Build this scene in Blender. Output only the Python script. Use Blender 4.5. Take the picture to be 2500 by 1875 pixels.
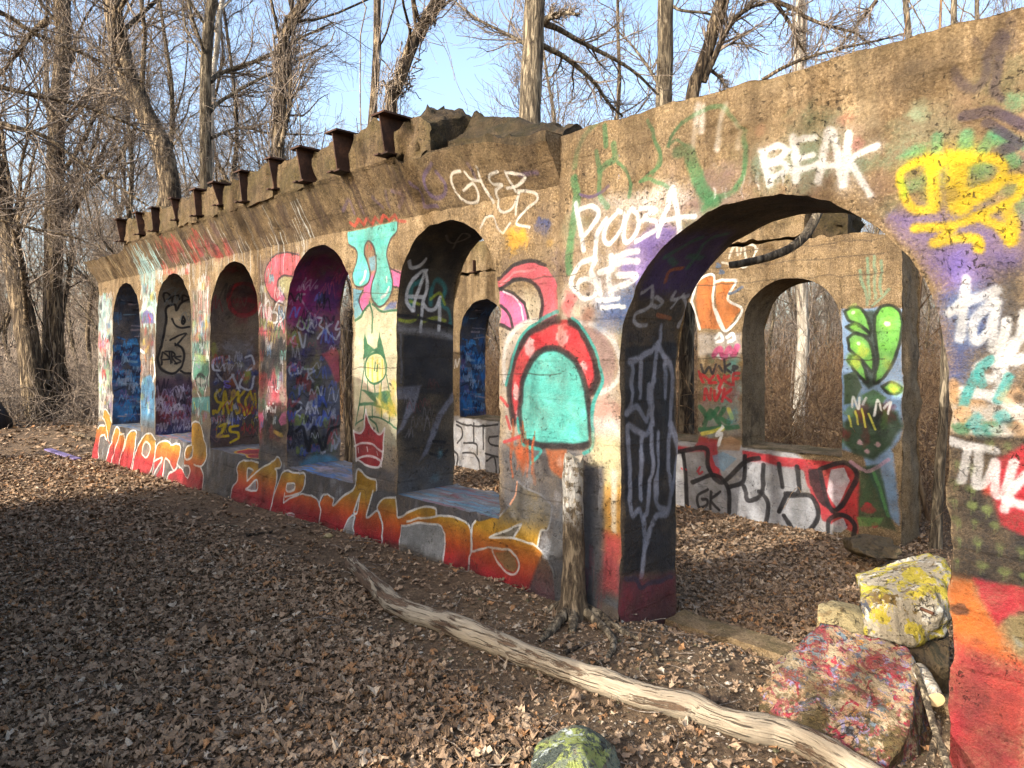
import bpy, math, random
import numpy as np
from mathutils import Vector, Matrix

# ---------------------------------------------------------------- clear, camera, sky, sun, exposure
for o in list(bpy.data.objects):
    bpy.data.objects.remove(o)
SC = bpy.context.scene
COL = SC.collection
random.seed(7)
RNG = np.random.default_rng(7)

cam_data = bpy.data.cameras.new('camera')
cam = bpy.data.objects.new('camera', cam_data)
COL.objects.link(cam)
cam_data.sensor_width = 36.0
cam_data.lens = 36.0 * 1733 / 2500
cam_data.shift_y = -0.0358
cam_data.clip_start = 0.05
cam_data.clip_end = 2000
cam.location = (0, 0, 1.6)
cam.rotation_euler = (math.radians(90), 0, 0)
SC.camera = cam

SUN_EL = 25.0
SUN_H = np.array([0.796, 0.605])                 # horizontal travel of the sunlight
SUN_AZ = math.atan2(-SUN_H[0], -SUN_H[1])         # clockwise from +Y, towards the sun
world = bpy.data.worlds.new('World')
SC.world = world
world.use_nodes = True
nt = world.node_tree
nt.nodes.clear()
sky = nt.nodes.new('ShaderNodeTexSky')
sky.sky_type = 'NISHITA'
sky.sun_disc = False
sky.sun_elevation = math.radians(SUN_EL)
sky.sun_rotation = SUN_AZ % (2 * math.pi)
sky.air_density = 1.0
sky.dust_density = 4.5
sky.ozone_density = 1.2
bg = nt.nodes.new('ShaderNodeBackground')
bg.inputs['Strength'].default_value = 0.15
wo = nt.nodes.new('ShaderNodeOutputWorld')
nt.links.new(sky.outputs[0], bg.inputs['Color'])
nt.links.new(bg.outputs[0], wo.inputs['Surface'])

sun_data = bpy.data.lights.new('sun', 'SUN')
sun_data.energy = 2.0
sun_data.angle = math.radians(0.53)
sun_data.color = (1.0, 0.95, 0.87)
sun = bpy.data.objects.new('sun', sun_data)
COL.objects.link(sun)
ce = math.cos(math.radians(SUN_EL))
sun.rotation_euler = Vector((SUN_H[0] * ce, SUN_H[1] * ce, -math.sin(math.radians(SUN_EL)))).to_track_quat('-Z', 'Y').to_euler()

SC.view_settings.view_transform = 'Standard'
SC.view_settings.look = 'None'
SC.view_settings.gamma = 1.0
SC.view_settings.use_curve_mapping = False
SC.view_settings.exposure = 1.8

# ---------------------------------------------------------------- the wall's own axes: s along, t through, z up
F = 1733.0
U = np.array([0.7104, -0.7039]); N = np.array([0.7039, 0.7104]); D0 = 3.426
T_BACK = 4.56
def W(s, t, z):
    s = np.asarray(s, float); t = np.asarray(t, float); z = np.asarray(z, float)
    s, t, z = np.broadcast_arrays(s, t, z)
    return np.stack([s * U[0] + (t + D0) * N[0], s * U[1] + (t + D0) * N[1], z], -1)
def st_of(x, y):
    return x * U[0] + y * U[1], x * N[0] + y * N[1] - D0

# ---------------------------------------------------------------- helpers: noise, meshes, tags
def _hash(ix, iy, iz, seed):
    h = (ix.astype(np.int64) * 374761393 + iy.astype(np.int64) * 668265263 + iz.astype(np.int64) * 2147483647 + seed * 1274126177) & 0xffffffff
    h = ((h ^ (h >> 13)) * 1274126177) & 0xffffffff
    h = h ^ (h >> 16)
    return (h & 0xffff) / 65535.0
def vnoise(p, seed=0):
    """value noise in -1..1 for points (..., 3)"""
    p = np.asarray(p, float)
    i = np.floor(p).astype(np.int64); f = p - i
    f = f * f * (3 - 2 * f)
    r = 0
    for a in (0, 1):
        wx = f[..., 0] if a else 1 - f[..., 0]
        for b in (0, 1):
            wy = f[..., 1] if b else 1 - f[..., 1]
            for c in (0, 1):
                wz = f[..., 2] if c else 1 - f[..., 2]
                r = r + wx * wy * wz * _hash(i[..., 0] + a, i[..., 1] + b, i[..., 2] + c, seed)
    return r * 2 - 1
def fbm(p, seed=0, octs=4, gain=0.5):
    p = np.asarray(p, float); r = 0; a = 1; tot = 0
    for k in range(octs):
        r = r + a * vnoise(p * 2 ** k, seed + k); tot += a; a *= gain
    return r / tot
def sstep(a, b, x):
    x = np.clip((np.asarray(x, float) - a) / (b - a), 0, 1)
    return x * x * (3 - 2 * x)

class MB:
    """collects verts, faces, uvs, material slots; build() links them as ONE mesh object"""
    def __init__(self):
        self.v = []; self.f = []; self.uv = []; self.mi = []; self.n = 0; self.sm = []
    def add(self, v, f, uv=None, mi=0, smooth=True):
        v = np.asarray(v, float).reshape(-1, 3)
        f = np.asarray(f, int)
        self.v.append(v); self.f.append(f + self.n)
        self.uv.append(np.zeros((len(v), 2)) if uv is None else np.asarray(uv, float).reshape(-1, 2))
        self.mi.append(np.full(len(f), mi)); self.sm.append(np.full(len(f), smooth))
        self.n += len(v)
    def grid(self, P, uv=None, mi=0, flip=False, smooth=True):
        a, b = P.shape[:2]
        i = np.arange(a * b).reshape(a, b)
        q = np.stack([i[:-1, :-1], i[1:, :-1], i[1:, 1:], i[:-1, 1:]], -1).reshape(-1, 4)
        if flip: q = q[:, ::-1]
        self.add(P.reshape(-1, 3), q, None if uv is None else uv.reshape(-1, 2), mi, smooth)
    def build(self, name, mats, parent=None, attr=None):
        V = np.concatenate(self.v)
        me = bpy.data.meshes.new(name)
        me.vertices.add(len(V)); me.vertices.foreach_set('co', V.ravel())
        loops = np.concatenate([f.ravel() for f in self.f])
        sizes = np.concatenate([np.full(len(f), f.shape[1]) for f in self.f])
        me.loops.add(len(loops)); me.loops.foreach_set('vertex_index', loops.astype(np.int32))
        me.polygons.add(len(sizes))
        me.polygons.foreach_set('loop_start', np.concatenate([[0], np.cumsum(sizes)[:-1]]).astype(np.int32))
        me.polygons.foreach_set('loop_total', sizes.astype(np.int32))
        me.polygons.foreach_set('material_index', np.concatenate(self.mi).astype(np.int32))
        me.polygons.foreach_set('use_smooth', np.concatenate(self.sm).astype(bool))
        uvl = me.uv_layers.new(name='UVMap')
        uvl.data.foreach_set('uv', np.concatenate(self.uv)[loops].astype(np.float32).ravel())
        if attr is not None:
            ca = me.color_attributes.new('tint', 'FLOAT_COLOR', 'POINT')
            ca.data.foreach_set('color', np.asarray(attr, np.float32).ravel())
        for m in (mats if isinstance(mats, (list, tuple)) else [mats]):
            me.materials.append(m)
        me.update(calc_edges=True); me.validate()
        ob = bpy.data.objects.new(name, me)
        COL.objects.link(ob)
        if parent is not None: ob.parent = parent
        return ob

def tag(o, label=None, cat=None, group=None, kind=None):
    if label: o['label'] = label
    if cat: o['category'] = cat
    if group: o['group'] = group
    if kind: o['kind'] = kind
    return o
def empty(name, label=None, cat=None, group=None):
    o = bpy.data.objects.new(name, None); COL.objects.link(o)
    o.empty_display_size = 0.2
    return tag(o, label, cat, group)
def copy_tree(o, parent=None):
    c = o.copy(); COL.objects.link(c); c.parent = parent
    for ch in o.children: copy_tree(ch, c)
    return c

def tubes(P, R, k=6, cap=True):
    """batch of tubes: P (M,n,3), R (M,n) -> verts, quads"""
    P = np.asarray(P, float); R = np.asarray(R, float)
    if P.ndim == 2: P = P[None]; R = R[None]
    M, n = P.shape[:2]
    T = np.gradient(P, axis=1); T /= np.linalg.norm(T, axis=2, keepdims=True) + 1e-9
    m = T.mean(1); m /= np.linalg.norm(m, axis=1, keepdims=True) + 1e-9
    ref = np.where(np.abs(m[:, 2:3]) > 0.75, np.array([[1.0, 0.13, 0]]), np.array([[0, 0.1, 1.0]]))[:, None, :]
    A = np.cross(T, ref); A /= np.linalg.norm(A, axis=2, keepdims=True) + 1e-9
    B = np.cross(T, A)
    th = np.arange(k) / k * 2 * math.pi
    V = P[:, :, None] + R[:, :, None, None] * (np.cos(th)[None, None, :, None] * A[:, :, None] + np.sin(th)[None, None, :, None] * B[:, :, None])
    idx = np.arange(M * n * k).reshape(M, n, k)
    a = idx[:, :-1]; b = idx[:, 1:]
    q = np.stack([a, b, np.roll(b, -1, 2), np.roll(a, -1, 2)], -1).reshape(-1, 4)
    return V.reshape(-1, 3), q
def smooth_path(pts, n, closed=False):
    """Catmull-Rom through pts (any dimension), n samples"""
    p = np.asarray(pts, float)
    if len(p) < 3 and not closed:
        return p[0] + (p[-1] - p[0]) * np.linspace(0, 1, n)[:, None]
    if closed: q = np.vstack([p[-1], p, p[0], p[1]]); m = len(p)
    else: q = np.vstack([2 * p[0] - p[1], p, 2 * p[-1] - p[-2]]); m = len(p) - 1
    u = np.linspace(0, m, n, endpoint=not closed); i = np.minimum(u.astype(int), m - 1); t = (u - i)[:, None]
    a, b, c, d = q[i], q[i + 1], q[i + 2], q[i + 3]
    return 0.5 * (2 * b + (c - a) * t + (2 * a - 5 * b + 4 * c - d) * t ** 2 + (3 * b - a - 3 * c + d) * t ** 3)

# ---------------------------------------------------------------- ground height
def ground_z(x, y):
    x = np.asarray(x, float); y = np.asarray(y, float)
    s, t = st_of(x, y)
    front = -0.02 - 0.0235 * np.clip(-s - 5, 0, 8.5) - 0.16 * sstep(-2.3, -0.9, s) * sstep(-1.6, -0.2, t)
    front = front - 0.04 * sstep(0, -3, t)
    inner = -0.17 - 0.10 * sstep(0.6, 0.85, t) - 0.17 * sstep(0.9, 4.2, t)
    k = sstep(-0.02, 0.6, t)
    side = sstep(-14.5, -13, s)                     # beyond the ruin's left end the ground is plain
    inner = inner * side + (-0.22) * (1 - side)
    z = front * (1 - k) + inner * k
    far = sstep(25, 70, np.hypot(x, y))
    z = z * (1 - far) - 0.4 * far + 1.2 * sstep(40, 160, np.hypot(x, y))
    p = np.stack([x, y, np.zeros_like(x)], -1)
    return z + 0.022 * fbm(p * 0.9, 11, 3) + 0.008 * vnoise(p * 5, 17)
# ---------------------------------------------------------------- materials
def srgb(r, g, b):
    def f(c):
        c = c / 255.0
        return c / 12.92 if c <= 0.04045 else ((c + 0.055) / 1.055) ** 2.4
    return (f(r), f(g), f(b), 1)
class NT:
    def __init__(self, name):
        self.m = bpy.data.materials.new(name); self.m.use_nodes = True
        self.t = self.m.node_tree; self.b = self.t.nodes['Principled BSDF']
        self.b.inputs['Roughness'].default_value = 0.9
        self.b.inputs['Specular IOR Level'].default_value = 0.25
    def n(self, typ, **kw):
        x = self.t.nodes.new(typ)
        for k, v in kw.items(): setattr(x, k, v)
        return x
    def l(self, a, b): self.t.links.new(a, b)
    def pos(self): return self.n('ShaderNodeNewGeometry').outputs['Position']
    def noise(self, vec, scale, detail=5, rough=0.6, dist=0.0):
        x = self.n('ShaderNodeTexNoise'); x.inputs['Scale'].default_value = scale; x.inputs['Detail'].default_value = detail
        x.inputs['Roughness'].default_value = rough; x.inputs['Distortion'].default_value = dist
        if vec is not None: self.l(vec, x.inputs['Vector'])
        return x.outputs['Fac']
    def ramp(self, fac, stops, interp='LINEAR'):
        x = self.n('ShaderNodeValToRGB'); x.color_ramp.interpolation = interp
        e = x.color_ramp.elements
        while len(e) < len(stops): e.new(0.5)
        for el, (p, c) in zip(e, stops):
            el.position = p; el.color = c if isinstance(c, tuple) else (c, c, c, 1)
        self.l(fac, x.inputs['Fac']); return x.outputs['Color']
    def mix(self, fac, a, b, mode='MIX'):
        x = self.n('ShaderNodeMix', data_type='RGBA', blend_type=mode)
        for s, v in ((0, fac), (6, a), (7, b)):
            if hasattr(v, 'is_linked'): self.l(v, x.inputs[s])
            else: x.inputs[s].default_value = v
        return x.outputs[2]
    def math(self, op, a, b=0.5, c=None, clamp=False):
        x = self.n('ShaderNodeMath', operation=op, use_clamp=clamp)
        for s, v in ((0, a), (1, b), (2, c)):
            if v is None: continue
            if hasattr(v, 'is_linked'): self.l(v, x.inputs[s])
            else: x.inputs[s].default_value = v
        return x.outputs[0]
    def mapped(self, vec, scale):
        x = self.n('ShaderNodeMapping'); x.inputs['Scale'].default_value = scale
        self.l(vec, x.inputs['Vector']); return x.outputs[0]
    def maprange(self, v, a, b, c=0, d=1):
        x = self.n('ShaderNodeMapRange', clamp=True)
        self.l(v, x.inputs[0])
        for i, k in enumerate((a, b, c, d)): x.inputs[i + 1].default_value = k
        return x.outputs[0]
    def bump(self, h, strength=0.5, dist=0.01):
        x = self.n('ShaderNodeBump'); x.inputs['Strength'].default_value = strength; x.inputs['Distance'].default_value = dist
        self.l(h, x.inputs['Height']); self.l(x.outputs[0], self.b.inputs['Normal'])

def concrete(name, image=None, moss=0.5, top=2.75, tint=(1, 1, 1), stain=0.4, gain=0.74):
    """weathered board-marked concrete; an RGBA paint layer (alpha = paint cover) goes over it"""
    k = NT(name); P = k.pos()
    def tc(r, g, b):
        c = srgb(r, g, b); return (c[0] * tint[0], c[1] * tint[1], c[2] * tint[2], 1)
    big = k.noise(P, 1.6, 6, 0.65)
    mid = k.noise(P, 11, 6, 0.7)
    fine = k.noise(P, 75, 4, 0.7)
    base = k.ramp(big, [(0.3, tc(98, 82, 62)), (0.5, tc(134, 114, 86)), (0.72, tc(158, 138, 108))])
    base = k.mix(k.maprange(mid, 0.42, 0.7), base, tc(112, 92, 62))
    base = k.mix(k.math('MULTIPLY', k.maprange(fine, 0.50, 0.64), 0.72), base, tc(80, 64, 44))
    base = k.mix(k.math('MULTIPLY', k.maprange(fine, 0.46, 0.36), 0.34), base, tc(196, 174, 138))
    # run-down stains: noise stretched downwards
    st = k.noise(k.mapped(P, (5, 5, 0.55)), 1.6, 5, 0.7)
    sep = k.n('ShaderNodeSeparateXYZ'); k.l(P, sep.inputs[0])
    hz = k.maprange(sep.outputs[2], top - 1.3, top + 0.35)
    base = k.mix(k.math('MULTIPLY', k.maprange(st, 0.43, 0.62), k.math('MULTIPLY_ADD', hz, 0.45, 0.2)), base, tc(62, 49, 33))
    blotch = k.noise(P, 2.7, 7, 0.72)
    base = k.mix(k.math('MULTIPLY', k.maprange(blotch, 0.52, 0.64), stain), base, tc(54, 43, 29))
    # pits
    pm = k.maprange(k.noise(P, 42, 3, 0.55, 0.8), 0.61, 0.67)
    pm = k.math('MULTIPLY', pm, k.maprange(k.noise(P, 4, 3), 0.42, 0.62))
    if image is not None:
        im = k.n('ShaderNodeTexImage', image=image, extension='EXTEND', interpolation='Cubic')
        uvn = k.n('ShaderNodeUVMap', uv_map='UVMap'); k.l(uvn.outputs[0], im.inputs[0])
        wear = k.maprange(k.math('ADD', k.math('MULTIPLY', fine, 0.5), k.math('MULTIPLY', mid, 0.5)), 0.60, 0.68, 1, 0.08)
        al = k.math('MULTIPLY', im.outputs['Alpha'], wear, clamp=True)
        dirt = k.mix(k.maprange(k.noise(P, 7, 6, 0.75), 0.4, 0.75, 0, 0.4), k.mix(1.0, im.outputs['Color'], (gain, gain, gain, 1), 'MULTIPLY'), tc(90, 78, 62), 'MULTIPLY') if True else k.mix(k.maprange(k.noise(P, 7, 6, 0.75), 0.4, 0.75, 0, 0.35), im.outputs['Color'], tc(90, 78, 62), 'MULTIPLY')
        base = k.mix(al, base, dirt)
        k.l(k.math('MULTIPLY_ADD', al, -0.28, 0.93), k.b.inputs['Roughness'])
    base = k.mix(k.math('MULTIPLY', pm, 0.75), base, tc(40, 32, 24))
    # moss and lichen on faces that look up and near the top
    nz = k.n('ShaderNodeSeparateXYZ'); g = k.n('ShaderNodeNewGeometry'); k.l(g.outputs['Normal'], nz.inputs[0])
    up = k.maprange(nz.outputs[2], 0.25, 0.8)
    mm = k.math('MULTIPLY', k.math('MAXIMUM', up, k.maprange(sep.outputs[2], top + 0.02, top + 0.4, 0, 0.8)), k.maprange(k.noise(P, 3.2, 6, 0.7), 0.42, 0.58))
    base = k.mix(k.math('MULTIPLY', mm, moss), base, k.ramp(k.noise(P, 40, 3), [(0.3, tc(48, 42, 24)), (0.7, tc(88, 78, 38))]))
    k.l(base, k.b.inputs['Base Color'])
    # relief: grain, lumps, board joints
    boards = k.n('ShaderNodeTexWave', wave_type='BANDS', bands_direction='Z', wave_profile='SAW')
    boards.inputs['Scale'].default_value = 1.25; boards.inputs['Distortion'].default_value = 0.6; boards.inputs['Detail'].default_value = 2
    k.l(P, boards.inputs['Vector'])
    groove = k.maprange(boards.outputs['Fac'], 0.0, 0.05, -0.22, 0)
    h = k.math('ADD', k.math('MULTIPLY', fine, 0.55), k.math('MULTIPLY', mid, 1.2))
    h = k.math('ADD', h, groove)
    h = k.math('SUBTRACT', h, k.math('MULTIPLY', pm, 0.8))
    k.bump(h, 1.0, 0.018)
    return k.m

def bark(name, c1, c2, c3, scale=1.0, furrow=1.0):
    k = NT(name)
    co = k.n('ShaderNodeTexCoord').outputs['Object']
    st = k.mapped(co, (7 * scale, 7 * scale, 1.1 * scale))
    a = k.noise(st, 2.4, 5, 0.62, 0.9)
    b = k.noise(co, 2.2, 4, 0.6)
    col = k.ramp(a, [(0.38, c1), (0.5, c2), (0.60, c3)])
    col = k.mix(k.maprange(b, 0.35, 0.7, 0, 0.3), col, c2)
    k.l(col, k.b.inputs['Base Color'])
    f = k.noise(co, 60, 3)
    k.bump(k.math('ADD', k.math('MULTIPLY', k.ramp(a, [(0.38, 0.0), (0.58, 1.0)]), furrow), k.math('MULTIPLY', f, 0.2)), 1.0, 0.05)
    return k.m
M_BARK = bark('bark_brown', srgb(34, 28, 23), srgb(92, 79, 63), srgb(142, 125, 100))
M_BARK_GREY = bark('bark_grey', srgb(54, 47, 39), srgb(108, 97, 80), srgb(146, 133, 110), 1.3, 0.6)
M_BARK_PALE = bark('bark_pale', srgb(120, 112, 98), srgb(168, 158, 142), srgb(202, 194, 178), 0.8, 0.4)
M_TWIG = bark('twig_bark', srgb(84, 74, 66), srgb(126, 113, 100), srgb(152, 139, 124), 1.0, 0.2)
M_TWIG_RED = bark('bramble_bark', srgb(78, 58, 44), srgb(122, 96, 70), srgb(150, 124, 92), 1.0, 0.2)

def tinted(name, rough=0.85, bumpy=True):
    k = NT(name)
    a = k.n('ShaderNodeVertexColor', layer_name='tint')
    n = k.noise(k.pos(), 90, 4, 0.7)
    c = k.mix(k.maprange(n, 0.3, 0.75, 0, 0.55), a.outputs['Color'], srgb(120, 96, 72), 'MULTIPLY')
    k.l(c, k.b.inputs['Base Color']); k.b.inputs['Roughness'].default_value = rough
    if bumpy: k.bump(n, 0.4, 0.004)
    return k.m
M_LEAF = tinted('dry_leaf', 0.8)

def soil():
    k = NT('leaf_mould_soil'); P = k.pos()
    a = k.noise(P, 2.0, 6, 0.7); b = k.noise(P, 26, 6, 0.75); c = k.noise(P, 130, 3, 0.7)
    col = k.ramp(b, [(0.3, srgb(68, 55, 42)), (0.52, srgb(112, 92, 70)), (0.7, srgb(150, 126, 98))])
    col = k.mix(k.maprange(a, 0.35, 0.7, 0, 0.5), col, srgb(58, 48, 40))
    col = k.mix(k.maprange(c, 0.62, 0.75, 0, 0.6), col, srgb(140, 118, 92))
    k.l(col, k.b.inputs['Base Color']); k.b.inputs['Roughness'].default_value = 1.0
    k.bump(k.math('ADD', b, k.math('MULTIPLY', c, 0.5)), 0.9, 0.03)
    return k.m
M_SOIL = soil()

def rust():
    k = NT('rusted_steel'); P = k.pos()
    a = k.noise(P, 9, 6, 0.7); b = k.noise(P, 60, 4)
    k.l(k.ramp(a, [(0.3, srgb(38, 27, 22)), (0.55, srgb(66, 46, 36)), (0.75, srgb(98, 66, 46))]), k.b.inputs['Base Color'])
    k.b.inputs['Roughness'].default_value = 0.85; k.bump(b, 0.6, 0.006)
    return k.m
M_RUST = rust()

def painted_rock(name, cols, under, moss_amt=0.3, seed=0.0, scale=4.0, low=None):
    """rock with flaking coats of spray paint: one noise-cut coat per colour; moss below"""
    k = NT(name)
    P = k.n('ShaderNodeTexCoord').outputs['Object']
    mp = k.n('ShaderNodeMapping'); mp.inputs['Location'].default_value = (seed, seed * 2, seed * 3); k.l(P, mp.inputs[0]); P2 = mp.outputs[0]
    fine = k.noise(P2, 55, 5, 0.75)
    col = k.ramp(k.noise(P2, 12, 6, 0.7), [(0.35, under), (0.65, tuple(min(1, c * 1.5) for c in under[:3]) + (1,))])
    for i, (c, thr) in enumerate(cols):
        m2 = k.n('ShaderNodeMapping'); m2.inputs['Location'].default_value = (i * 7.3 + 1, i * 3.1, -i * 5.7); k.l(P2, m2.inputs[0])
        a = k.math('ADD', k.noise(m2.outputs[0], scale * (1 + 0.35 * (i % 3)), 5, 0.68, 0.6), k.math('MULTIPLY_ADD', fine, 0.22, -0.11))
        col = k.mix(k.maprange(a, thr - 0.012, thr + 0.02), col, c)
    pits = k.maprange(k.noise(P2, 38, 3, 0.55, 0.6), 0.60, 0.66)
    crk = k.maprange(k.math('ABSOLUTE', k.math('SUBTRACT', k.noise(P2, 3.4, 5, 0.6, 0.4), 0.5)), 0.010, 0.002)
    crk = k.math('MULTIPLY', crk, k.maprange(k.noise(P2, 5, 2), 0.45, 0.55))
    hole = k.math('MAXIMUM', k.math('MULTIPLY', pits, 0.7), crk)
    col = k.mix(k.math('MULTIPLY', hole, 0.85), col, srgb(52, 44, 34))
    sep = k.n('ShaderNodeSeparateXYZ'); k.l(P, sep.inputs[0])
    if moss_amt:
        lowm = k.maprange(sep.outputs[2], *(low or (0.22, 0.02)))
        mm = k.math('MULTIPLY', k.math('ADD', lowm, 0.12), k.maprange(k.math('ADD', k.noise(P2, 6, 6, 0.72), k.math('MULTIPLY_ADD', fine, 0.5, -0.25)), 0.4, 0.52), clamp=True)
        col = k.mix(k.math('MULTIPLY', mm, moss_amt), col, k.ramp(fine, [(0.35, srgb(46, 38, 20)), (0.65, srgb(92, 78, 44))]))
    k.l(col, k.b.inputs['Base Color']); k.b.inputs['Roughness'].default_value = 0.75
    k.bump(k.math('SUBTRACT', k.math('ADD', fine, k.math('MULTIPLY', k.noise(P2, 14, 6, 0.7), 2.0)), hole), 1.0, 0.016)
    return k.m
M_ROCK_RED = painted_rock('red_painted_rock', [(srgb(140, 72, 74), 0.49), (srgb(84, 88, 98), 0.55), (srgb(138, 130, 160), 0.585), (srgb(168, 150, 122), 0.54), (srgb(150, 44, 62), 0.585), (srgb(176, 124, 66), 0.64), (srgb(112, 128, 138), 0.60)], srgb(150, 122, 94), 0.95, 1.7, 11.0, (0.52, 0.26))
M_ROCK_YEL = painted_rock('yellow_painted_rock', [(srgb(166, 158, 140), 0.42), (srgb(184, 170, 66), 0.50), (srgb(200, 198, 188), 0.585), (srgb(72, 78, 92), 0.63), (srgb(120, 100, 58), 0.60)], srgb(112, 98, 74), 0.4, 5.2, 5.0)
M_ROCK_GRN = painted_rock('green_painted_rock', [(srgb(116, 124, 104), 0.42), (srgb(146, 156, 88), 0.53), (srgb(70, 78, 72), 0.55), (srgb(180, 190, 184), 0.62)], srgb(104, 98, 80), 0.2, 9.1, 4.0)
M_ROCK_PALE = painted_rock('pale_slab_stone', [(srgb(176, 160, 118), 0.45), (srgb(120, 150, 170), 0.68)], srgb(132, 114, 80), 0.5, 12.0, 5.0)
M_ROCK_MOSS = painted_rock('mossy_rubble_stone', [(srgb(92, 78, 56), 0.5), (srgb(60, 56, 40), 0.58)], srgb(84, 70, 50), 0.6, 3.0, 5.0)

def wood_log():
    k = NT('bleached_dead_wood')
    co = k.n('ShaderNodeUVMap', uv_map='UVMap').outputs[0]
    st = k.mapped(co, (1, 9, 1))
    g = k.math('ADD', k.math('MULTIPLY', k.noise(st, 5.5, 6, 0.7, 0.3), 0.6), k.math('MULTIPLY', k.noise(k.mapped(co, (1.6, 26, 1)), 7.0, 6, 0.75, 0.5), 0.4))
    sp = k.n('ShaderNodeSeparateXYZ'); k.l(co, sp.inputs[0])
    p = k.math('ADD', k.noise(k.mapped(co, (1, 3, 1)), 3.0, 6, 0.75, 0.4), k.maprange(sp.outputs[0], 0.2, 2.2, 0.10, -0.02))
    col = k.ramp(g, [(0.3, srgb(96, 84, 70)), (0.5, srgb(152, 139, 118)), (0.7, srgb(182, 170, 148))])
    col = k.mix(k.maprange(p, 0.54, 0.58), col, k.ramp(g, [(0.35, srgb(70, 54, 42)), (0.65, srgb(120, 98, 78))]))   # bark that still clings
    crk = k.maprange(k.noise(k.mapped(co, (1, 14, 1)), 4.0, 3, 0.5, 0.2), 0.395, 0.375)
    col = k.mix(k.math('MULTIPLY', crk, 0.85), col, srgb(46, 37, 30))
    k.l(col, k.b.inputs['Base Color'])
    k.bump(k.math('SUBTRACT', k.math('ADD', g, k.maprange(p, 0.54, 0.58, 0, 0.7)), crk), 0.9, 0.012)
    return k.m
M_LOG = wood_log()
def plain(name, c, rough=0.8, sc=30):
    k = NT(name); a = k.noise(k.pos(), sc, 5, 0.7)
    k.l(k.mix(k.maprange(a, 0.3, 0.7, 0, 0.6), c, tuple(x * 0.55 for x in c[:3]) + (1,)), k.b.inputs['Base Color'])
    k.b.inputs['Roughness'].default_value = rough; k.bump(a, 0.5, 0.006); return k.m
M_CUT = plain('sawn_wood_face', srgb(206, 178, 132), 0.8, 40)
M_TARP = plain('black_plastic_sheet', srgb(22, 21, 22), 0.5, 12)
M_PLANK = plain('purple_stained_plank', srgb(112, 100, 138), 0.8, 30)
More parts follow.
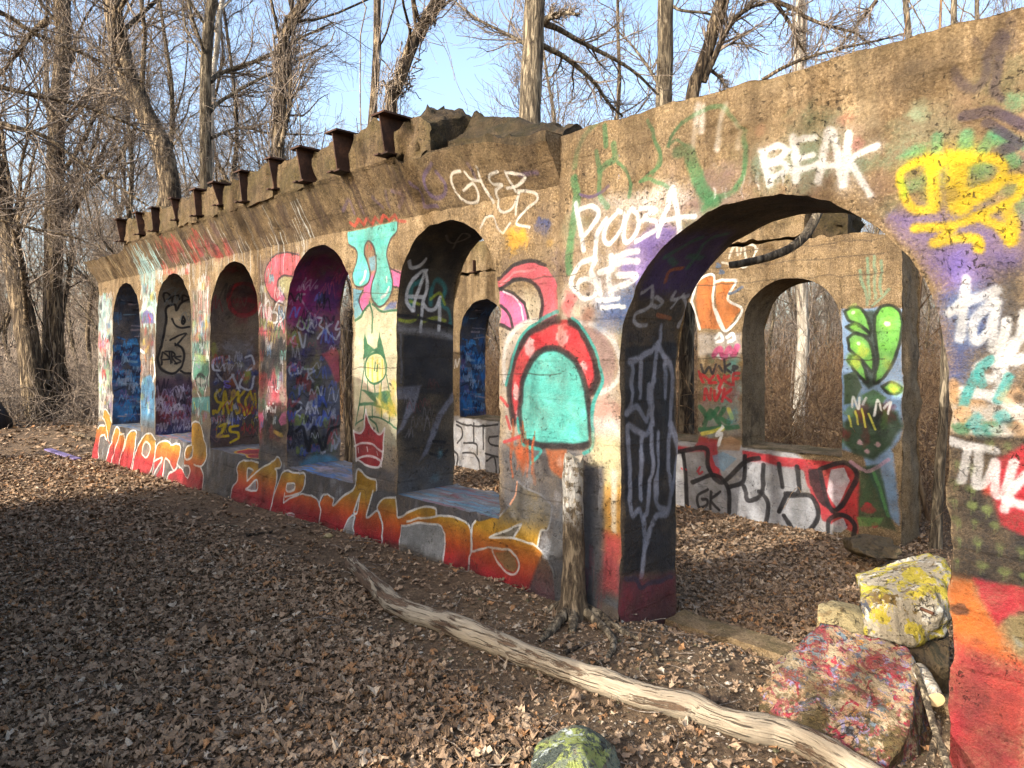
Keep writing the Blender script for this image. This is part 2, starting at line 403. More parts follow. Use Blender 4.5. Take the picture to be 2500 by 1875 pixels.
# ---------------------------------------------------------------- spray paint on the walls, drawn coat by coat into sheets measured in metres
_pt = np.stack(np.meshgrid(np.arange(512), np.arange(512), indexing='ij') + [np.zeros((512, 512))], -1)
TILE = np.clip(0.5 + 0.9 * fbm(_pt / 24.0, 91, 4, 0.6), 0, 1).astype(np.float32)
GRAIN = RNG.random((512, 512)).astype(np.float32)
def C(*c): return np.array(c, np.float32) / 255.0
class Sheet:
    def __init__(s, u0, v0, wu, hv, ppm):
        s.u0, s.v0, s.ppm = u0, v0, ppm
        s.w, s.h = int(round(wu * ppm)), int(round(hv * ppm))
        s.rgb = np.zeros((s.h, s.w, 3), np.float32); s.a = np.zeros((s.h, s.w), np.float32)
        s.clip = None
    def win(s, lo, hi, pad):
        x0 = max(0, int((lo[0] - pad - s.u0) * s.ppm)); x1 = min(s.w, int((hi[0] + pad - s.u0) * s.ppm) + 2)
        y0 = max(0, int((lo[1] - pad - s.v0) * s.ppm)); y1 = min(s.h, int((hi[1] + pad - s.v0) * s.ppm) + 2)
        if s.clip is not None:
            x0 = max(x0, int((s.clip[0] - s.u0) * s.ppm)); x1 = min(x1, int((s.clip[1] - s.u0) * s.ppm))
        return x0, x1, y0, y1
    def coords(s, b):
        X = (np.arange(b[0], b[1], dtype=np.float32) + 0.5) / s.ppm + s.u0
        Y = (np.arange(b[2], b[3], dtype=np.float32) + 0.5) / s.ppm + s.v0
        return X[None, :], Y[:, None]
    def put(s, b, m, col, rough=0.25):
        x0, x1, y0, y1 = b
        if x1 <= x0 or y1 <= y0: return
        ty = np.arange(y0, y1) % 512; tx = np.arange(x0, x1) % 512
        n = TILE[np.ix_(ty, tx)]; g = GRAIN[np.ix_(ty, tx)]
        m = m * np.clip(1 - rough * (n * 0.9 + g * 0.5), 0, 1)
        edge = m * (1 - m) * 4
        m = np.clip(m + edge * (g - 0.5) * 0.5, 0, 1)
        if callable(col):
            X, Y = s.coords(b); col = col(X, Y)
        v = TILE[np.ix_((np.arange(y0, y1) // 3 + 77) % 512, (np.arange(x0, x1) // 3 + 31) % 512)]
        col = col * (0.80 + 0.36 * v[..., None]) * (0.94 + 0.12 * g[..., None])
        a = s.a[y0:y1, x0:x1]; r = s.rgb[y0:y1, x0:x1]
        oa = m + a * (1 - m)
        k = (m / np.maximum(oa, 1e-5))[..., None]
        s.rgb[y0:y1, x0:x1] = r * (1 - k) + col * k
        s.a[y0:y1, x0:x1] = oa
    def line(s, pts, w, col, soft=0.35, a=1.0, smooth=True, rough=0.25):
        p = np.asarray(pts, float)
        if smooth and len(p) > 2: p = smooth_path(p, len(p) * 6)
        r = w / 2; sf = max(w * soft, 1.2 / s.ppm); pad = r + sf
        b = s.win(p.min(0), p.max(0), pad)
        if b[1] <= b[0] or b[3] <= b[2]: return
        X, Y = s.coords(b)
        D = np.full((b[3] - b[2], b[1] - b[0]), 9.0, np.float32)
        for (ax, ay), (bx, by) in zip(p[:-1], p[1:]):
            sx0 = max(0, int((min(ax, bx) - pad - s.u0) * s.ppm) - b[0]); sx1 = int((max(ax, bx) + pad - s.u0) * s.ppm) + 2 - b[0]
            sy0 = max(0, int((min(ay, by) - pad - s.v0) * s.ppm) - b[2]); sy1 = int((max(ay, by) + pad - s.v0) * s.ppm) + 2 - b[2]
            if sx1 <= sx0 or sy1 <= sy0: continue
            x = X[:, sx0:sx1] - ax; y = Y[sy0:sy1] - ay
            dx, dy = bx - ax, by - ay; L = dx * dx + dy * dy + 1e-12
            t = np.clip((x * dx + y * dy) / L, 0, 1)
            d = np.hypot(x - t * dx, y - t * dy)
            D[sy0:sy1, sx0:sx1] = np.minimum(D[sy0:sy1, sx0:sx1], d)
        m = np.clip((r + sf * 0.5 - D) / sf, 0, 1); m = m * m * (3 - 2 * m)
        s.put(b, m * a, col, rough)
    def poly(s, pts, col, soft=0.012, a=1.0, smooth=False, rough=0.25):
        p = np.asarray(pts, float)
        if smooth: p = smooth_path(p, len(p) * 6, True)
        b = s.win(p.min(0), p.max(0), soft)
        if b[1] <= b[0] or b[3] <= b[2]: return
        X, Y = s.coords(b)
        ins = np.zeros((b[3] - b[2], b[1] - b[0]), bool); D = np.full(ins.shape, 9.0, np.float32)
        q = np.roll(p, -1, 0)
        for (ax, ay), (bx, by) in zip(p, q):
            if ay != by:
                ins ^= ((Y >= ay) != (Y >= by)) & (X < (bx - ax) * (Y - ay) / (by - ay) + ax)
            dx, dy = bx - ax, by - ay; L = dx * dx + dy * dy + 1e-12
            t = np.clip(((X - ax) * dx + (Y - ay) * dy) / L, 0, 1)
            D = np.minimum(D, np.hypot(X - ax - t * dx, Y - ay - t * dy))
        sd = np.where(ins, D, -D)
        sf = max(soft, 1.2 / s.ppm)
        s.put(b, np.clip(0.5 + sd / sf, 0, 1) * a, col, rough)
    def blot(s, c, rx, ry, col, a=0.8, soft=0.8, rough=0.5):
        b = s.win((c[0] - rx, c[1] - ry), (c[0] + rx, c[1] + ry), 0.5 * max(rx, ry))
        if b[1] <= b[0] or b[3] <= b[2]: return
        X, Y = s.coords(b)
        ty = (np.arange(b[2], b[3]) * 2 + int(c[0] * 997)) % 512; tx = (np.arange(b[0], b[1]) * 2 + int(c[1] * 661)) % 512
        d = np.hypot((X - c[0]) / rx, (Y - c[1]) / ry) + (TILE[np.ix_(ty, tx)] - 0.5) * 0.7
        s.put(b, np.clip((1 - d) / soft + 0.3, 0, 1) * a, col, rough)
    def rect(s, u0, u1, v0, v1, col, soft=0.05, a=1.0, rough=0.3):
        s.poly([(u0, v0), (u1, v0), (u1, v1), (u0, v1)], col, soft, a, False, rough)
    def image(s, name):
        im = bpy.data.images.new(name, s.w, s.h, alpha=True)
        im.alpha_mode = 'CHANNEL_PACKED'
        im.pixels.foreach_set(np.concatenate([s.rgb, s.a[..., None]], -1).ravel())
        im.update()
        return im

# where a traced mark of the photograph lies on the real surface
FR = dict(A2=(800, 0, 2.765), A3=(1600, 0, 2.458), A4=(200, 550, 3.687), A5=(200, 900, 3.687), A6=(600, 500, 3.687), A7=(700, 900, 2.886),
          B1=(1100, 650, 1.844), B2=(1350, 300, 3.318), B3=(1600, 500, 1.843), B4=(1900, 200, 2.073), B5=(2000, 1000, 1.896),
          C3=(230, 620, 3.32), C4=(440, 580, 2.767), C5=(700, 580, 2.767), C7=(1480, 750, 1.19), C2=(1080, 580, 2.475))
def ray(fr, pts):
    x0, y0, k = FR[fr]; p = np.asarray(pts, float)
    return (x0 + p[:, 0] / k - 1250) / F, (y0 + p[:, 1] / k - 848) / F
def on_plane(fr, pts, t0=0.0, corb=False):
    r, q = ray(fr, pts); t = np.full(len(r), t0)
    for _ in range(6 if corb else 1):
        Y = (D0 + t) / (N[0] * r + N[1]); z = 1.6 - q * Y; s = Y * (U[0] * r + U[1])
        if corb: t = np.where(s < -2.95, -0.22 * np.clip((z - 2.63) / 0.42, 0, 1), 0)
    return np.stack([s, z], -1), float(Y.mean())
class OnFront:
    def __init__(s, sh, t0=0.0, corb=True): s.sh, s.t0, s.corb = sh, t0, corb
    def m(s, fr, pts): return on_plane(fr, pts, s.t0, s.corb)
    def L(s, fr, w, col, *paths, soft=0.35, a=1.0, smooth=True, rough=0.25):
        for p in paths:
            q, Y = s.m(fr, p); s.sh.line(q, 1.18 * w / FR[fr][2] * Y / F, col, soft, a, smooth, rough)
    def P(s, fr, col, pts, soft=0.012, a=1.0, smooth=False, rough=0.25):
        q, Y = s.m(fr, pts); s.sh.poly(q, col, soft, a, smooth, rough)
    def B(s, fr, col, c, rx, ry=None, a=0.8, soft=0.8, rough=0.5):
        q, Y = s.m(fr, [c]); k = Y / F / FR[fr][2]
        fo = 1.0
        s.sh.blot(q[0], rx * k * fo, (ry or rx) * k, col, a, soft, rough)
class OnJamb(OnFront):
    def __init__(s, sh, col, bay, apex):
        s.sh, s.col = sh, col; s.a, s.b = bay; s.c = (s.a + s.b) / 2; s.R = (s.b - s.a) / 2; s.zs = apex - s.R
    def m(s, fr, pts):
        r, q = ray(fr, pts); A = U[0] * r + U[1]
        k = s.a / A; z = 1.6 - q * k; v = z + 0.6
        up = z > s.zs
        qa = A * A + q * q; qb = -2 * (A * s.c + q * (1.6 - s.zs)); qc = s.c ** 2 + (1.6 - s.zs) ** 2 - s.R ** 2
        dsc = np.sqrt(np.clip(qb * qb - 4 * qa * qc, 0, None)); k2 = (-qb + dsc) / (2 * qa)
        phi = np.arctan2(1.6 - q * k2 - s.zs, A * k2 - s.c)
        v = np.where(up, s.zs + 0.6 + s.R * (math.pi - phi), v); k = np.where(up, k2, k)
        t = k * (N[0] * r + N[1]) - D0
        return np.stack([s.col * 0.625 + 0.0125 + t, v], -1), float(k.mean())

WHITE, BLACK, GREYD = C(226, 224, 218), C(26, 24, 26), C(84, 84, 88)
def tags(sh, box, palette, n, size, rnd, w=0.02, a=0.8, tall=1.0):
    """a scrawl of short looping strokes, as one hand writes over another"""
    u0, u1, v0, v1 = box
    for i in range(n):
        c = np.array([rnd.uniform(u0, u1), rnd.uniform(v0, v1)]); h = size * rnd.uniform(0.5, 1.3) * tall; wd = size * rnd.uniform(0.5, 1.2)
        k = rnd.integers(4, 8); x = np.linspace(-0.5, 0.5, k) * wd
        y = np.where(np.arange(k) % 2, 0.5, -0.5) * h * rnd.uniform(0.5, 1, k)
        col = palette[rnd.integers(len(palette))]
        sh.line(np.stack([c[0] + x + rnd.normal(0, wd * 0.08, k), c[1] + y], -1), w * rnd.uniform(0.6, 1.4), col, 0.4, a * rnd.uniform(0.6, 1))
def patches(sh, box, palette, n, size, rnd, a=0.7):
    u0, u1, v0, v1 = box
    for i in range(n):
        sh.blot((rnd.uniform(u0, u1), rnd.uniform(v0, v1)), size * rnd.uniform(0.4, 1.2), size * rnd.uniform(0.5, 1.6), palette[rnd.integers(len(palette))], a * rnd.uniform(0.6, 1), 0.6)
def drips(sh, u0, u1, v0, v1, col, n, rnd, w=0.01, a=0.6, ln=(0.1, 0.4)):
    for i in range(n):
        u = rnd.uniform(u0, u1); v = rnd.uniform(v0, v1); L = rnd.uniform(*ln)
        sh.line([(u, v), (u + rnd.normal(0, 0.006), v - L * 0.5), (u + rnd.normal(0, 0.008), v - L)], w * rnd.uniform(0.5, 1.4), col, 0.5, a * rnd.uniform(0.5, 1))
def paint_front():
    sh = Sheet(-13.4, -0.6, 14.4, 4.2, 270); f = OnFront(sh); rnd = np.random.default_rng(3)
    L, P, B = f.L, f.P, f.B
    pink, pink2, red, dred = C(206, 84, 100), C(220, 104, 158), C(188, 40, 46), C(140, 20, 34)
    # --- the far piers: coats of small writing
    mixed = [C(30, 30, 34), C(214, 216, 214), C(120, 190, 184), C(178, 56, 60), C(60, 110, 160), C(200, 180, 70), C(70, 120, 80), C(150, 110, 160)]
    sh.rect(-12.8, -12.05, 0.45, 2.35, C(176, 180, 178), 0.1, 0.75)
    tags(sh, (-12.72, -12.1, 1.75, 2.4), [C(176, 214, 212), C(150, 196, 200), WHITE], 40, 0.28, rnd, 0.022, 0.9)
    tags(sh, (-12.72, -12.1, 0.9, 1.75), [BLACK, BLACK, WHITE, C(150, 180, 140), red, C(214, 170, 180)], 46, 0.2, rnd, 0.03, 0.9, 1.5)
    tags(sh, (-12.72, -12.1, 0.5, 0.95), [WHITE, BLACK, C(140, 130, 160)], 14, 0.2, rnd, 0.035, 0.8)
    # pier two
    sh.rect(-10.80, -10.19, 0.45, 2.3, C(92, 88, 86), 0.08, 0.7)
    drips(sh, -10.75, -10.2, 2.3, 2.75, C(164, 208, 206), 40, rnd, 0.03, 0.8, (0.2, 0.6))
    tags(sh, (-10.7, -10.25, 1.95, 2.4), [C(176, 214, 212), WHITE], 14, 0.25, rnd, 0.03, 0.9)
    patches(sh, (-10.75, -10.2, 1.15, 1.7), [BLACK, C(120, 70, 50), C(66, 60, 84)], 18, 0.13, rnd, 0.8)
    drips(sh, -10.75, -10.2, 1.3, 1.75, WHITE, 26, rnd, 0.014, 0.8, (0.1, 0.4))
    sh.poly([(-10.78, 0.5), (-10.22, 0.5), (-10.22, 1.08), (-10.4, 1.22), (-10.7, 1.16), (-10.78, 1.0)], C(60, 138, 186), 0.04, 0.95)
    drips(sh, -10.75, -10.25, 0.6, 1.2, C(40, 86, 130), 24, rnd, 0.014, 0.7, (0.1, 0.3))
    L('A4', 26, WHITE, [(520, 900), (518, 800), (550, 745), (600, 735), (645, 790), (655, 870)], [(525, 1130), (560, 1150)], [(640, 1170), (655, 1300), (640, 1400)])
    P('A4', C(96, 84, 150), [(530, 880), (530, 800), (580, 755), (640, 810), (645, 880)], 0.03, 0.9)
    L('A4', 14, red, [(600, 800), (612, 880)]); L('A4', 12, C(214, 130, 70), [(560, 1160), (570, 1230)], [(610, 1150), (620, 1230)])
    # pier three: drips, then an eye in a white drop
    sh.rect(-8.95, -8.385, 0.45, 2.3, C(112, 106, 98), 0.08, 0.75)
    drips(sh, -8.9, -8.42, 2.0, 2.45, [WHITE, C(190, 90, 80)][0], 40, rnd, 0.016, 0.8, (0.15, 0.5))
    drips(sh, -8.9, -8.42, 1.8, 2.3, C(176, 70, 60), 24, rnd, 0.014, 0.8, (0.15, 0.4))
    patches(sh, (-8.9, -8.42, 1.68, 1.95), [C(96, 160, 200), C(214, 170, 50), C(186, 70, 56), C(90, 150, 150)], 14, 0.07, rnd, 0.9)
    sh.rect(-8.93, -8.4, 1.15, 1.66, C(120, 180, 170), 0.05, 0.85)
    tags(sh, (-8.88, -8.44, 1.2, 1.62), [BLACK, BLACK, C(70, 110, 90), C(190, 160, 130)], 22, 0.16, rnd, 0.022, 0.95, 2.0)
    P('A4', C(88, 150, 122), [(1010, 1180), (1140, 1180), (1140, 1330), (1070, 1550), (1000, 1380)], 0.03, 0.95)
    P('A4', C(170, 196, 120), [(1010, 1160), (1140, 1165), (1130, 1250), (1020, 1250)], 0.05, 0.8)
    L('A4', 22, BLACK, [(1020, 1400), (1060, 1340), (1120, 1400), (1070, 1450), (1020, 1400)], a=0.8)
    P('A4', C(190, 186, 172), [(1015, 1405), (1060, 1365), (1110, 1400), (1065, 1440)], 0.012)
    L('A4', 20, BLACK, [(1062, 1370), (1062, 1430)])
    L('A4', 15, WHITE, [(1015, 1190), (990, 1320), (1010, 1420), (1065, 1590), (1130, 1420), (1148, 1300), (1140, 1180)])
    P('A5', C(84, 160, 158), [(985, 260), (1155, 250), (1155, 400), (1080, 370), (1060, 420), (990, 400)], 0.02, 0.9)
    L('A5', 13, C(196, 190, 70), [(1130, 270), (1125, 370)], [(1000, 300), (1010, 380)])
    # pier four: the pink hook, black scrawl, red below
    sh.rect(-7.148, -6.54, 0.5, 2.5, C(104, 84, 80), 0.08, 0.7)
    drips(sh, -7.12, -6.6, 2.2, 2.6, WHITE, 26, rnd, 0.012, 0.7, (0.15, 0.5))
    P('A6', pink, [(480, 450), (390, 420), (290, 440), (210, 520), (170, 620), (175, 720), (220, 820), (290, 880), (345, 850), (330, 800), (290, 720), (300, 660), (350, 630), (410, 650), (470, 540)], 0.015, 1, True)
    P('A6', C(178, 176, 120), [(300, 680), (350, 640), (405, 660), (380, 790), (330, 790)], 0.02, 0.8)
    L('A6', 15, C(58, 40, 42), [(470, 450), (380, 425), (280, 445), (200, 530), (168, 640), (185, 760), (250, 860), (340, 900)], [(420, 650), (350, 632), (295, 665), (290, 730), (340, 810), (360, 850)])
    tags(sh, (-7.1, -6.6, 1.72, 2.0), [WHITE, BLACK, pink], 14, 0.2, rnd, 0.03, 0.8)
    L('A6', 18, C(206, 204, 200), [(110, 1000), (140, 900), (165, 1010)], [(150, 960), (200, 860), (240, 970), (290, 870), (330, 880)], [(230, 960), (210, 1040), (270, 1060), (280, 980), (230, 960)], [(300, 960), (305, 1060), (350, 1010), (320, 960)])
    sh.rect(-7.1, -6.6, 1.2, 1.7, C(48, 42, 44), 0.08, 0.85)
    drips(sh, -7.08, -6.6, 1.3, 1.7, C(190, 180, 178), 20, rnd, 0.02, 0.8, (0.1, 0.3))
    tags(sh, (-7.08, -6.6, 1.25, 1.6), [BLACK], 14, 0.25, rnd, 0.04, 0.95)
    patches(sh, (-7.1, -6.6, 0.95, 1.3), [pink, red, C(214, 120, 130), C(110, 160, 120)], 18, 0.12, rnd, 0.9)
    patches(sh, (-7.1, -6.6, 0.7, 0.95), [C(34, 40, 36), red, C(50, 70, 56), BLACK], 16, 0.13, rnd, 0.9)
    L('A5', 12, C(220, 200, 200), [(1665, 210), (1680, 160), (1690, 210)], [(1700, 165), (1725, 165)], [(1712, 165), (1712, 215)], [(1760, 170), (1740, 190), (1760, 215)])
    L('A5', 17, WHITE, [(1665, 340), (1670, 390)], [(1665, 368), (1690, 362)], [(1695, 345), (1700, 390)], [(1712, 355), (1715, 395), (1728, 375), (1740, 395), (1745, 350)], [(1690, 318), (1691, 322)], [(1722, 315), (1723, 319)])
    P('A5', C(212, 110, 150), [(1590, 420), (1630, 400), (1620, 520), (1600, 590)], 0.02, 0.9); P('A5', C(212, 110, 150), [(1800, 400), (1838, 380), (1835, 500), (1790, 520), (1770, 470)], 0.02, 0.9)
    L('A5', 34, C(196, 160, 60), [(1735, 570), (1790, 600)], a=0.8)
    for s0, s1 in ((-12.74, -12.08), (-10.78, -10.22), (-8.93, -8.41), (-7.13, -6.56)):
        tags(sh, (s0 + 0.03, s1 - 0.03, 0.7, 2.45), mixed, 34, 0.12, rnd, 0.016, 0.75)
        tags(sh, (s0, s1, 0.7, 2.4), [BLACK, WHITE], 12, 0.1, rnd, 0.014, 0.8, 1.6)
    # --- pier five: turquoise drops over a cream pier
    P('C5', C(214, 206, 168), [(455, 470), (600, 440), (748, 490), (748, 1300), (740, 1420), (455, 1330)], 0.03, 0.97)
    patches(sh, (-5.3, -4.75, 1.0, 1.6), [C(226, 214, 190), C(224, 190, 176)], 10, 0.12, rnd, 0.4)
    P('C5', C(134, 130, 122), [(455, 1300), (745, 1330), (740, 1560), (455, 1560)], 0.2, 0.7)
    P('A6', C(96, 168, 190), [(958, 760), (1045, 780), (1015, 860), (1045, 960), (975, 1030)], 0.012, 0.9)
    P('A6', pink2, [(1115, 620), (1170, 590), (1125, 800), (1100, 910), (1040, 970), (1005, 880), (1055, 800), (1058, 740)], 0.01)
    P('A6', pink2, [(1295, 570), (1400, 600), (1390, 750), (1325, 730)], 0.01)
    L('A6', 15, C(58, 42, 44), [(1290, 570), (1390, 615)], [(1320, 735), (1388, 752)], [(1050, 780), (1010, 870), (1045, 960)])
    P('A6', C(150, 110, 84), [(1060, 350), (1160, 350), (1165, 640), (1110, 640)], 0.02, 0.8); P('A6', C(96, 170, 200), [(1100, 480), (1165, 460), (1160, 600), (1115, 600)], 0.02, 0.8)
    turq = C(92, 202, 190)
    tq = [(915, 245), (1375, 150), (1355, 230), (1300, 320), (1268, 440), (1285, 550), (1318, 680), (1308, 800), (1262, 880), (1200, 920), (1148, 880), (1122, 800), (1135, 690), (1168, 590), (1165, 470), (1140, 370), (1100, 330), (1065, 365), (1062, 440), (1092, 520), (1112, 620), (1100, 700), (1050, 742), (990, 738), (955, 680), (970, 580), (1000, 480), (985, 405), (930, 362), (912, 300)]
    P('A6', turq, tq, 0.008)
    brown = C(76, 58, 52)
    L('A6', 17, brown, [(1375, 150), (1355, 230), (1300, 320), (1268, 440), (1285, 550), (1318, 680), (1308, 800), (1262, 880), (1200, 920), (1148, 880), (1122, 800), (1135, 690), (1168, 590), (1165, 470), (1140, 370), (1100, 330), (1065, 365), (1062, 440), (1092, 520), (1112, 620), (1100, 700), (1050, 742), (990, 738), (955, 680), (970, 580), (1000, 480), (985, 405), (930, 362)])
    B('A6', C(120, 214, 202), (1150, 240), 160, 60, 0.4)
    L('A6', 26, WHITE, [(1075, 600), (1062, 670), (1030, 712)], [(1285, 745), (1262, 800), (1215, 835)], a=0.95); L('A6', 20, WHITE, [(1268, 650), (1268, 690)])
    L('A6', 16, red, [(1090, 370), (1085, 400)], [(1120, 365), (1125, 400)], a=0.7)
    gr = C(44, 102, 66)
    L('A6', 19, gr, [(978, 1045), (1060, 960), (1120, 900)], [(1112, 880), (1140, 1000), (1130, 1165)], [(1140, 900), (1230, 965), (1358, 945)])
    P('A6', C(76, 104, 160), [(1235, 950), (1300, 880), (1355, 870), (1350, 930), (1280, 950)], 0.02, 0.8)
    P('A6', gr, [(1058, 1400), (1062, 1145), (1100, 1260), (1150, 1310), (1178, 1290), (1195, 1135), (1240, 1320), (1262, 1400), (1200, 1330), (1140, 1325), (1085, 1380)], 0.008)
    el = [(1170 + 98 * math.cos(k), 1475 + 140 * math.sin(k)) for k in np.linspace(0, 6.28, 22)]
    P('A6', C(222, 214, 150), el, 0.01); L('A6', 20, C(222, 190, 60), [(1100, 1430), (1105, 1540)], [(1140, 1380), (1145, 1590)], [(1185, 1400), (1185, 1600)], [(1225, 1400), (1225, 1560)], a=0.75)
    L('A6', 18, gr, el); L('A6', 14, gr, [(1165, 1420), (1160, 1490)], [(1185, 1440), (1180, 1500)])
    L('C5', 9, gr, [(525, 800), (510, 980), (490, 1130), (465, 1270)], [(655, 800), (682, 1000), (735, 1200)], [(545, 950), (548, 1040)], [(592, 990), (592, 1045)], [(635, 985), (636, 1045)])
    P('C5', gr, [(500, 1032), (590, 1048), (688, 1042), (706, 1100), (735, 1195), (640, 1150), (560, 1132), (490, 1140), (493, 1120), (590, 1110)], 0.008)
    P('C5', C(214, 206, 168), [(600, 1075), (636, 1100), (638, 1135), (610, 1132)], 0.006)
    L('C5', 9, gr, [(465, 1262), (530, 1226), (620, 1216), (745, 1292)], [(525, 1135), (520, 1225)], [(575, 1140), (578, 1218)], [(635, 1155), (638, 1220)], [(688, 1175), (690, 1245)])
    L('C5', 12, gr, [(560, 1228), (600, 1260), (618, 1310)]); patches(sh, (-4.95, -4.72, 1.05, 1.3), [C(226, 190, 60)], 6, 0.07, rnd, 0.8)
    # grey base coat and pale spots along the plinth
    q = [(-13.3, -0.6), (-2.45, -0.6), (-2.45, 0.30), (-3.3, 0.62), (-3.52, 0.42), (-13.3, 0.42)]
    sh.poly(q, C(80, 80, 84), 0.03, 1.0)
    for s0, s1 in ((-10.8, -10.19), (-8.95, -8.385), (-7.148, -6.54), (-5.36, -4.706)):
        sh.rect(s0, s1, 0.3, 0.62, C(82, 82, 86), 0.12, 0.95)
    for i in range(150):
        s = rnd.uniform(-12.6, -2.8); z = rnd.uniform(-0.1, 0.5)
        sh.blot((s, z), rnd.uniform(0.02, 0.045), rnd.uniform(0.05, 0.1), C(176, 176, 176), rnd.uniform(0.25, 0.7), 0.6)
    # --- orange letters along the plinth
    o, rr, yl = C(214, 96, 34), C(178, 36, 44), C(186, 138, 34)
    def grad(X, Y):
        k1 = np.clip((Y - 0.16) / 0.16, 0, 1)[..., None]; k0 = np.clip((Y - 0.02) / 0.15, 0, 1)[..., None]
        c = rr * (1 - k0) + o * k0
        return (c * (1 - k1) + yl * k1) * np.ones(X.shape + (1,), np.float32)
    lp = lambda fr, pts: P(fr, grad, pts, 0.008, rough=0.12)
    lw = lambda fr, *p: L(fr, 14 if fr == 'A7' else 15, C(232, 230, 226), *p, soft=0.3)
    gy = lambda fr, pts, c=C(120, 116, 112): P(fr, c, pts, 0.008)
    lp('A7', [(1620, 795), (1680, 840), (1790, 900), (1862, 962), (1848, 1080), (1832, 1138), (1795, 1148), (1778, 1262), (1850, 1330), (1890, 1420), (1915, 1700), (1700, 1660), (1500, 1590), (1310, 1520), (1300, 1300), (1308, 1130), (1330, 1085), (1400, 1070), (1500, 1040), (1580, 950), (1615, 880)])
    gy('A7', [(1480, 1290), (1560, 1285), (1620, 1330), (1645, 1400), (1620, 1425), (1560, 1400), (1510, 1350)], C(150, 118, 72))
    gy('A7', [(1450, 1185), (1640, 1110), (1605, 1185)], C(112, 108, 100))
    lw('A7', [(1620, 795), (1680, 840), (1790, 900), (1862, 962), (1850, 1080), (1832, 1138), (1790, 1150), (1776, 1255)], [(1500, 1040), (1580, 950), (1612, 880), (1620, 795)], [(1300, 1450), (1300, 1300), (1308, 1130), (1335, 1085)], [(1310, 1290), (1400, 1270), (1500, 1265), (1590, 1290), (1640, 1340), (1655, 1400), (1630, 1440), (1570, 1425), (1510, 1370), (1480, 1320), (1462, 1280)], [(1640, 1102), (1560, 1140), (1435, 1192), (1590, 1192), (1700, 1228), (1778, 1262), (1850, 1340), (1890, 1420), (1902, 1480)], [(1650, 1098), (1606, 1188)])
    lp('A7', [(650, 960), (680, 920), (770, 905), (785, 1000), (795, 1050), (860, 1010), (960, 970), (1040, 985), (1045, 1030), (1120, 1040), (1200, 1050), (1270, 1090), (1300, 1140), (1303, 1300), (1300, 1520), (1115, 1450), (1125, 1200), (1100, 1120), (1040, 1090), (900, 1095), (830, 1100), (808, 1130), (820, 1340), (690, 1300), (690, 1100), (650, 1000)])
    gy('A7', [(808, 1130), (840, 1103), (960, 1092), (1040, 1092), (1100, 1120), (1125, 1200), (1115, 1450), (822, 1350)], C(150, 150, 146)); B('A7', C(206, 206, 200), (1010, 1270), 60, 70, 0.7)
    lw('A7', [(692, 1300), (688, 1100), (650, 1000), (650, 960), (690, 920), (765, 908)], [(765, 908), (785, 1000), (795, 1050), (870, 1010), (970, 972), (1040, 985), (1045, 1030)], [(855, 1075), (1000, 1050), (1070, 1035), (1180, 1047), (1260, 1085), (1300, 1150), (1303, 1300), (1298, 1440)], [(824, 1330), (806, 1130), (840, 1105), (960, 1090), (1060, 1100), (1110, 1140), (1128, 1230), (1115, 1420)])
    lp('A7', [(245, 950), (280, 890), (340, 910), (345, 960), (400, 900), (470, 840), (500, 720), (560, 760), (620, 790), (632, 855), (600, 880), (575, 1050), (650, 1010), (680, 1080), (692, 1300), (495, 1220), (500, 1060), (470, 1010), (450, 1060), (415, 1200), (245, 1150), (258, 1000)])
    gy('A7', [(520, 885), (500, 1005), (476, 1000)]); gy('A7', [(425, 1180), (455, 1060), (482, 1042), (495, 1200)], C(160, 156, 150))
    lw('A7', [(240, 1120), (258, 1000), (245, 955), (268, 890), (340, 912), (345, 962), (400, 905), (470, 840), (485, 780), (500, 715), (560, 760), (625, 795), (632, 855)], [(605, 860), (576, 1045), (650, 1010), (685, 1090), (692, 1260)], [(520, 880), (500, 1010), (474, 1002), (520, 880)], [(420, 1170), (452, 1058), (482, 1042), (494, 1190)])
    lp('A5', [(1725, 1300), (1745, 1150), (1770, 1060), (1820, 925), (1900, 940), (2000, 960), (2005, 1060), (1980, 1110), (1940, 1130), (2050, 1130), (2130, 1180), (2170, 1270), (2160, 1450), (1950, 1400)])
    gy('A5', [(1856, 1040), (1920, 1035), (1920, 1092), (1856, 1100)], C(150, 148, 150))
    lw('A5', [(1725, 1290), (1760, 1110), (1820, 925), (1910, 938), (2000, 955), (2008, 1060), (1975, 1115), (1850, 1150)], [(1838, 1205), (1900, 1160), (2000, 1130), (2100, 1150), (2155, 1210), (2172, 1300), (2158, 1420)], [(1840, 1120), (1838, 1205)], [(1856, 1040), (1920, 1035), (1920, 1092), (1856, 1100), (1856, 1040)], [(1865, 1318), (1900, 1298), (1945, 1310)], [(1870, 1322), (1940, 1330)])
    lp('A5', [(1366, 1200), (1375, 1080), (1410, 1000), (1408, 890), (1440, 840), (1520, 830), (1580, 850), (1590, 900), (1620, 890), (1700, 850), (1752, 798), (1788, 835), (1785, 890), (1755, 905), (1752, 1100), (1725, 1310), (1500, 1240)])
    gy('A5', [(1500, 1085), (1580, 1000), (1592, 1092)], C(150, 148, 150)); gy('A5', [(1498, 900), (1545, 915), (1500, 1000)])
    lw('A5', [(1366, 1190), (1375, 1070), (1415, 1000), (1408, 885), (1450, 838), (1520, 830), (1585, 852)], [(1500, 1005), (1600, 912), (1700, 850), (1755, 795), (1790, 840), (1785, 890), (1740, 902), (1756, 935), (1750, 1150), (1728, 1290)], [(1497, 1085), (1582, 998), (1592, 1092), (1497, 1085)], [(1500, 1000), (1497, 900), (1545, 918)])
    lp('A5', [(990, 490), (1055, 490), (1075, 600), (1122, 700), (1120, 820), (1080, 880), (1110, 960), (1115, 1160), (970, 1110), (985, 1000), (930, 870), (935, 720), (985, 690), (980, 600)])
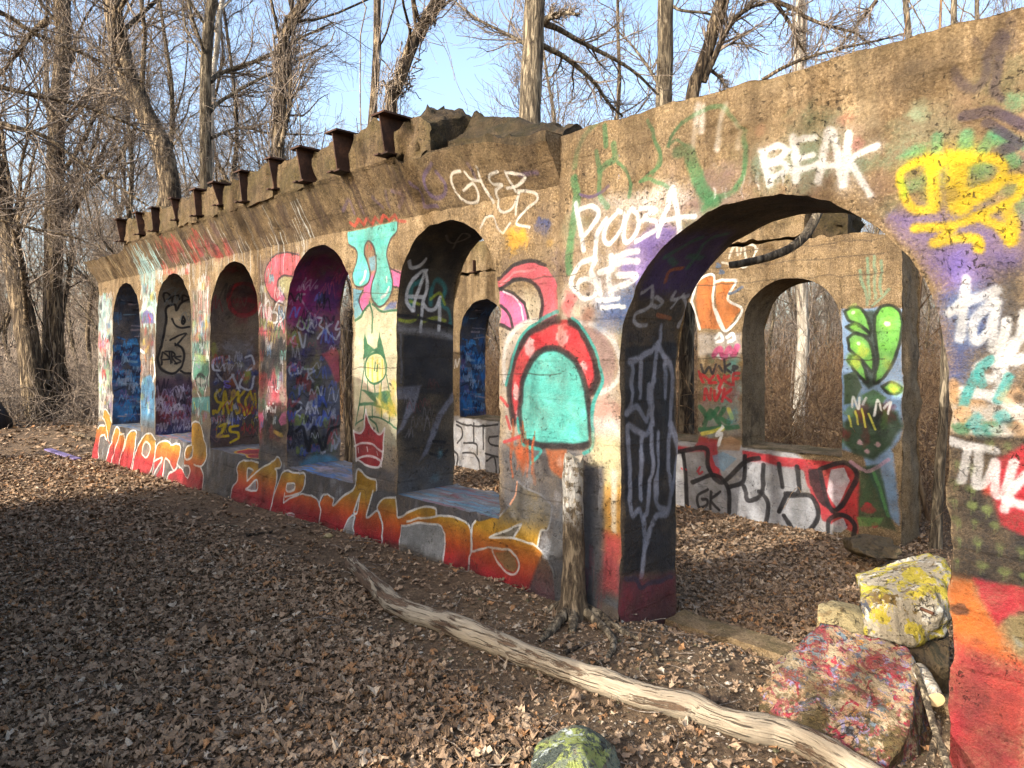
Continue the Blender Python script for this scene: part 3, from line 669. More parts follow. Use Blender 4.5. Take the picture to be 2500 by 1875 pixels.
    gy('A5', [(1000, 705), (1000, 790), (965, 815), (985, 740)]); gy('A5', [(935, 875), (980, 890), (985, 945), (965, 970), (925, 915)])
    lw('A5', [(985, 690), (978, 600), (990, 490), (1055, 488), (1075, 600), (1120, 700), (1120, 820), (1085, 880), (1020, 865)], [(1080, 880), (1110, 960), (1112, 1140)], [(1000, 700), (1000, 790), (960, 820), (934, 790), (940, 720), (985, 690)], [(930, 870), (980, 882), (987, 950), (965, 982), (910, 900), (860, 845)])
    lp('A5', [(664, 1060), (672, 720), (700, 665), (760, 650), (810, 690), (850, 680), (888, 710), (875, 830), (850, 915), (765, 805), (760, 1080)])
    lp('A5', [(782, 1080), (800, 960), (850, 910), (905, 892), (965, 982), (985, 1000), (970, 1120)]); gy('A5', [(720, 860), (745, 810), (752, 830), (690, 1000), (668, 1010), (680, 900)])
    lw('A5', [(662, 1040), (672, 850), (673, 720), (700, 665), (760, 650), (810, 690), (850, 680), (888, 710), (875, 830), (850, 915), (765, 805), (760, 1060)], [(782, 1060), (800, 960), (850, 912)], [(670, 830), (740, 800), (700, 900), (668, 1000)])
    lp('A5', [(480, 960), (500, 760), (535, 640), (590, 585), (640, 600), (668, 700), (662, 830), (640, 930), (610, 1010)])
    gy('A5', [(590 + 33 * math.cos(k), 730 + 68 * math.sin(k)) for k in np.linspace(0, 6.2, 14)])
    lw('A5', [(480, 940), (500, 760), (535, 640), (590, 585), (640, 600), (668, 700), (662, 830), (640, 930), (610, 980)], [(590 + 35 * math.cos(k), 730 + 70 * math.sin(k)) for k in np.linspace(0, 6.3, 14)])
    lp('A5', [(238, 850), (290, 560), (320, 525), (348, 575), (382, 592), (400, 640), (430, 575), (482, 570), (487, 720), (478, 930), (350, 880)])
    lw('A5', [(240, 840), (296, 560), (320, 525), (345, 570), (320, 700), (288, 850)], [(345, 600), (382, 598), (388, 700), (355, 870)], [(392, 740), (420, 590), (482, 568), (487, 750), (470, 910)], [(395, 640), (390, 740)])
    lp('A5', [(80, 830), (135, 545), (168, 512), (215, 530), (262, 680), (215, 610), (180, 610), (165, 830)]); lp('A5', [(185, 440), (200, 375), (230, 380), (265, 480), (245, 640), (215, 520)])
    lw('A5', [(150, 540), (170, 512), (205, 520)], [(235, 640), (205, 600), (180, 615), (172, 700), (162, 830)], [(185, 450), (200, 372), (232, 385), (265, 480)], [(185, 450), (215, 500), (250, 650)], [(95, 800), (130, 560)])
    for i in range(90):                              # soil splashed along the foot
        s = rnd.uniform(-13.1, -2.5); sh.blot((s, -0.04 - 0.024 * max(0, -s - 5) + rnd.uniform(-0.03, 0.03)), rnd.uniform(0.06, 0.2), rnd.uniform(0.02, 0.07), C(92, 74, 54), rnd.uniform(0.3, 0.75), 0.9, 0.6)
    # crown
    P('A7', C(158, 22, 36), [(472, 440), (520, 450), (548, 400), (555, 295), (580, 390), (630, 450), (662, 455), (690, 425), (668, 690), (600, 700), (490, 650)], 0.008)
    lw('A7', [(472, 440), (520, 455), (545, 400), (554, 293)], [(554, 293), (582, 390), (630, 452), (662, 460), (690, 420)], [(690, 420), (680, 540), (664, 690)], [(474, 445), (484, 560), (490, 650)], [(476, 552), (530, 526), (600, 540), (672, 585)], [(490, 640), (560, 617), (630, 635), (664, 660), (640, 695), (560, 680), (490, 640)])
    L('A7', 9, WHITE, [(500, 560), (504, 595)], [(562, 555), (564, 585)], [(634, 585), (636, 612)])
    return sh, f, rnd
def paint_front_right(sh, f, rnd):
    L, P, B = f.L, f.P, f.B
    pink, red, turq = C(204, 84, 100), C(196, 34, 44), C(84, 194, 180)
    # thin older coats that lie under everything near the wide arch
    patches(sh, (-2.9, -1.5, 1.7, 2.55), [C(170, 160, 140), C(104, 128, 96), C(138, 104, 96), C(120, 110, 128), C(168, 150, 130)], 46, 0.13, rnd, 0.45)
    patches(sh, (-3.45, -2.95, 1.9, 2.5), [C(170, 150, 120), C(120, 100, 80), C(96, 84, 110)], 14, 0.12, rnd, 0.5)
    patches(sh, (-1.6, -0.6, 2.3, 2.7), [C(104, 132, 100), C(130, 96, 84), C(150, 136, 110)], 26, 0.12, rnd, 0.45)
    patches(sh, (-0.85, 0.3, 1.9, 2.55), [C(90, 140, 106), C(120, 96, 74), C(110, 90, 120)], 20, 0.14, rnd, 0.5)
    # --- pier between the last small arch and the wide arch
    sh.rect(-3.50, -2.5, 0.9, 1.95, C(196, 184, 170), 0.12, 0.85)
    patches(sh, (-3.45, -2.55, 1.0, 1.8), [C(168, 150, 140), C(206, 190, 160), C(190, 120, 110)], 16, 0.12, rnd, 0.5)
    sh.poly([(-3.52, 0.38), (-2.62, 0.42), (-2.62, 0.85), (-2.9, 1.02), (-3.4, 0.98), (-3.52, 0.9)], C(82, 82, 86), 0.12, 0.95)
    sh.poly([(-3.3, -0.2), (-2.64, -0.2), (-2.64, 0.6), (-2.95, 0.6)], C(86, 88, 92), 0.03, 0.9)
    B('A2', C(212, 160, 40), (1270, 1620), 120, 90, 0.95, 0.5); B('A2', C(40, 62, 122), (1450, 1530), 85, 60, 0.9, 0.5); B('A2', C(196, 150, 60), (1500, 1640), 50, 30, 0.6)
    B('B1', C(210, 176, 90), (300, 20), 70, 30, 0.8); B('B1', C(200, 186, 150), (360, 190), 70, 90, 0.8)
    # pink rings above
    ring_o = [(210, 60), (280, 0), (350, -25), (420, 0), (470, 70), (488, 170), (470, 235), (395, 245), (408, 180), (395, 115), (350, 70), (290, 62), (215, 105)]
    P('B1', pink, ring_o, 0.01, 1, True)
    L('B1', 9, C(230, 150, 150), [(225, 80), (300, 25), (380, 20)], a=0.8)
    L('B1', 16, C(34, 28, 30), [(212, 58), (280, 0), (350, -28), (425, -4)], [(216, 108), (290, 62), (355, 66), (400, 115), (412, 180), (395, 245)])
    P('B1', C(214, 96, 150), [(220, 112), (275, 118), (330, 180), (348, 240), (270, 282), (222, 262)], 0.012)
    L('B1', 13, C(34, 28, 30), [(218, 100), (285, 125), (330, 180), (350, 240)], [(222, 180), (260, 215), (280, 275)], [(222, 262), (270, 282)])
    L('B1', 8, C(240, 220, 226), [(236, 112), (295, 150), (326, 240)])
    P('B1', C(206, 100, 100), [(505, 190), (555, 110), (585, 120), (540, 235)], 0.03, 0.8)
    # white loops left and right
    P('B1', C(150, 116, 112), [(600, 265), (690, 290), (745, 370), (755, 460), (720, 535), (670, 555), (675, 420)], 0.04, 0.8)
    L('B1', 22, C(214, 210, 204), [(585, 252), (660, 262), (730, 320), (770, 410), (768, 490), (730, 545), (668, 570)], [(245, 520), (238, 420), (262, 320), (320, 262), (380, 245)], a=0.85, soft=0.6)
    P('B1', C(150, 140, 138), [(258, 460), (258, 380), (300, 300), (300, 400)], 0.05, 0.6)
    # red band with pale spots over a plain turquoise panel
    P('B1', red, [(275, 700), (262, 540), (280, 410), (340, 300), (440, 240), (525, 240), (600, 290), (650, 390), (665, 510), (632, 590), (600, 480), (540, 392), (450, 366), (380, 392), (332, 470), (310, 600), (302, 700)], 0.01, 1, False)
    for c, rx, ry in (((352, 372), 36, 52), ((505, 312), 42, 42), ((602, 448), 26, 36), ((290, 566), 16, 36), ((300, 668), 12, 20)):
        B('B1', C(226, 214, 206), c, rx, ry, 0.95, 0.35)
    L('B1', 30, C(32, 26, 26), [(282, 705), (266, 600), (266, 500), (292, 400), (348, 306), (440, 250), (490, 240)], [(540, 250), (600, 292), (648, 390), (662, 500), (636, 570)], soft=0.5)
    P('B1', turq, [(312, 782), (310, 640), (318, 540), (345, 455), (400, 390), (455, 372), (520, 386), (570, 430), (602, 510), (618, 620), (628, 740), (622, 800), (470, 808)], 0.01, 1)
    B('B1', C(112, 208, 196), (450, 520), 70, 110, 0.35)
    L('B1', 26, C(30, 26, 28), [(318, 790), (308, 640), (318, 540), (345, 455), (400, 388), (455, 368), (520, 384), (570, 428), (604, 510), (622, 620), (632, 740), (624, 806), (470, 816), (318, 792)], soft=0.5)
    L('B1', 13, C(56, 160, 150), [(248, 535), (275, 430), (310, 330), (370, 265), (430, 225), (490, 206)], [(553, 235), (610, 280), (650, 350), (675, 430), (680, 520), (650, 585), (636, 650), (640, 760), (640, 820), (600, 845)], [(300, 690), (306, 760), (330, 812), (400, 825), (398, 850), (360, 885)], soft=0.4)
    # orange below it
    P('B1', C(176, 88, 42), [(428, 830), (522, 830), (524, 880), (506, 960), (470, 950), (440, 900)], 0.02, 0.95)
    P('B1', C(180, 84, 40), [(250, 800), (350, 822), (345, 900), (320, 940), (300, 900), (285, 840)], 0.03, 0.85)
    drips(sh, -3.42, -3.2, 0.95, 1.15, C(176, 80, 40), 14, rnd, 0.02, 0.8, (0.1, 0.3))
    P('B1', C(50, 46, 48), [(395, 850), (440, 860), (450, 960), (420, 930)], 0.03, 0.8)
    L('B1', 14, red, [(225, 590), (255, 630)], [(250, 680), (265, 730)], [(240, 790), (300, 770)], a=0.8)
    B('B1', C(180, 180, 184), (340, 940), 46, 60, 0.5); B('B1', C(180, 180, 184), (480, 1040), 22, 28, 0.6); B('B1', C(178, 178, 180), (432, 1265), 36, 46, 0.8, 0.4); B('B1', C(190, 190, 196), (490, 885), 22, 30, 0.5)
    L('A7', 13, C(226, 150, 110), [(1575, 960), (1612, 890), (1620, 800)], a=0.8)
    # right edge of that pier: pale yellow, then orange and pink
    P('B1', C(222, 210, 160), [(640, 760), (770, 740), (772, 1010), (700, 1000), (690, 900), (630, 900)], 0.06, 0.9)
    P('B1', C(214, 214, 206), [(640, 690), (772, 700), (772, 780), (650, 770)], 0.06, 0.8)
    P('B1', C(216, 160, 70), [(690, 985), (772, 985), (772, 1250), (690, 1250)], 0.07, 0.85)
    P('B1', C(206, 82, 86), [(685, 1200), (770, 1220), (768, 1480), (690, 1450)], 0.06, 0.9)
    L('B1', 26, C(232, 226, 214), [(738, 930), (738, 1050), (736, 1190)], soft=0.7, a=0.85)
    P('B1', C(84, 86, 92), [(612, 900), (690, 910), (688, 1460), (620, 1440)], 0.03, 0.9)  # dark strip: the sawn trunk's cast shadow, put into the pier's colour
    P('B1', C(86, 92, 100), [(640, 1455), (768, 1510), (768, 1540), (650, 1490)], 0.02, 0.9)
    drips(sh, -2.75, -2.55, 0.2, 0.5, C(120, 50, 60), 10, rnd, 0.014, 0.5, (0.1, 0.25))
    # --- wall left of and over the wide arch
    pur, pur2, blue = C(104, 84, 156), C(116, 98, 174), C(46, 78, 142)
    P('B2', pur, [(560, 1180), (640, 1010), (760, 900), (860, 800), (1045, 860), (1000, 960), (900, 1060), (800, 1190), (740, 1310), (700, 1330), (640, 1280)], 0.05, 0.95)
    P('B2', blue, [(390, 1480), (520, 1380), (640, 1310), (740, 1300), (690, 1450), (640, 1659), (400, 1640)], 0.12, 0.9)
    B('B2', C(140, 86, 64), (300, 1560), 80, 70, 0.7); B('B2', C(204, 90, 90), (150, 1440), 50, 90, 0.7); B('B2', C(216, 208, 170), (215, 1540), 40, 60, 0.8)
    B('B2', C(116, 92, 84), (1330, 470), 130, 110, 0.6); B('B2', C(124, 100, 92), (1000, 350), 90, 130, 0.4); B('B2', C(150, 130, 120), (1440, 380), 90, 70, 0.4); B('B2', C(120, 84, 80), (1100, 690), 130, 60, 0.6)
    B('A3', C(120, 92, 82), (1380, 1120), 100, 90, 0.6); B('A3', C(70, 112, 84), (1200, 1000), 150, 60, 0.5); B('A3', C(58, 96, 70), (960, 920), 60, 90, 0.5); B('A3', C(60, 100, 72), (620, 980), 40, 110, 0.5); B('A3', C(66, 96, 76), (1400, 1250), 80, 60, 0.6); B('A3', C(200, 120, 100), (1140, 720), 50, 40, 0.5); B('A3', C(200, 110, 96), (640, 790), 35, 30, 0.5); B('A3', C(160, 190, 160), (1590, 660), 50, 60, 0.5); B('A3', C(170, 90, 90), (1230, 860), 40, 50, 0.5)
    g = C(64, 122, 74)
    L('B2', 44, g, [(440, 50), (452, 190)], a=0.9); L('B2', 40, g, [(400, 0), (300, 100), (235, 220), (190, 380)], a=0.55, soft=0.7)
    L('B2', 66, g, [(195, 470), (212, 620), (190, 820), (160, 1000), (150, 1200)], a=0.85); L('B2', 40, g, [(372, 245), (392, 330), (400, 420), (402, 600), (440, 690)], a=0.9)
    L('B2', 50, g, [(515, 180), (520, 290), (455, 350), (400, 400)], a=0.9); L('B2', 26, g, [(540, 322), (610, 395), (645, 500), (632, 610)], [(790, -10), (850, 150), (895, 280), (880, 360), (800, 430), (720, 490)], [(720, 490), (820, 475), (900, 510), (945, 555)], a=0.9)
    L('B2', 22, g, [(960, 205), (985, 110), (1065, 0)], [(960, 185), (1030, 140), (1092, 190)], a=0.85)
    L('B2', 92, g, [(1030, 240), (1110, 235), (1150, 350), (1200, 490), (1260, 590), (1330, 650)], a=0.9); L('B2', 40, g, [(1230, 700), (1350, 620), (1450, 580), (1515, 520), (1560, 400), (1570, 250), (1540, 80)], a=0.6, soft=0.6)
    P('B2', g, [(1195, 560), (1330, 620), (1400, 610), (1300, 700), (1230, 740)], 0.05, 0.9)
    L('A3', 22, g, [(90, 890), (150, 770), (280, 680), (400, 650), (500, 750), (545, 880), (540, 1030), (490, 1140)], a=0.75, soft=0.6); L('A3', 20, g, [(0, 830), (45, 920), (0, 1060)], a=0.7)
    L('B2', 24, C(84, 64, 108), [(240, 600), (330, 606), (420, 570), (472, 520)], a=0.8)
    def wst(w, *p, **k):
        L('B2', w * 2.0, C(228, 226, 222), *p, soft=1.3, a=0.18)
        L('B2', w, C(228, 226, 222), *p, **k)
    L('A3', 30, C(222, 216, 206), [(270, 640), (240, 890)], [(300, 650), (292, 800)], [(425, 640), (380, 900)], [(500, 760), (505, 890)], a=0.55, soft=0.9)
    wst(80, [(420, 650), (650, 660), (850, 600)], [(960, 560), (1080, 620)], a=0.35, soft=1.2)
    wst(40, [(205, 690), (240, 850), (272, 1040)], [(440, 790), (388, 890), (372, 990), (360, 1110)], [(960, 570), (920, 720), (870, 915)], [(985, 550), (1020, 700), (1042, 885)])
    wst(33, [(210, 725), (330, 685), (388, 745), (330, 850), (275, 935)], [(530, 730), (448, 850), (436, 950), (490, 985), (560, 880), (590, 760), (532, 716)], [(650, 705), (592, 810), (582, 925), (625, 975), (682, 890), (702, 770), (660, 705)], [(715, 700), (850, 700), (770, 760), (725, 800), (825, 795), (848, 850), (770, 920), (690, 965)], [(885, 800), (1010, 772), (1165, 760)])
    wst(36, [(340, 1105), (230, 1160), (168, 1290), (225, 1400), (330, 1425), (378, 1340), (330, 1275), (230, 1292), (205, 1380)])
    wst(46, [(360, 1120), (325, 1210), (390, 1300), (402, 1390)], [(500, 1090), (475, 1250), (498, 1390)], [(400, 1215), (500, 1190)], [(520, 1105), (620, 1060), (712, 1040)], [(500, 1165), (600, 1125), (712, 1122)], [(555, 1235), (695, 1235), (640, 1290), (515, 1345)], a=0.95)
    wst(34, [(375, 1450), (552, 1425)], [(420, 1500), (590, 1490)])
    def w3(w, *p):
        L('A3', w * 2.0, C(230, 228, 224), *p, soft=1.3, a=0.18)
        L('A3', w, C(230, 228, 224), *p, soft=0.5)
    w3(40, [(640, 915), (672, 1010), (700, 1110)], [(830, 830), (850, 980), (850, 1090)], [(1050, 800), (1012, 950), (982, 1100)], [(1075, 800), (1110, 950), (1132, 1115)], [(1172, 810), (1160, 960), (1145, 1110)])
    w3(32, [(645, 922), (735, 882), (790, 900), (755, 955), (675, 985)], [(675, 985), (770, 985), (795, 1030), (715, 1068)], [(830, 1040), (920, 1015), (1000, 990)], [(830, 850), (970, 832)], [(850, 960), (955, 935)], [(1000, 1005), (1130, 990)], [(1345, 880), (1225, 930), (1160, 985)], [(1170, 965), (1232, 1060), (1292, 1172)])
    drips(sh, -1.9, -1.4, 2.42, 2.5, C(220, 216, 210), 14, rnd, 0.01, 0.6, (0.03, 0.08))
    # --- wall right of the wide arch
    P('B4', pur2, [(565, 690), (640, 655), (760, 640), (900, 620), (1010, 590), (1110, 650), (1260, 700), (1260, 960), (1120, 1010), (1060, 1070), (870, 1080), (800, 960), (690, 820)], 0.08, 0.97)
    P('B4', C(48, 48, 52), [(1100, 930), (1300, 880), (1300, 1700), (1010, 1700), (900, 1400), (1000, 1200), (1060, 1040)], 0.15, 0.9)
    P('B4', C(38, 74, 148), [(830, 1090), (1060, 1050), (1100, 1120), (1080, 1300), (960, 1400), (940, 1520), (870, 1520), (860, 1250)], 0.08, 0.97)
    B('B4', C(120, 100, 168), (1190, 880), 90, 60, 0.5)
    mint = C(84, 160, 112)
    P('B4', mint, [(615, 395), (700, 330), (760, 320), (750, 370), (690, 390)], 0.03, 0.8); L('B4', 48, mint, [(960, 275), (955, 370)], [(820, 290), (800, 370)], [(1030, 380), (1090, 300)], [(1100, 290), (1170, 300), (1240, 330)], [(1120, 320), (1200, 420)], a=0.75, soft=0.5)
    B('B4', mint, (1030, 450), 60, 60, 0.7); B('B4', mint, (690, 520), 60, 50, 0.6); B('B4', mint, (1200, 120), 70, 50, 0.5); B('B4', C(60, 140, 130), (1225, 640), 40, 70, 0.7); B('B4', mint, (1180, 540), 70, 40, 0.6); B('B4', C(150, 196, 160), (720, 180), 50, 50, 0.4)
    dk = C(66, 56, 72)
    L('A3', 46, dk, [(1800, 430), (1842, 510), (1920, 548), (1978, 480), (2008, 350), (2080, 225)], [(2105, 250), (2062, 400), (2042, 560), (2085, 620)], a=0.85, soft=0.6); L('A3', 40, dk, [(2140, 150), (2160, 300)], [(1940, 250), (1990, 330)], a=0.4, soft=0.9)
    L('B4', 48, dk, [(950, 180), (1080, 185), (1200, 212), (1260, 230)], a=0.95); L('B4', 42, dk, [(1060, 240), (1150, 285), (1222, 322), (1150, 358), (1090, 392)], a=0.95)
    ye = C(232, 196, 26); y = lambda w, *p: (L('B4', w * 1.9, ye, *p, soft=1.3, a=0.18), L('B4', w, ye, *p, soft=0.6))
    y(36, [(800, 395), (700, 420), (625, 480), (640, 590), (700, 655), (790, 655)]); L('B4', 26, C(140, 200, 40), [(628, 500), (640, 590)], a=0.6, soft=0.8)
    y(50, [(760, 400), (782, 500), (795, 630)], [(930, 395), (932, 520), (940, 650)]); y(62, [(790, 440), (880, 395), (960, 395)], [(900, 420), (900, 640)])
    y(40, [(950, 410), (1080, 398), (1135, 450), (1090, 525), (1000, 560), (940, 600)], [(930, 645), (1060, 560), (1150, 498), (1235, 500)], [(1235, 500), (1200, 590), (1100, 640), (1000, 680)], [(1010, 690), (860, 738), (705, 746)], [(880, 755), (785, 825), (900, 798), (1005, 805), (1022, 855)], [(1020, 690), (1120, 740), (1180, 815)]); y(50, [(1152, 640), (1180, 720), (1188, 812)])
    B('B4', C(132, 108, 72), (885, 590), 36, 46, 0.85)
    w4 = lambda w, *p: (L('B4', w * 1.9, C(228, 228, 226), *p, soft=1.3, a=0.25), L('B4', w, C(228, 228, 226), *p, soft=0.45))
    w4(40, [(958, 1020), (942, 1150), (920, 1300)], [(870, 1172), (1000, 1112), (1105, 1058)], [(1095, 1110), (990, 1225), (1000, 1310), (1075, 1250), (1105, 1120), (1085, 1250), (1100, 1345), (1150, 1270), (1155, 1215), (1140, 1330), (1160, 1390), (1225, 1300), (1250, 1180)])
    w4(44, [(1250, 1395), (1195, 1400), (1200, 1310)], [(1145, 1400), (1030, 1430), (1015, 1490), (1110, 1495), (1150, 1430), (1112, 1610)], [(930, 1560), (1090, 1592), (1200, 1650)])
    tq = C(66, 168, 164); L('B4', 40, tq, [(1090, 1400), (1022, 1460), (1032, 1530)], [(1000, 1480), (945, 1600), (925, 1680)], [(1175, 1500), (1115, 1610)], a=0.9)
    B('B4', C(204, 156, 106), (890, 1560), 28, 60, 0.95, 0.4); B('B4', C(204, 156, 106), (1190, 1600), 55, 50, 0.9, 0.4); B('B4', C(204, 156, 106), (1010, 1640), 50, 30, 0.9, 0.4); B('B4', BLACK, (1215, 1600), 24, 22, 0.8)
    # lower right pier
    P('B5', C(206, 200, 190), [(612, -20), (980, -20), (980, 128), (612, 118)], 0.03, 0.9)
    for c, q in ((C(50, 120, 76), (660, 90)), (C(70, 170, 170), (720, 50)), (C(206, 156, 106), (660, 20)), (C(50, 120, 76), (800, 90)), (C(70, 170, 170), (850, 40)), (BLACK, (870, 80)), (C(206, 156, 106), (910, 100)), (C(70, 170, 170), (760, 100)), (WHITE, (840, 100))):
        B('B5', c, q, 44, 40, 0.95, 0.4)
    P('B5', C(24, 23, 26), [(600, 118), (980, 126), (980, 840), (600, 780)], 0.02, 1.0)
    patches(sh, (-0.8, -0.3, 0.55, 1.05), [C(44, 44, 48), C(18, 18, 22)], 14, 0.1, rnd, 0.6)
    gd = C(122, 136, 74)
    for q in ((635, 240), (705, 265), (870, 170), (640, 340), (710, 370), (632, 420), (710, 440), (780, 462), (632, 512), (720, 522), (820, 537), (640, 602), (735, 617), (835, 637), (930, 657), (635, 697), (750, 722), (850, 752), (940, 772), (790, 150)):
        B('B5', gd, q, 23, 23, 0.95, 0.6, 0.6)
        L('B5', 5, gd, [q, (q[0] - 4, q[1] + 46)], [(q[0] + 12, q[1]), (q[0] + 10, q[1] + 36)], a=0.7)
    P('B5', C(190, 34, 48), [(800, 235), (870, 200), (960, 150), (980, 600), (930, 580), (850, 540), (800, 400), (760, 380)], 0.02, 0.97); B('B5', C(206, 96, 60), (775, 375), 20, 36, 0.7)
    L('B5', 34, C(230, 228, 226), [(618, 152), (720, 172), (812, 188)], [(690, 180), (675, 250), (660, 330)], [(740, 190), (725, 350), (775, 330), (812, 240), (812, 330), (825, 400), (865, 370), (900, 245)], [(960, 300), (900, 370), (862, 462)], [(870, 425), (960, 450)], soft=0.4)
    P('B5', C(190, 98, 32), [(596, 770), (720, 788), (740, 870), (835, 1015), (870, 1120), (980, 1210), (980, 1240), (800, 1160), (640, 1118), (586, 1085)], 0.05, 1.0)
    P('B5', C(160, 26, 46), [(715, 786), (980, 836), (980, 930), (850, 1010), (830, 1022), (745, 870)], 0.02, 1.0)
    P('B5', C(160, 34, 44), [(580, 1080), (700, 1110), (830, 1165), (980, 1230), (980, 2000), (540, 2000), (560, 1400)], 0.10, 1.0)
    patches(sh, (-0.85, -0.2, -0.2, 0.25), [C(190, 76, 54), C(124, 22, 36), C(176, 60, 66), C(96, 48, 42), C(84, 40, 40)], 34, 0.10, rnd, 0.55)
    patches(sh, (-0.85, -0.2, -0.4, -0.08), [C(120, 130, 140), C(150, 40, 60)], 8, 0.1, rnd, 0.5)
    B('B5', C(52, 36, 34), (650, 930), 48, 30, 0.95, 0.4); B('B5', C(130, 120, 80), (915, 1040), 60, 80, 0.8); B('B5', C(150, 160, 160), (920, 1090), 28, 22, 0.7)
    patches(sh, (-0.1, 0.8, -0.3, 2.2), [C(190, 44, 52), C(46, 46, 50), C(214, 116, 36), C(60, 90, 150)], 40, 0.3, rnd, 0.9)
    # --- corbel: old tags, and paint run down the slope
    drips(sh, -12.7, -10.8, 2.7, 3.0, C(176, 158, 122), 30, rnd, 0.02, 0.5, (0.1, 0.3))
    drips(sh, -10.8, -9.9, 2.68, 3.02, C(150, 196, 200), 44, rnd, 0.022, 0.85, (0.15, 0.4))
    drips(sh, -9.9, -6.0, 2.62, 3.02, C(196, 200, 196), 90, rnd, 0.011, 0.75, (0.12, 0.45))
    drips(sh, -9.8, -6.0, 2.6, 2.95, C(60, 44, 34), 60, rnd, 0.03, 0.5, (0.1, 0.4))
    tags(sh, (-9.9, -8.0, 2.66, 2.92), [C(176, 46, 44), C(150, 40, 50)], 26, 0.14, rnd, 0.026, 0.8)
    patches(sh, (-9.6, -7.6, 2.66, 2.9), [C(160, 44, 44), C(90, 60, 70)], 14, 0.09, rnd, 0.6)
    tags(sh, (-10.1, -8.9, 2.5, 2.66), [C(206, 206, 204), C(186, 60, 56)], 16, 0.14, rnd, 0.02, 0.8)
    L('A6', 24, C(178, 66, 52), [(930, 160), (975, 190), (1010, 130), (1040, 185), (1090, 120), (1130, 180), (1160, 110), (1210, 165), (1240, 100), (1290, 150), (1340, 90), (1370, 150), (1440, 150)], smooth=False, a=0.85)
    pp = C(82, 66, 104)
    L('A2', 24, pp, [(720, 1110), (662, 1200), (700, 1320), (780, 1330), (802, 1250), (745, 1180)], [(560, 1240), (622, 1290), (642, 1390), (740, 1390)], a=0.7, soft=0.6)
    L('A2', 22, pp, [(100, 1420), (140, 1350), (180, 1440)], [(210, 1360), (240, 1440)], [(300, 1330), (370, 1400)], [(390, 1290), (410, 1400)], [(430, 1290), (500, 1320), (480, 1400)], [(960, 1110), (1000, 1200)], [(1300, 1190), (1420, 1170)], a=0.5, soft=0.7)
    L('A2', 16, C(214, 208, 196), [(905, 1160), (850, 1180), (850, 1270), (900, 1340), (980, 1368), (1022, 1330), (985, 1240), (920, 1285)], [(930, 1160), (975, 1212), (1036, 1222)], [(1015, 1130), (1055, 1260), (1112, 1365)], [(1152, 1160), (1098, 1190), (1112, 1240), (1182, 1250), (1128, 1292), (1145, 1380), (1190, 1432), (1255, 1400), (1290, 1300), (1268, 1450)], [(1200, 1160), (1250, 1250), (1272, 1290)], [(1205, 1165), (1300, 1180), (1338, 1200), (1290, 1250), (1215, 1270)], [(1290, 1290), (1400, 1308), (1412, 1360), (1330, 1430), (1270, 1510), (1360, 1532)], [(1030, 1540), (1060, 1470), (1112, 1460), (1132, 1530), (1182, 1578), (1222, 1510)], a=0.85, soft=0.5)
    # grime that has settled on the corbel and below the beams
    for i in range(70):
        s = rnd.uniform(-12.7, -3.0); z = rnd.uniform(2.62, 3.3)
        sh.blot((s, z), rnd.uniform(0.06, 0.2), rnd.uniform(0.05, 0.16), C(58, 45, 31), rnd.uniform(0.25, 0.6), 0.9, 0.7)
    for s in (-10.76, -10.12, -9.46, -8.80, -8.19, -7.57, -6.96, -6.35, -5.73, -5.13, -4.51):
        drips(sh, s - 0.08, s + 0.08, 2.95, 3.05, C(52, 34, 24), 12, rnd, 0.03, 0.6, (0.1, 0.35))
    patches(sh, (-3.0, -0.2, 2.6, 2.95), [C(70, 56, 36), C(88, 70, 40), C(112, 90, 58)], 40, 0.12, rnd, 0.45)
    # pour joints and cracks in the concrete
    ck = C(40, 32, 26)
    for z, s0, s1 in ((1.42, -12.7, -2.9), (2.05, -5.3, -2.6), (0.62, -3.5, -2.6)):
        sx = np.arange(s0, s1, 0.15); sh.line(np.stack([sx, z + rnd.normal(0, 0.008, len(sx))], -1), 0.008, ck, 0.6, 0.55, False)
    for i in range(26):
        s = rnd.uniform(-12.5, 0); z = rnd.uniform(0.1, 2.9); a = rnd.uniform(0, 6.28); p = [(s, z)]
        for k in range(7):
            a += rnd.normal(0, 0.6); p.append((p[-1][0] + 0.05 * math.cos(a), p[-1][1] + 0.05 * math.sin(a)))
        sh.line(p, 0.005, ck, 0.6, 0.6, False)
    sh.line([(-2.955, 3.0), (-2.95, 2.4), (-2.96, 1.9), (-2.945, 1.62)], 0.07, C(96, 76, 52), 0.8, 0.75, True, 0.6)
    return sh

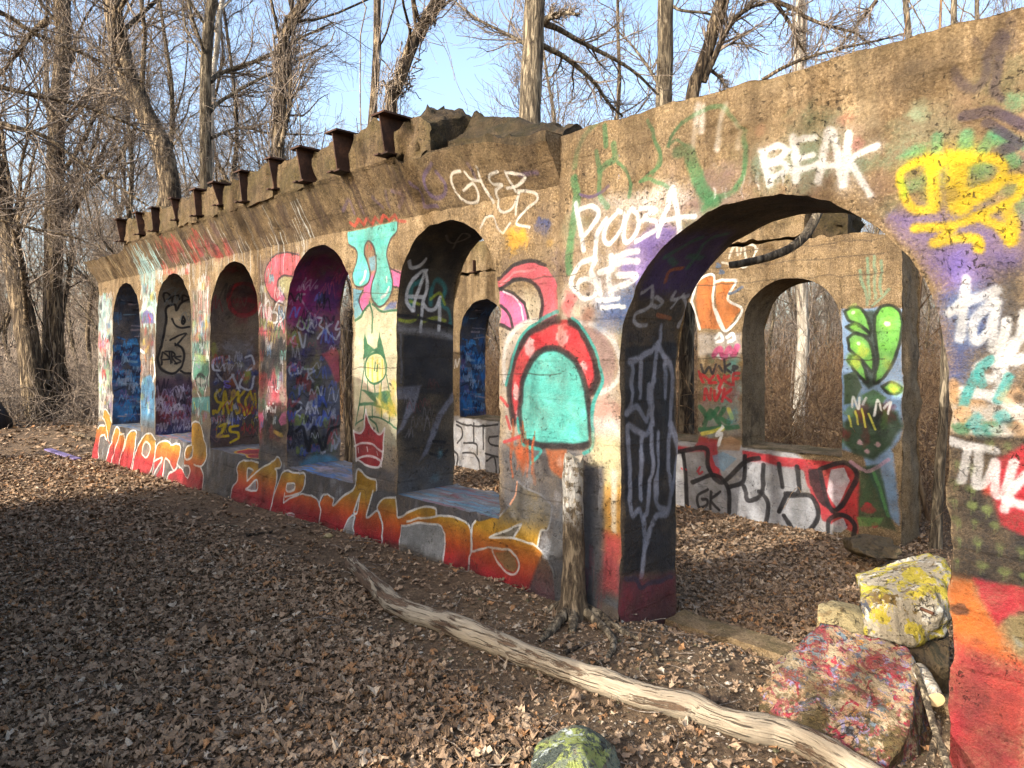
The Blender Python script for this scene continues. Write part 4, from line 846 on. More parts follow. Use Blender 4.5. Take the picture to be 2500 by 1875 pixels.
def paint_jambs():
    sh = Sheet(0, 0, 3.75, JV_M, 230); rnd = np.random.default_rng(11)
    def col(i): return i * 0.625
    def base(i, v0, v1, c, a=0.9): sh.rect(col(i), col(i) + 0.625, v0, v1, c, 0.15, a)
    J = lambda i: OnJamb(sh, i, BAYS_M[i] if i < 5 else BIG_M, 2.55 if i < 5 else 2.354)
    # first arch: blues
    j = J(0); sh.clip = (col(0), col(0) + 0.625)
    base(0, 0.9, 7, C(44, 60, 84)); 
    patches(sh, (0.02, 0.6, 1.0, 2.4), [C(34, 96, 160), C(44, 120, 182), C(28, 60, 110), C(30, 44, 66)], 46, 0.12, rnd, 0.9)
    for i in range(34):
        v = rnd.uniform(1.1, 3.0); u = rnd.uniform(0.02, 0.4); sh.line([(u, v), (u + rnd.uniform(0.1, 0.3), v + rnd.normal(0, 0.03))], rnd.uniform(0.012, 0.04), [C(176, 150, 150), C(40, 110, 170), C(20, 24, 36), C(120, 150, 170)][rnd.integers(4)], 0.5, 0.8)
    tags(sh, (0.05, 0.58, 1.1, 2.3), [C(20, 30, 60), C(40, 126, 190), C(150, 160, 180)], 40, 0.16, rnd, 0.022, 0.9)
    # second arch: a one-eyed face in thick black line
    sh.clip = (col(1), col(1) + 0.625); j = J(1)
    base(1, 0.9, 7, C(104, 100, 94)); 
    sh.rect(col(1), col(1) + 0.625, 1.0, 1.78, C(84, 60, 74), 0.1, 0.95)
    patches(sh, (col(1), col(1) + 0.6, 1.0, 1.75), [C(120, 40, 46), C(60, 44, 84), C(40, 40, 60), C(90, 60, 90)], 26, 0.1, rnd, 0.8)
    j.P('C3', C(178, 158, 128), [(580, 440), (640, 410), (665, 460), (720, 390), (830, 400), (830, 970), (700, 970), (600, 960), (530, 900), (520, 800), (560, 640), (580, 520)], 0.02, 1)
    j.L('C3', 16, BLACK, [(760, 370), (700, 400), (665, 460), (650, 410), (580, 435), (578, 540), (560, 660), (530, 780), (515, 850), (540, 930), (600, 968), (660, 960), (710, 900), (728, 830), (710, 770), (680, 740)], [(700, 950), (740, 968), (800, 968)])
    j.L('C3', 14, BLACK, [(570, 390), (560, 340), (590, 320), (620, 350), (590, 370)], [(630, 390), (640, 350), (680, 340), (690, 370)], [(710, 380), (720, 340), (760, 350)])
    j.L('C3', 14, BLACK, [(622, 525), (650, 570), (700, 598), (770, 590)], [(722, 505), (705, 540), (718, 568), (736, 540), (722, 505)], [(720, 540), (722, 545)])
    j.L('C3', 12, BLACK, [(612, 700), (680, 665), (745, 645), (700, 700), (660, 740), (655, 725)], [(545, 900), (550, 800), (600, 850), (545, 860)], [(570, 790), (620, 790)], [(600, 790), (610, 890)], [(625, 880), (625, 795), (655, 820), (630, 840), (665, 890)], [(700, 830), (655, 840), (700, 870), (650, 890)])
    tags(sh, (col(1) + 0.05, col(1) + 0.58, 1.02, 1.7), [C(190, 180, 196), C(160, 150, 170), C(36, 30, 44)], 26, 0.2, rnd, 0.016, 0.85)
    base(1, 0.9, 1.12, C(50, 66, 120), 0.7)
    # third arch
    sh.clip = (col(2), col(2) + 0.625); j = J(2)
    base(2, 0.9, 7, C(88, 74, 68)); 
    patches(sh, (col(2), col(2) + 0.6, 1.0, 2.0), [C(84, 50, 50), C(50, 50, 84), C(96, 70, 60), C(60, 60, 64)], 26, 0.15, rnd, 0.8)
    ci = [(425 + 100 * math.cos(k), 420 + 110 * math.sin(k)) for k in np.linspace(0, 6.28, 16)]
    j.P('C4', C(70, 24, 28), ci, 0.03, 0.8); j.L('C4', 26, C(150, 30, 36), ci, a=0.9); j.L('C4', 30, C(140, 28, 34), [(370, 430), (440, 420), (500, 430)], a=0.7)
    patches(sh, (col(2), col(2) + 0.6, 1.75, 2.15), [C(40, 60, 120), C(180, 90, 50), C(150, 150, 60), C(40, 40, 60)], 14, 0.08, rnd, 0.9)
    j.B('C4', C(150, 146, 152), (380, 740), 120, 60, 0.8, 0.9); j.B('C4', C(160, 158, 164), (400, 850), 90, 100, 0.6, 0.9)
    gl = C(186, 184, 190)
    j.L('C4', 13, gl, [(270, 810), (225, 830), (225, 890), (270, 900)], [(285, 805), (300, 900)], [(330, 800), (330, 900)], [(290, 860), (330, 850)], [(440, 810), (480, 800), (500, 870), (450, 900)], [(250, 920), (300, 980), (360, 930)], [(350, 930), (400, 1040)], [(430, 930), (400, 1000), (470, 1030), (500, 940)])
    j.L('C4', 9, C(110, 90, 180), [(335, 975), (300, 980), (305, 1000), (335, 1005), (320, 1018), (298, 1012)])
    yo = C(206, 172, 40)
    j.L('C4', 15, yo, [(270, 1030), (238, 1060), (250, 1105), (275, 1120), (250, 1180), (236, 1170)], [(285, 1190), (300, 1040), (325, 1190)], [(290, 1120), (330, 1110)], [(350, 1050), (342, 1170), (355, 1040), (375, 1070), (345, 1110), (380, 1195)], [(390, 1045), (392, 1190)], [(430, 1040), (395, 1110), (435, 1200)], [(470, 1040), (440, 1110), (460, 1190), (490, 1120), (470, 1045)], [(505, 1060), (508, 1150)], [(510, 1200), (511, 1215)], [(222, 1170), (224, 1190)], soft=0.3)
    j.L('C4', 15, yo, [(265, 1275), (300, 1260), (290, 1300), (250, 1345), (320, 1340)], [(385, 1270), (340, 1280), (340, 1310), (385, 1320), (390, 1360), (335, 1385)], [(320, 1240), (340, 1250), (318, 1255)], soft=0.3)
    drips(sh, col(2) + 0.05, col(2) + 0.55, 1.25, 1.35, yo, 14, rnd, 0.012, 0.8, (0.05, 0.15))
    # fourth arch
    sh.clip = (col(3), col(3) + 0.625); j = J(3)
    base(3, 0.9, 7, C(92, 90, 94))
    patches(sh, (col(3), col(3) + 0.6, 2.35, 3.1), [C(150, 34, 100), C(120, 30, 80), C(60, 40, 90), C(140, 40, 50)], 26, 0.16, rnd, 0.9)
    patches(sh, (col(3), col(3) + 0.6, 2.0, 2.5), [C(54, 50, 110), C(70, 60, 130), C(150, 130, 50), C(40, 40, 70)], 22, 0.1, rnd, 0.85)
    patches(sh, (col(3), col(3) + 0.6, 1.1, 2.0), [C(50, 60, 120), C(90, 90, 100), C(80, 90, 60), C(40, 44, 60), C(110, 106, 110)], 46, 0.11, rnd, 0.8)
    j.P('C5', C(190, 84, 90), [(230, 790), (320, 750), (350, 800), (370, 960), (330, 990), (300, 900), (270, 830)], 0.03, 0.85)
    lg = C(180, 178, 184)
    j.L('C5', 13, lg, [(60, 420), (70, 385), (110, 380)], [(70, 390), (150, 510)], [(85, 560), (70, 600), (110, 620), (120, 580), (85, 560)], [(130, 560), (170, 560), (140, 620), (180, 640)], [(200, 540), (240, 550), (210, 590), (245, 620), (210, 680)], [(265, 550), (262, 690)], [(310, 570), (270, 620), (320, 690)], [(345, 570), (325, 620), (360, 620), (330, 690)], [(60, 650), (30, 700), (70, 720)], [(80, 640), (110, 740), (130, 650)])
    j.L('C5', 13, lg, [(60, 850), (20, 880), (30, 930), (70, 920)], [(75, 880), (80, 930), (110, 880)], [(120, 890), (170, 890)], [(145, 890), (140, 960)], [(190, 900), (150, 930), (180, 980)], [(85, 1060), (90, 1000), (140, 990)], [(40, 1110), (90, 1120), (95, 1160), (60, 1200), (110, 1230)], [(130, 1160), (150, 1110), (190, 1150)], soft=0.5)
    tags(sh, (col(3) + 0.03, col(3) + 0.58, 1.15, 1.9), [C(150, 150, 160), C(60, 80, 170), C(120, 130, 60), C(160, 60, 60), C(30, 30, 40)], 40, 0.12, rnd, 0.02, 0.8)
    j.L('C5', 18, C(26, 26, 30), [(60, 1310), (110, 1290), (140, 1440)], [(150, 1440), (180, 1280), (240, 1440)], [(250, 1420), (290, 1300), (370, 1270)], a=0.9)
    j.P('C5', C(70, 124, 150), [(80, 1520), (200, 1460), (330, 1490), (370, 1540), (80, 1560)], 0.05, 0.8)
    # fifth arch: nearly black, white letters above
    sh.clip = (col(4), col(4) + 0.625); j = J(4)
    base(4, 0.9, 7, C(40, 39, 40), 1.0)
    patches(sh, (col(4), col(4) + 0.6, 2.0, 3.4), [C(60, 52, 40), C(30, 30, 30), C(36, 34, 34)], 24, 0.16, rnd, 0.8)
    j.L('A6', 40, C(50, 128, 128), [(1480, 900), (1490, 740), (1560, 690)], [(1660, 900), (1670, 740), (1720, 680), (1790, 760), (1760, 900), (1820, 960), (1830, 1090)], a=0.7, soft=0.6)
    j.L('A6', 26, C(150, 160, 50), [(1380, 1030), (1470, 1050), (1540, 1000)], [(1470, 870), (1560, 900)], [(1660, 850), (1740, 800), (1790, 900)], [(1580, 1060), (1700, 1020), (1780, 1050)], a=0.8, soft=0.6)
    wh = C(196, 194, 194)
    j.L('A6', 32, wh, [(1480, 950), (1440, 860), (1470, 720), (1560, 610), (1620, 590)], [(1605, 590), (1570, 700), (1540, 800), (1490, 950)], [(1610, 600), (1620, 760), (1590, 900), (1570, 1140)], [(1460, 830), (1590, 830)], [(1600, 900), (1640, 950), (1700, 940), (1745, 840)], [(1740, 850), (1735, 1130)], [(1470, 510), (1490, 570), (1560, 550), (1610, 490)], soft=0.4)
    j.L('A6', 20, C(150, 140, 130), [(1800, 280), (1850, 350), (2010, 290), (1950, 260), (1860, 390)], a=0.6)
    j.P('A6', C(122, 120, 122), [(1362, 1060), (1900, 1160), (1910, 1235), (1700, 1190), (1362, 1150)], 0.05, 0.8)
    j.L('A6', 24, C(24, 24, 26), [(1362, 985), (1600, 1030), (1900, 1120)])
    j.P('A6', C(36, 36, 40), [(1420, 1170), (1910, 1230), (1910, 1700), (1420, 1700)], 0.02, 0.95); j.L('A6', 22, C(96, 96, 102), [(1395, 1170), (1400, 1600)], a=0.7)
    gq = C(120, 118, 128)
    j.P('A7', gq, [(775, 125), (945, 118), (900, 300), (820, 420), (770, 470), (830, 330), (860, 215), (775, 215)], 0.02, 0.8)
    j.P('A7', gq, [(1190, 130), (1200, 190), (1100, 330), (1060, 440), (990, 600), (930, 660), (1000, 480), (1060, 320), (1130, 220)], 0.02, 0.85)
    j.L('A7', 18, C(24, 24, 26), [(1010, 600), (1080, 620), (1125, 575)], [(1030, 510), (1110, 520)]); j.B('A7', C(96, 150, 160), (1080, 600), 30, 40, 0.7); j.B('A7', C(90, 140, 150), (1040, 760), 60, 40, 0.6)
    tags(sh, (col(4) + 0.1, col(4) + 0.5, 1.5, 1.9), [C(110, 50, 50), C(140, 130, 130)], 10, 0.12, rnd, 0.008, 0.7)
    base(4, 0.9, 1.25, C(92, 92, 94), 0.6)
    # wide arch
    sh.clip = (col(5), col(5) + 0.625); j = J(5)
    base(5, 0, 7, C(30, 28, 32), 0.95)
    j.P('B2', C(70, 54, 104), [(800, 1180), (1000, 900), (1400, 860), (1450, 900), (1300, 1150), (1150, 1400), (700, 1400)], 0.1, 0.9)
    j.L('B2', 50, C(56, 104, 84), [(930, 1080), (1100, 980), (1210, 930)], [(960, 1100), (1000, 1140)], [(1100, 1170), (1250, 960), (1400, 900)], [(1100, 1080), (1200, 1100)], a=0.8, soft=0.6)
    j.L('B2', 36, C(160, 90, 50), [(920, 1290), (960, 1200), (1050, 1180)], [(850, 1560), (950, 1600)], a=0.8)
    j.L('B2', 34, C(170, 168, 170), [(720, 1380), (810, 1330), (800, 1480), (680, 1560), (690, 1640), (760, 1640)], [(840, 1420), (890, 1460), (850, 1500), (800, 1480)], [(990, 1370), (950, 1430), (1000, 1440), (960, 1500)], [(1050, 1400), (1080, 1500), (1010, 1659)], [(1000, 1430), (1100, 1410)], a=0.9, soft=0.4)
    # tall silver letters on black: C7 frame
    j.P('C7', C(28, 27, 30), [(58, 120), (200, 100), (205, 760), (50, 780)], 0.02, 1)
    sv = C(128, 128, 138)
    j.L('C7', 17, sv, [(158, 60), (150, 110), (95, 150), (70, 160)], [(78, 170), (72, 280), (60, 310)], [(104, 160), (100, 260)], [(125, 230), (120, 330), (90, 290), (60, 310)], [(150, 110), (142, 190), (130, 260), (135, 340)], [(155, 120), (190, 200), (186, 340)], [(170, 170), (172, 260)], [(190, 340), (205, 430), (190, 540)], [(62, 350), (70, 500), (68, 600), (90, 590), (105, 620)], [(66, 345), (110, 370), (135, 340)], [(102, 380), (100, 560)], [(130, 360), (128, 500), (118, 590), (108, 620), (112, 700)], [(150, 370), (145, 560), (175, 590)], [(188, 350), (180, 440), (180, 590), (140, 610), (112, 700)], [(112, 690), (104, 780)], soft=0.5)
    j.P('C7', C(96, 40, 48), [(40, 785), (205, 780), (205, 960), (40, 960)], 0.08, 0.95); j.L('C7', 12, C(50, 40, 52), [(60, 790), (90, 790), (105, 815), (130, 800), (190, 790)])
    j.B('C7', C(130, 40, 50), (60, 860), 30, 60, 0.6); j.B('C7', C(110, 108, 104), (70, 200), 25, 40, 0.4)
    sh.rect(col(5), col(5) + 0.625, 0.2, 0.55, C(74, 58, 44), 0.15, 0.7)
    sh.rect(col(5), col(5) + 0.625, 3.6, 7, C(40, 28, 30), 0.4, 0.8)
    for i, pal in ((0, [C(40, 60, 90), C(70, 110, 150), C(30, 34, 44)]), (1, [C(110, 120, 124), C(60, 60, 66), C(150, 110, 90)]), (2, [C(120, 40, 44), C(60, 50, 60), C(40, 36, 40), C(96, 84, 70)]), (3, [C(150, 40, 90), C(90, 40, 90), C(50, 44, 80)])):
        sh.clip = (col(i), col(i) + 0.625)
        if i != 1: patches(sh, (col(i), col(i) + 0.62, 2.5, 4.2), pal, 30, 0.13, rnd, 0.55)
        tags(sh, (col(i), col(i) + 0.62, 2.6, 4.0), pal, 16, 0.18, rnd, 0.02, 0.7)
    for i in range(4):                                # more layers of writing inside the small arches
        sh.clip = (col(i), col(i) + 0.625)
        lo = (1.05, 1.05, 1.1, 1.1)[i]; hi = (2.4, 1.6, 2.1, 3.0)[i]
        pal = ([C(60, 140, 200), C(150, 170, 190), C(24, 40, 80), C(110, 80, 130)], [C(200, 190, 200), C(130, 110, 150), C(160, 60, 70)], [C(190, 186, 190), C(150, 110, 90), C(70, 80, 150), C(170, 60, 60)], [C(196, 190, 196), C(90, 110, 190), C(190, 80, 100), C(120, 150, 80), C(24, 24, 30)])[i]
        tags(sh, (col(i) + 0.03, col(i) + 0.6, lo, hi), pal, 34, 0.13, rnd, 0.014, 0.8)
        tags(sh, (col(i) + 0.03, col(i) + 0.6, lo, hi), pal, 22, 0.06, rnd, 0.010, 0.85)
    sh.clip = None
    return sh

def paint_ledge():
    sh = Sheet(-12.2, -0.02, 8.8, 0.66, 170); rnd = np.random.default_rng(5)
    sh.rect(-12.2, -3.4, -0.02, 0.66, C(116, 120, 130), 0.02, 0.95)
    for k, (bay, cols) in enumerate(zip(BAYS_M, ([C(90, 130, 170), C(150, 150, 150)], [C(60, 120, 190), C(190, 120, 120), C(70, 90, 140)], [C(110, 104, 104), C(90, 90, 100)], [C(60, 120, 200), C(120, 150, 190), C(170, 150, 160)], [C(110, 160, 176), C(150, 90, 96), C(90, 130, 160), C(140, 150, 160)]))):
        for i in range(90):
            s = rnd.uniform(bay[0], bay[1]); t = rnd.uniform(-0.02, 0.62); l = rnd.uniform(0.1, 0.5)
            sh.line([(s - l / 2, t), (s + l / 2, t + rnd.normal(0, 0.03))], rnd.uniform(0.01, 0.05), cols[rnd.integers(len(cols))], 0.7, 0.7)
    # red loops edged in yellow on the third ledge
    for c, r in (((-7.75, 0.25), 0.2), ((-7.45, 0.34), 0.16), ((-7.4, 0.16), 0.15)):
        p = [(c[0] + r * 1.3 * math.cos(k), c[1] + r * math.sin(k)) for k in np.linspace(0, 6.28, 16)]
        sh.poly(p, C(168, 40, 46), 0.01); sh.line(p, 0.03, C(206, 160, 60), 0.3)
    return sh

def paint_back():
    sh = Sheet(-10.6, -0.95, 8.6, 4.55, 210); f = OnFront(sh, T_BACK, False); rnd = np.random.default_rng(8)
    L, P, B = f.L, f.P, f.B
    red = C(168, 34, 42)
    # silver base coat on the foot of the wall
    sh.poly([(-10.6, -0.6), (-2.95, -0.6), (-2.95, 0.1), (-3.4, 0.42), (-10.6, 0.42)], C(150, 150, 152), 0.04, 0.95)
    patches(sh, (-7, -3, -0.5, -0.05), [C(190, 190, 192), C(110, 110, 114)], 60, 0.1, rnd, 0.6)
    for i in range(160):
        s = rnd.uniform(-6.5, -3.1); z = rnd.uniform(-0.6, -0.02); a = rnd.uniform(-0.6, 0.6)
        sh.line([(s, z), (s + 0.06 * math.cos(a), z + 0.06 * math.sin(a))], 0.008, C(70, 70, 74), 0.5, 0.6)
    P('B3', red, [(90, 1080), (180, 1095), (200, 1040), (280, 1060), (300, 1240), (250, 1220), (225, 1110), (100, 1110)], 0.03, 0.95)
    P('B3', C(140, 106, 76), [(285, 1100), (300, 1060), (340, 1040), (380, 1060), (380, 1105)], 0.02, 0.9)
    P('B3', red, [(395, 1105), (560, 1130), (720, 1150), (850, 1160), (910, 1200), (930, 1290), (915, 1480), (760, 1420), (700, 1300), (670, 1200), (400, 1150)], 0.02, 0.97)
    P('B3', C(152, 152, 154), [(385, 1170), (480, 1150), (560, 1175), (640, 1180), (660, 1290), (720, 1320), (740, 1400), (700, 1460), (560, 1460), (400, 1420), (330, 1380), (330, 1280), (395, 1230)], 0.015, 0.9)
    P('B3', C(176, 176, 176), [(790, 1190), (850, 1180), (880, 1240), (815, 1370), (775, 1290)], 0.012, 1); P('B3', C(176, 176, 176), [(800, 1430), (850, 1410), (870, 1450), (840, 1480), (805, 1470)], 0.012, 1)
    P('B3', C(110, 140, 160), [(260, 1130), (310, 1110), (370, 1140), (310, 1200), (270, 1170)], 0.015, 0.9)
    k = C(28, 26, 28)
    L('B3', 17, k, [(90, 1115), (230, 1095), (240, 1180), (300, 1250), (400, 1160), (470, 1140)], [(130, 1120), (140, 1240), (150, 1400)], [(170, 1250), (260, 1215), (330, 1270), (335, 1380)], [(335, 1270), (400, 1240), (405, 1130)], [(400, 1265), (420, 1330), (480, 1300), (490, 1170)], [(560, 1165), (575, 1270)], [(640, 1180), (650, 1290), (590, 1300)], [(590, 1310), (700, 1310), (735, 1390), (700, 1470)], [(560, 1380), (600, 1300)], [(580, 1400), (620, 1460)], [(500, 1430), (510, 1340), (470, 1290)], [(745, 1190), (840, 1160), (905, 1200), (890, 1270), (812, 1380), (770, 1310), (745, 1190)], [(780, 1480), (790, 1410), (860, 1400), (900, 1440), (895, 1490)], soft=0.3)
    L('B3', 11, k, [(240, 1280), (195, 1310), (200, 1360), (235, 1350), (235, 1325), (215, 1325)], [(255, 1290), (250, 1365)], [(290, 1290), (255, 1330), (290, 1370)])
    P('B3', k, [(690, 1190), (740, 1185), (760, 1300), (800, 1380), (740, 1340), (700, 1260)], 0.02, 0.9)
    L('B3', 6, C(190, 50, 60), [(190, 1200), (205, 1180), (195, 1210), (215, 1200)], [(120, 1190), (124, 1194)], [(140, 1190), (144, 1194)])
    # letters seen through the fifth arch
    L('C2', 10, k, [(90, 1110), (140, 1130), (240, 1140), (340, 1130)], [(92, 1130), (120, 1150), (125, 1200), (95, 1240)], [(195, 1120), (195, 1240)], [(250, 1140), (252, 1280)], [(340, 1200), (290, 1210), (290, 1250), (340, 1260)], [(135, 1240), (210, 1250), (215, 1310)], [(80, 1290), (100, 1320), (90, 1390)], [(130, 1300), (200, 1310), (230, 1390), (220, 1470)], [(265, 1310), (340, 1325)], [(270, 1350), (320, 1330), (330, 1470)], soft=0.3)
    for a0, a1 in ((-10.4, -9.2), (-8.0, -7.5), (-6.3, -5.8)):
        patches(sh, (a0, a1, 0.45, 1.9), [C(120, 36, 44), C(70, 90, 130), C(150, 150, 150), C(60, 60, 66), C(90, 140, 150)], 26, 0.15, rnd, 0.75)
        tags(sh, (a0, a1, 0.6, 1.9), [BLACK, WHITE, red], 16, 0.18, rnd, 0.022, 0.85)
    patches(sh, (-4.6, -4.05, 0.5, 1.5), [C(120, 150, 150), C(160, 120, 60), C(60, 110, 80), C(150, 60, 80), C(180, 180, 176)], 24, 0.09, rnd, 0.6)
    # narrow pier: orange letter, tags
    P('B3', C(184, 104, 48), [(195, 335), (262, 320), (262, 450), (300, 560), (205, 560), (180, 430)], 0.02, 0.97); P('B3', C(190, 108, 46), [(275, 345), (350, 340), (360, 370), (320, 425), (385, 470), (320, 560), (290, 520), (270, 430)], 0.015, 0.97)
    L('B3', 10, C(226, 222, 214), [(162, 440), (190, 345), (262, 318), (258, 440), (300, 560), (340, 550), (390, 470), (322, 425), (362, 350), (350, 338), (268, 350)], [(165, 440), (200, 560)], [(270, 470), (310, 565)], soft=0.3)
    P('B3', C(176, 170, 164), [(195, 580), (385, 580), (385, 700), (195, 680)], 0.05, 0.6)
    L('B3', 13, WHITE, [(270, 600), (290, 580), (300, 610), (272, 620)], [(320, 600), (345, 580), (355, 605), (325, 620)], [(270, 670), (300, 690), (340, 670)])
    L('B3', 22, C(190, 60, 110), [(260, 680), (285, 650), (310, 690), (330, 650), (350, 680), (370, 640)], a=0.85); B('B3', C(70, 150, 150), (350, 730), 36, 40, 0.8)
    L('B3', 10, C(40, 40, 46), [(205, 720), (220, 760), (240, 730), (255, 760), (270, 720)], [(285, 730), (300, 750)], [(310, 700), (312, 755)], [(335, 720), (315, 735), (338, 755)], [(345, 745), (370, 735), (350, 730), (355, 760)])
    L('B3', 12, C(172, 36, 44), [(195, 750), (215, 800), (200, 760), (240, 790)], [(260, 770), (240, 800), (270, 800)], [(280, 770), (295, 800), (310, 770), (285, 830)], [(330, 770), (310, 790), (340, 810)], [(350, 810), (350, 765), (375, 760)], [(350, 785), (372, 780)], [(220, 880), (225, 830), (245, 880), (250, 830)], [(265, 840), (270, 880), (295, 835)], [(310, 830), (300, 885)], [(340, 830), (312, 860), (340, 885)])
    P('B3', C(120, 118, 116), [(195, 890), (385, 890), (385, 1040), (195, 1040)], 0.08, 0.6)
    L('B3', 18, C(40, 96, 60), [(200, 910), (240, 960), (280, 920)], [(220, 990), (250, 930), (290, 990)], [(310, 920), (290, 960), (330, 980)], [(200, 1010), (370, 1000)], a=0.9); L('B3', 16, C(206, 190, 70), [(210, 1030), (300, 1010)], [(330, 920), (345, 960)], a=0.8); B('B3', C(60, 140, 150), (350, 960), 26, 40, 0.7); L('B3', 12, WHITE, [(300, 1000), (275, 1040), (300, 1030), (285, 1080)])
    # pale scrawl and blue dots on the lintel
    L('B3', 9, C(206, 200, 186), [(330, 240), (350, 180), (370, 230)], [(380, 220), (390, 170), (410, 250)], [(410, 180), (450, 190), (430, 250)], [(300, 260), (400, 280), (460, 200)], a=0.6)
    L('B3', 11, C(60, 90, 120), [(278, 265), (290, 275), (275, 280)], [(292, 295), (305, 305), (290, 308)], [(330, 400), (360, 390), (390, 370)], a=0.8)
    # plant mural on the end pier
    P('B3', C(116, 150, 184), [(838, 470), (1110, 470), (1110, 900), (1100, 1060), (1060, 1100), (1095, 1300), (1100, 1440), (1040, 1400), (930, 1130), (836, 1100)], 0.03, 0.95)
    gA, gB, gD, gY = C(96, 158, 56), C(128, 178, 60), C(34, 48, 34), C(196, 186, 60)
    def leaf(pts, hi, core=None):
        P('B3', gA, pts, 0.02, 1, True); L('B3', 12, C(30, 34, 28), list(pts) + [pts[0]], soft=0.5)
        B('B3', gB, hi, 30, 34, 0.7); 
        if core: B('B3', gY, core, 22, 32, 0.8)
    P('B3', gD, [(945, 480), (1000, 480), (1010, 800), (960, 830), (930, 800), (970, 700)], 0.03, 0.95)
    leaf([(850, 480), (890, 460), (935, 480), (965, 540), (968, 575), (920, 540), (870, 520)], (890, 485))
    leaf([(858, 550), (900, 535), (950, 565), (962, 590), (900, 575)], (900, 550))
    leaf([(866, 600), (905, 580), (960, 610), (980, 680), (975, 750), (920, 690), (875, 650)], (915, 625), (935, 660))
    leaf([(865, 700), (890, 680), (930, 710), (950, 770), (950, 800), (900, 750)], (890, 700), (905, 705))
    leaf([(985, 500), (1020, 465), (1070, 460), (1105, 500), (1105, 600), (1075, 700), (1030, 770), (985, 800), (1000, 700), (990, 600)], (1050, 540), (1040, 720))
    leaf([(1020, 820), (1060, 800), (1100, 825), (1085, 850), (1040, 845)], (1080, 830), (1070, 825))
    B('B3', WHITE, (1046, 535), 14, 14, 0.9, 0.4); B('B3', WHITE, (915, 622), 9, 9, 0.9, 0.4); B('B3', WHITE, (888, 486), 8, 8, 0.9, 0.4)
    P('B3', C(58, 76, 44), [(850, 770), (900, 750), (930, 820), (900, 890), (850, 900)], 0.02, 0.95); P('B3', C(66, 100, 56), [(930, 860), (980, 830), (1040, 870), (1020, 910), (950, 910)], 0.02, 0.95)
    P('B3', C(44, 62, 36), [(850, 980), (900, 930), (1000, 900), (1090, 930), (1105, 1000), (1060, 1080), (980, 1150), (900, 1130), (855, 1080)], 0.04, 0.97)
    patches(sh, (-3.0, -2.4, 0.55, 0.95), [C(80, 116, 50), C(26, 32, 26), C(110, 40, 40), C(60, 90, 44)], 16, 0.1, rnd, 0.8)
    for q in ((920, 1070), (1000, 1075), (955, 1110)): B('B3', C(196, 150, 160), q, 14, 14, 0.9, 0.5)
    L('B3', 9, C(220, 220, 214), [(885, 910), (890, 865), (915, 920), (920, 870)], [(935, 900), (950, 870)], [(985, 950), (1000, 880), (1015, 930)], [(1030, 920), (1060, 890), (1050, 940)], soft=0.5); L('B3', 8, C(206, 200, 80), [(870, 950), (880, 1000)], [(900, 930), (910, 990)], [(930, 920), (945, 1000)], [(960, 940), (990, 1010)])
    P('B3', C(40, 66, 40), [(920, 1180), (1010, 1170), (1060, 1400), (1090, 1470), (960, 1440), (915, 1400)], 0.03, 0.95); L('B3', 12, C(90, 150, 80), [(985, 1200), (1020, 1300), (1050, 1400)], a=0.7)
    L('B3', 14, C(206, 150, 170), [(880, 1160), (960, 1200), (1045, 1150)], a=0.7); B('B3', red, (960, 1365), 30, 26, 0.9, 0.4); B('B3', red, (990, 1440), 14, 12, 0.9, 0.4); P('B3', C(90, 130, 60), [(905, 1400), (1030, 1410), (1010, 1440), (920, 1450)], 0.02, 0.8)
    L('B3', 11, C(90, 136, 110), [(955, 240), (958, 420)], [(985, 230), (985, 420)], [(1015, 250), (1010, 400)], [(920, 300), (950, 450)], [(1050, 380), (975, 455)], a=0.6, soft=0.6)
    ck = C(44, 36, 28)
    for z in (1.47, 2.38, 2.58, 2.74):
        sx = np.arange(-8, -2.3, 0.15); sh.line(np.stack([sx, z + rnd.normal(0, 0.008, len(sx))], -1), 0.014, ck, 0.6, 0.6, False)
    return sh

BAYS_M = [(-12.05, -10.80), (-10.19, -8.95), (-8.385, -7.148), (-6.54, -5.36), (-4.706, -3.522)]
BIG_M = (-2.49, -0.797); JV_M = 7.0
IMG = {}
_sh, _f, _rnd = paint_front()
IMG['front'] = paint_front_right(_sh, _f, _rnd).image('front_spray_paint')
IMG['jamb'] = paint_jambs().image('arch_spray_paint')
IMG['ledge'] = paint_ledge().image('ledge_spray_paint')
IMG['back'] = paint_back().image('rear_spray_paint')
# ---------------------------------------------------------------- ground sheet
def axis(lo, hi, step, far):
    core = np.arange(lo, hi + 1e-6, step)
    g = step * np.cumsum(1.22 ** np.arange(1, 60)); g = g[g < far]
    return np.concatenate([lo - g[::-1], core, hi + g])
gx = axis(-14, 9, 0.11, 260); gy = axis(1.0, 19, 0.11, 300)
GX, GY = np.meshgrid(gx, gy, indexing='ij')
m = MB(); m.grid(np.stack([GX, GY, ground_z(GX, GY)], -1))
tag(m.build('ground', M_SOIL), kind='structure')

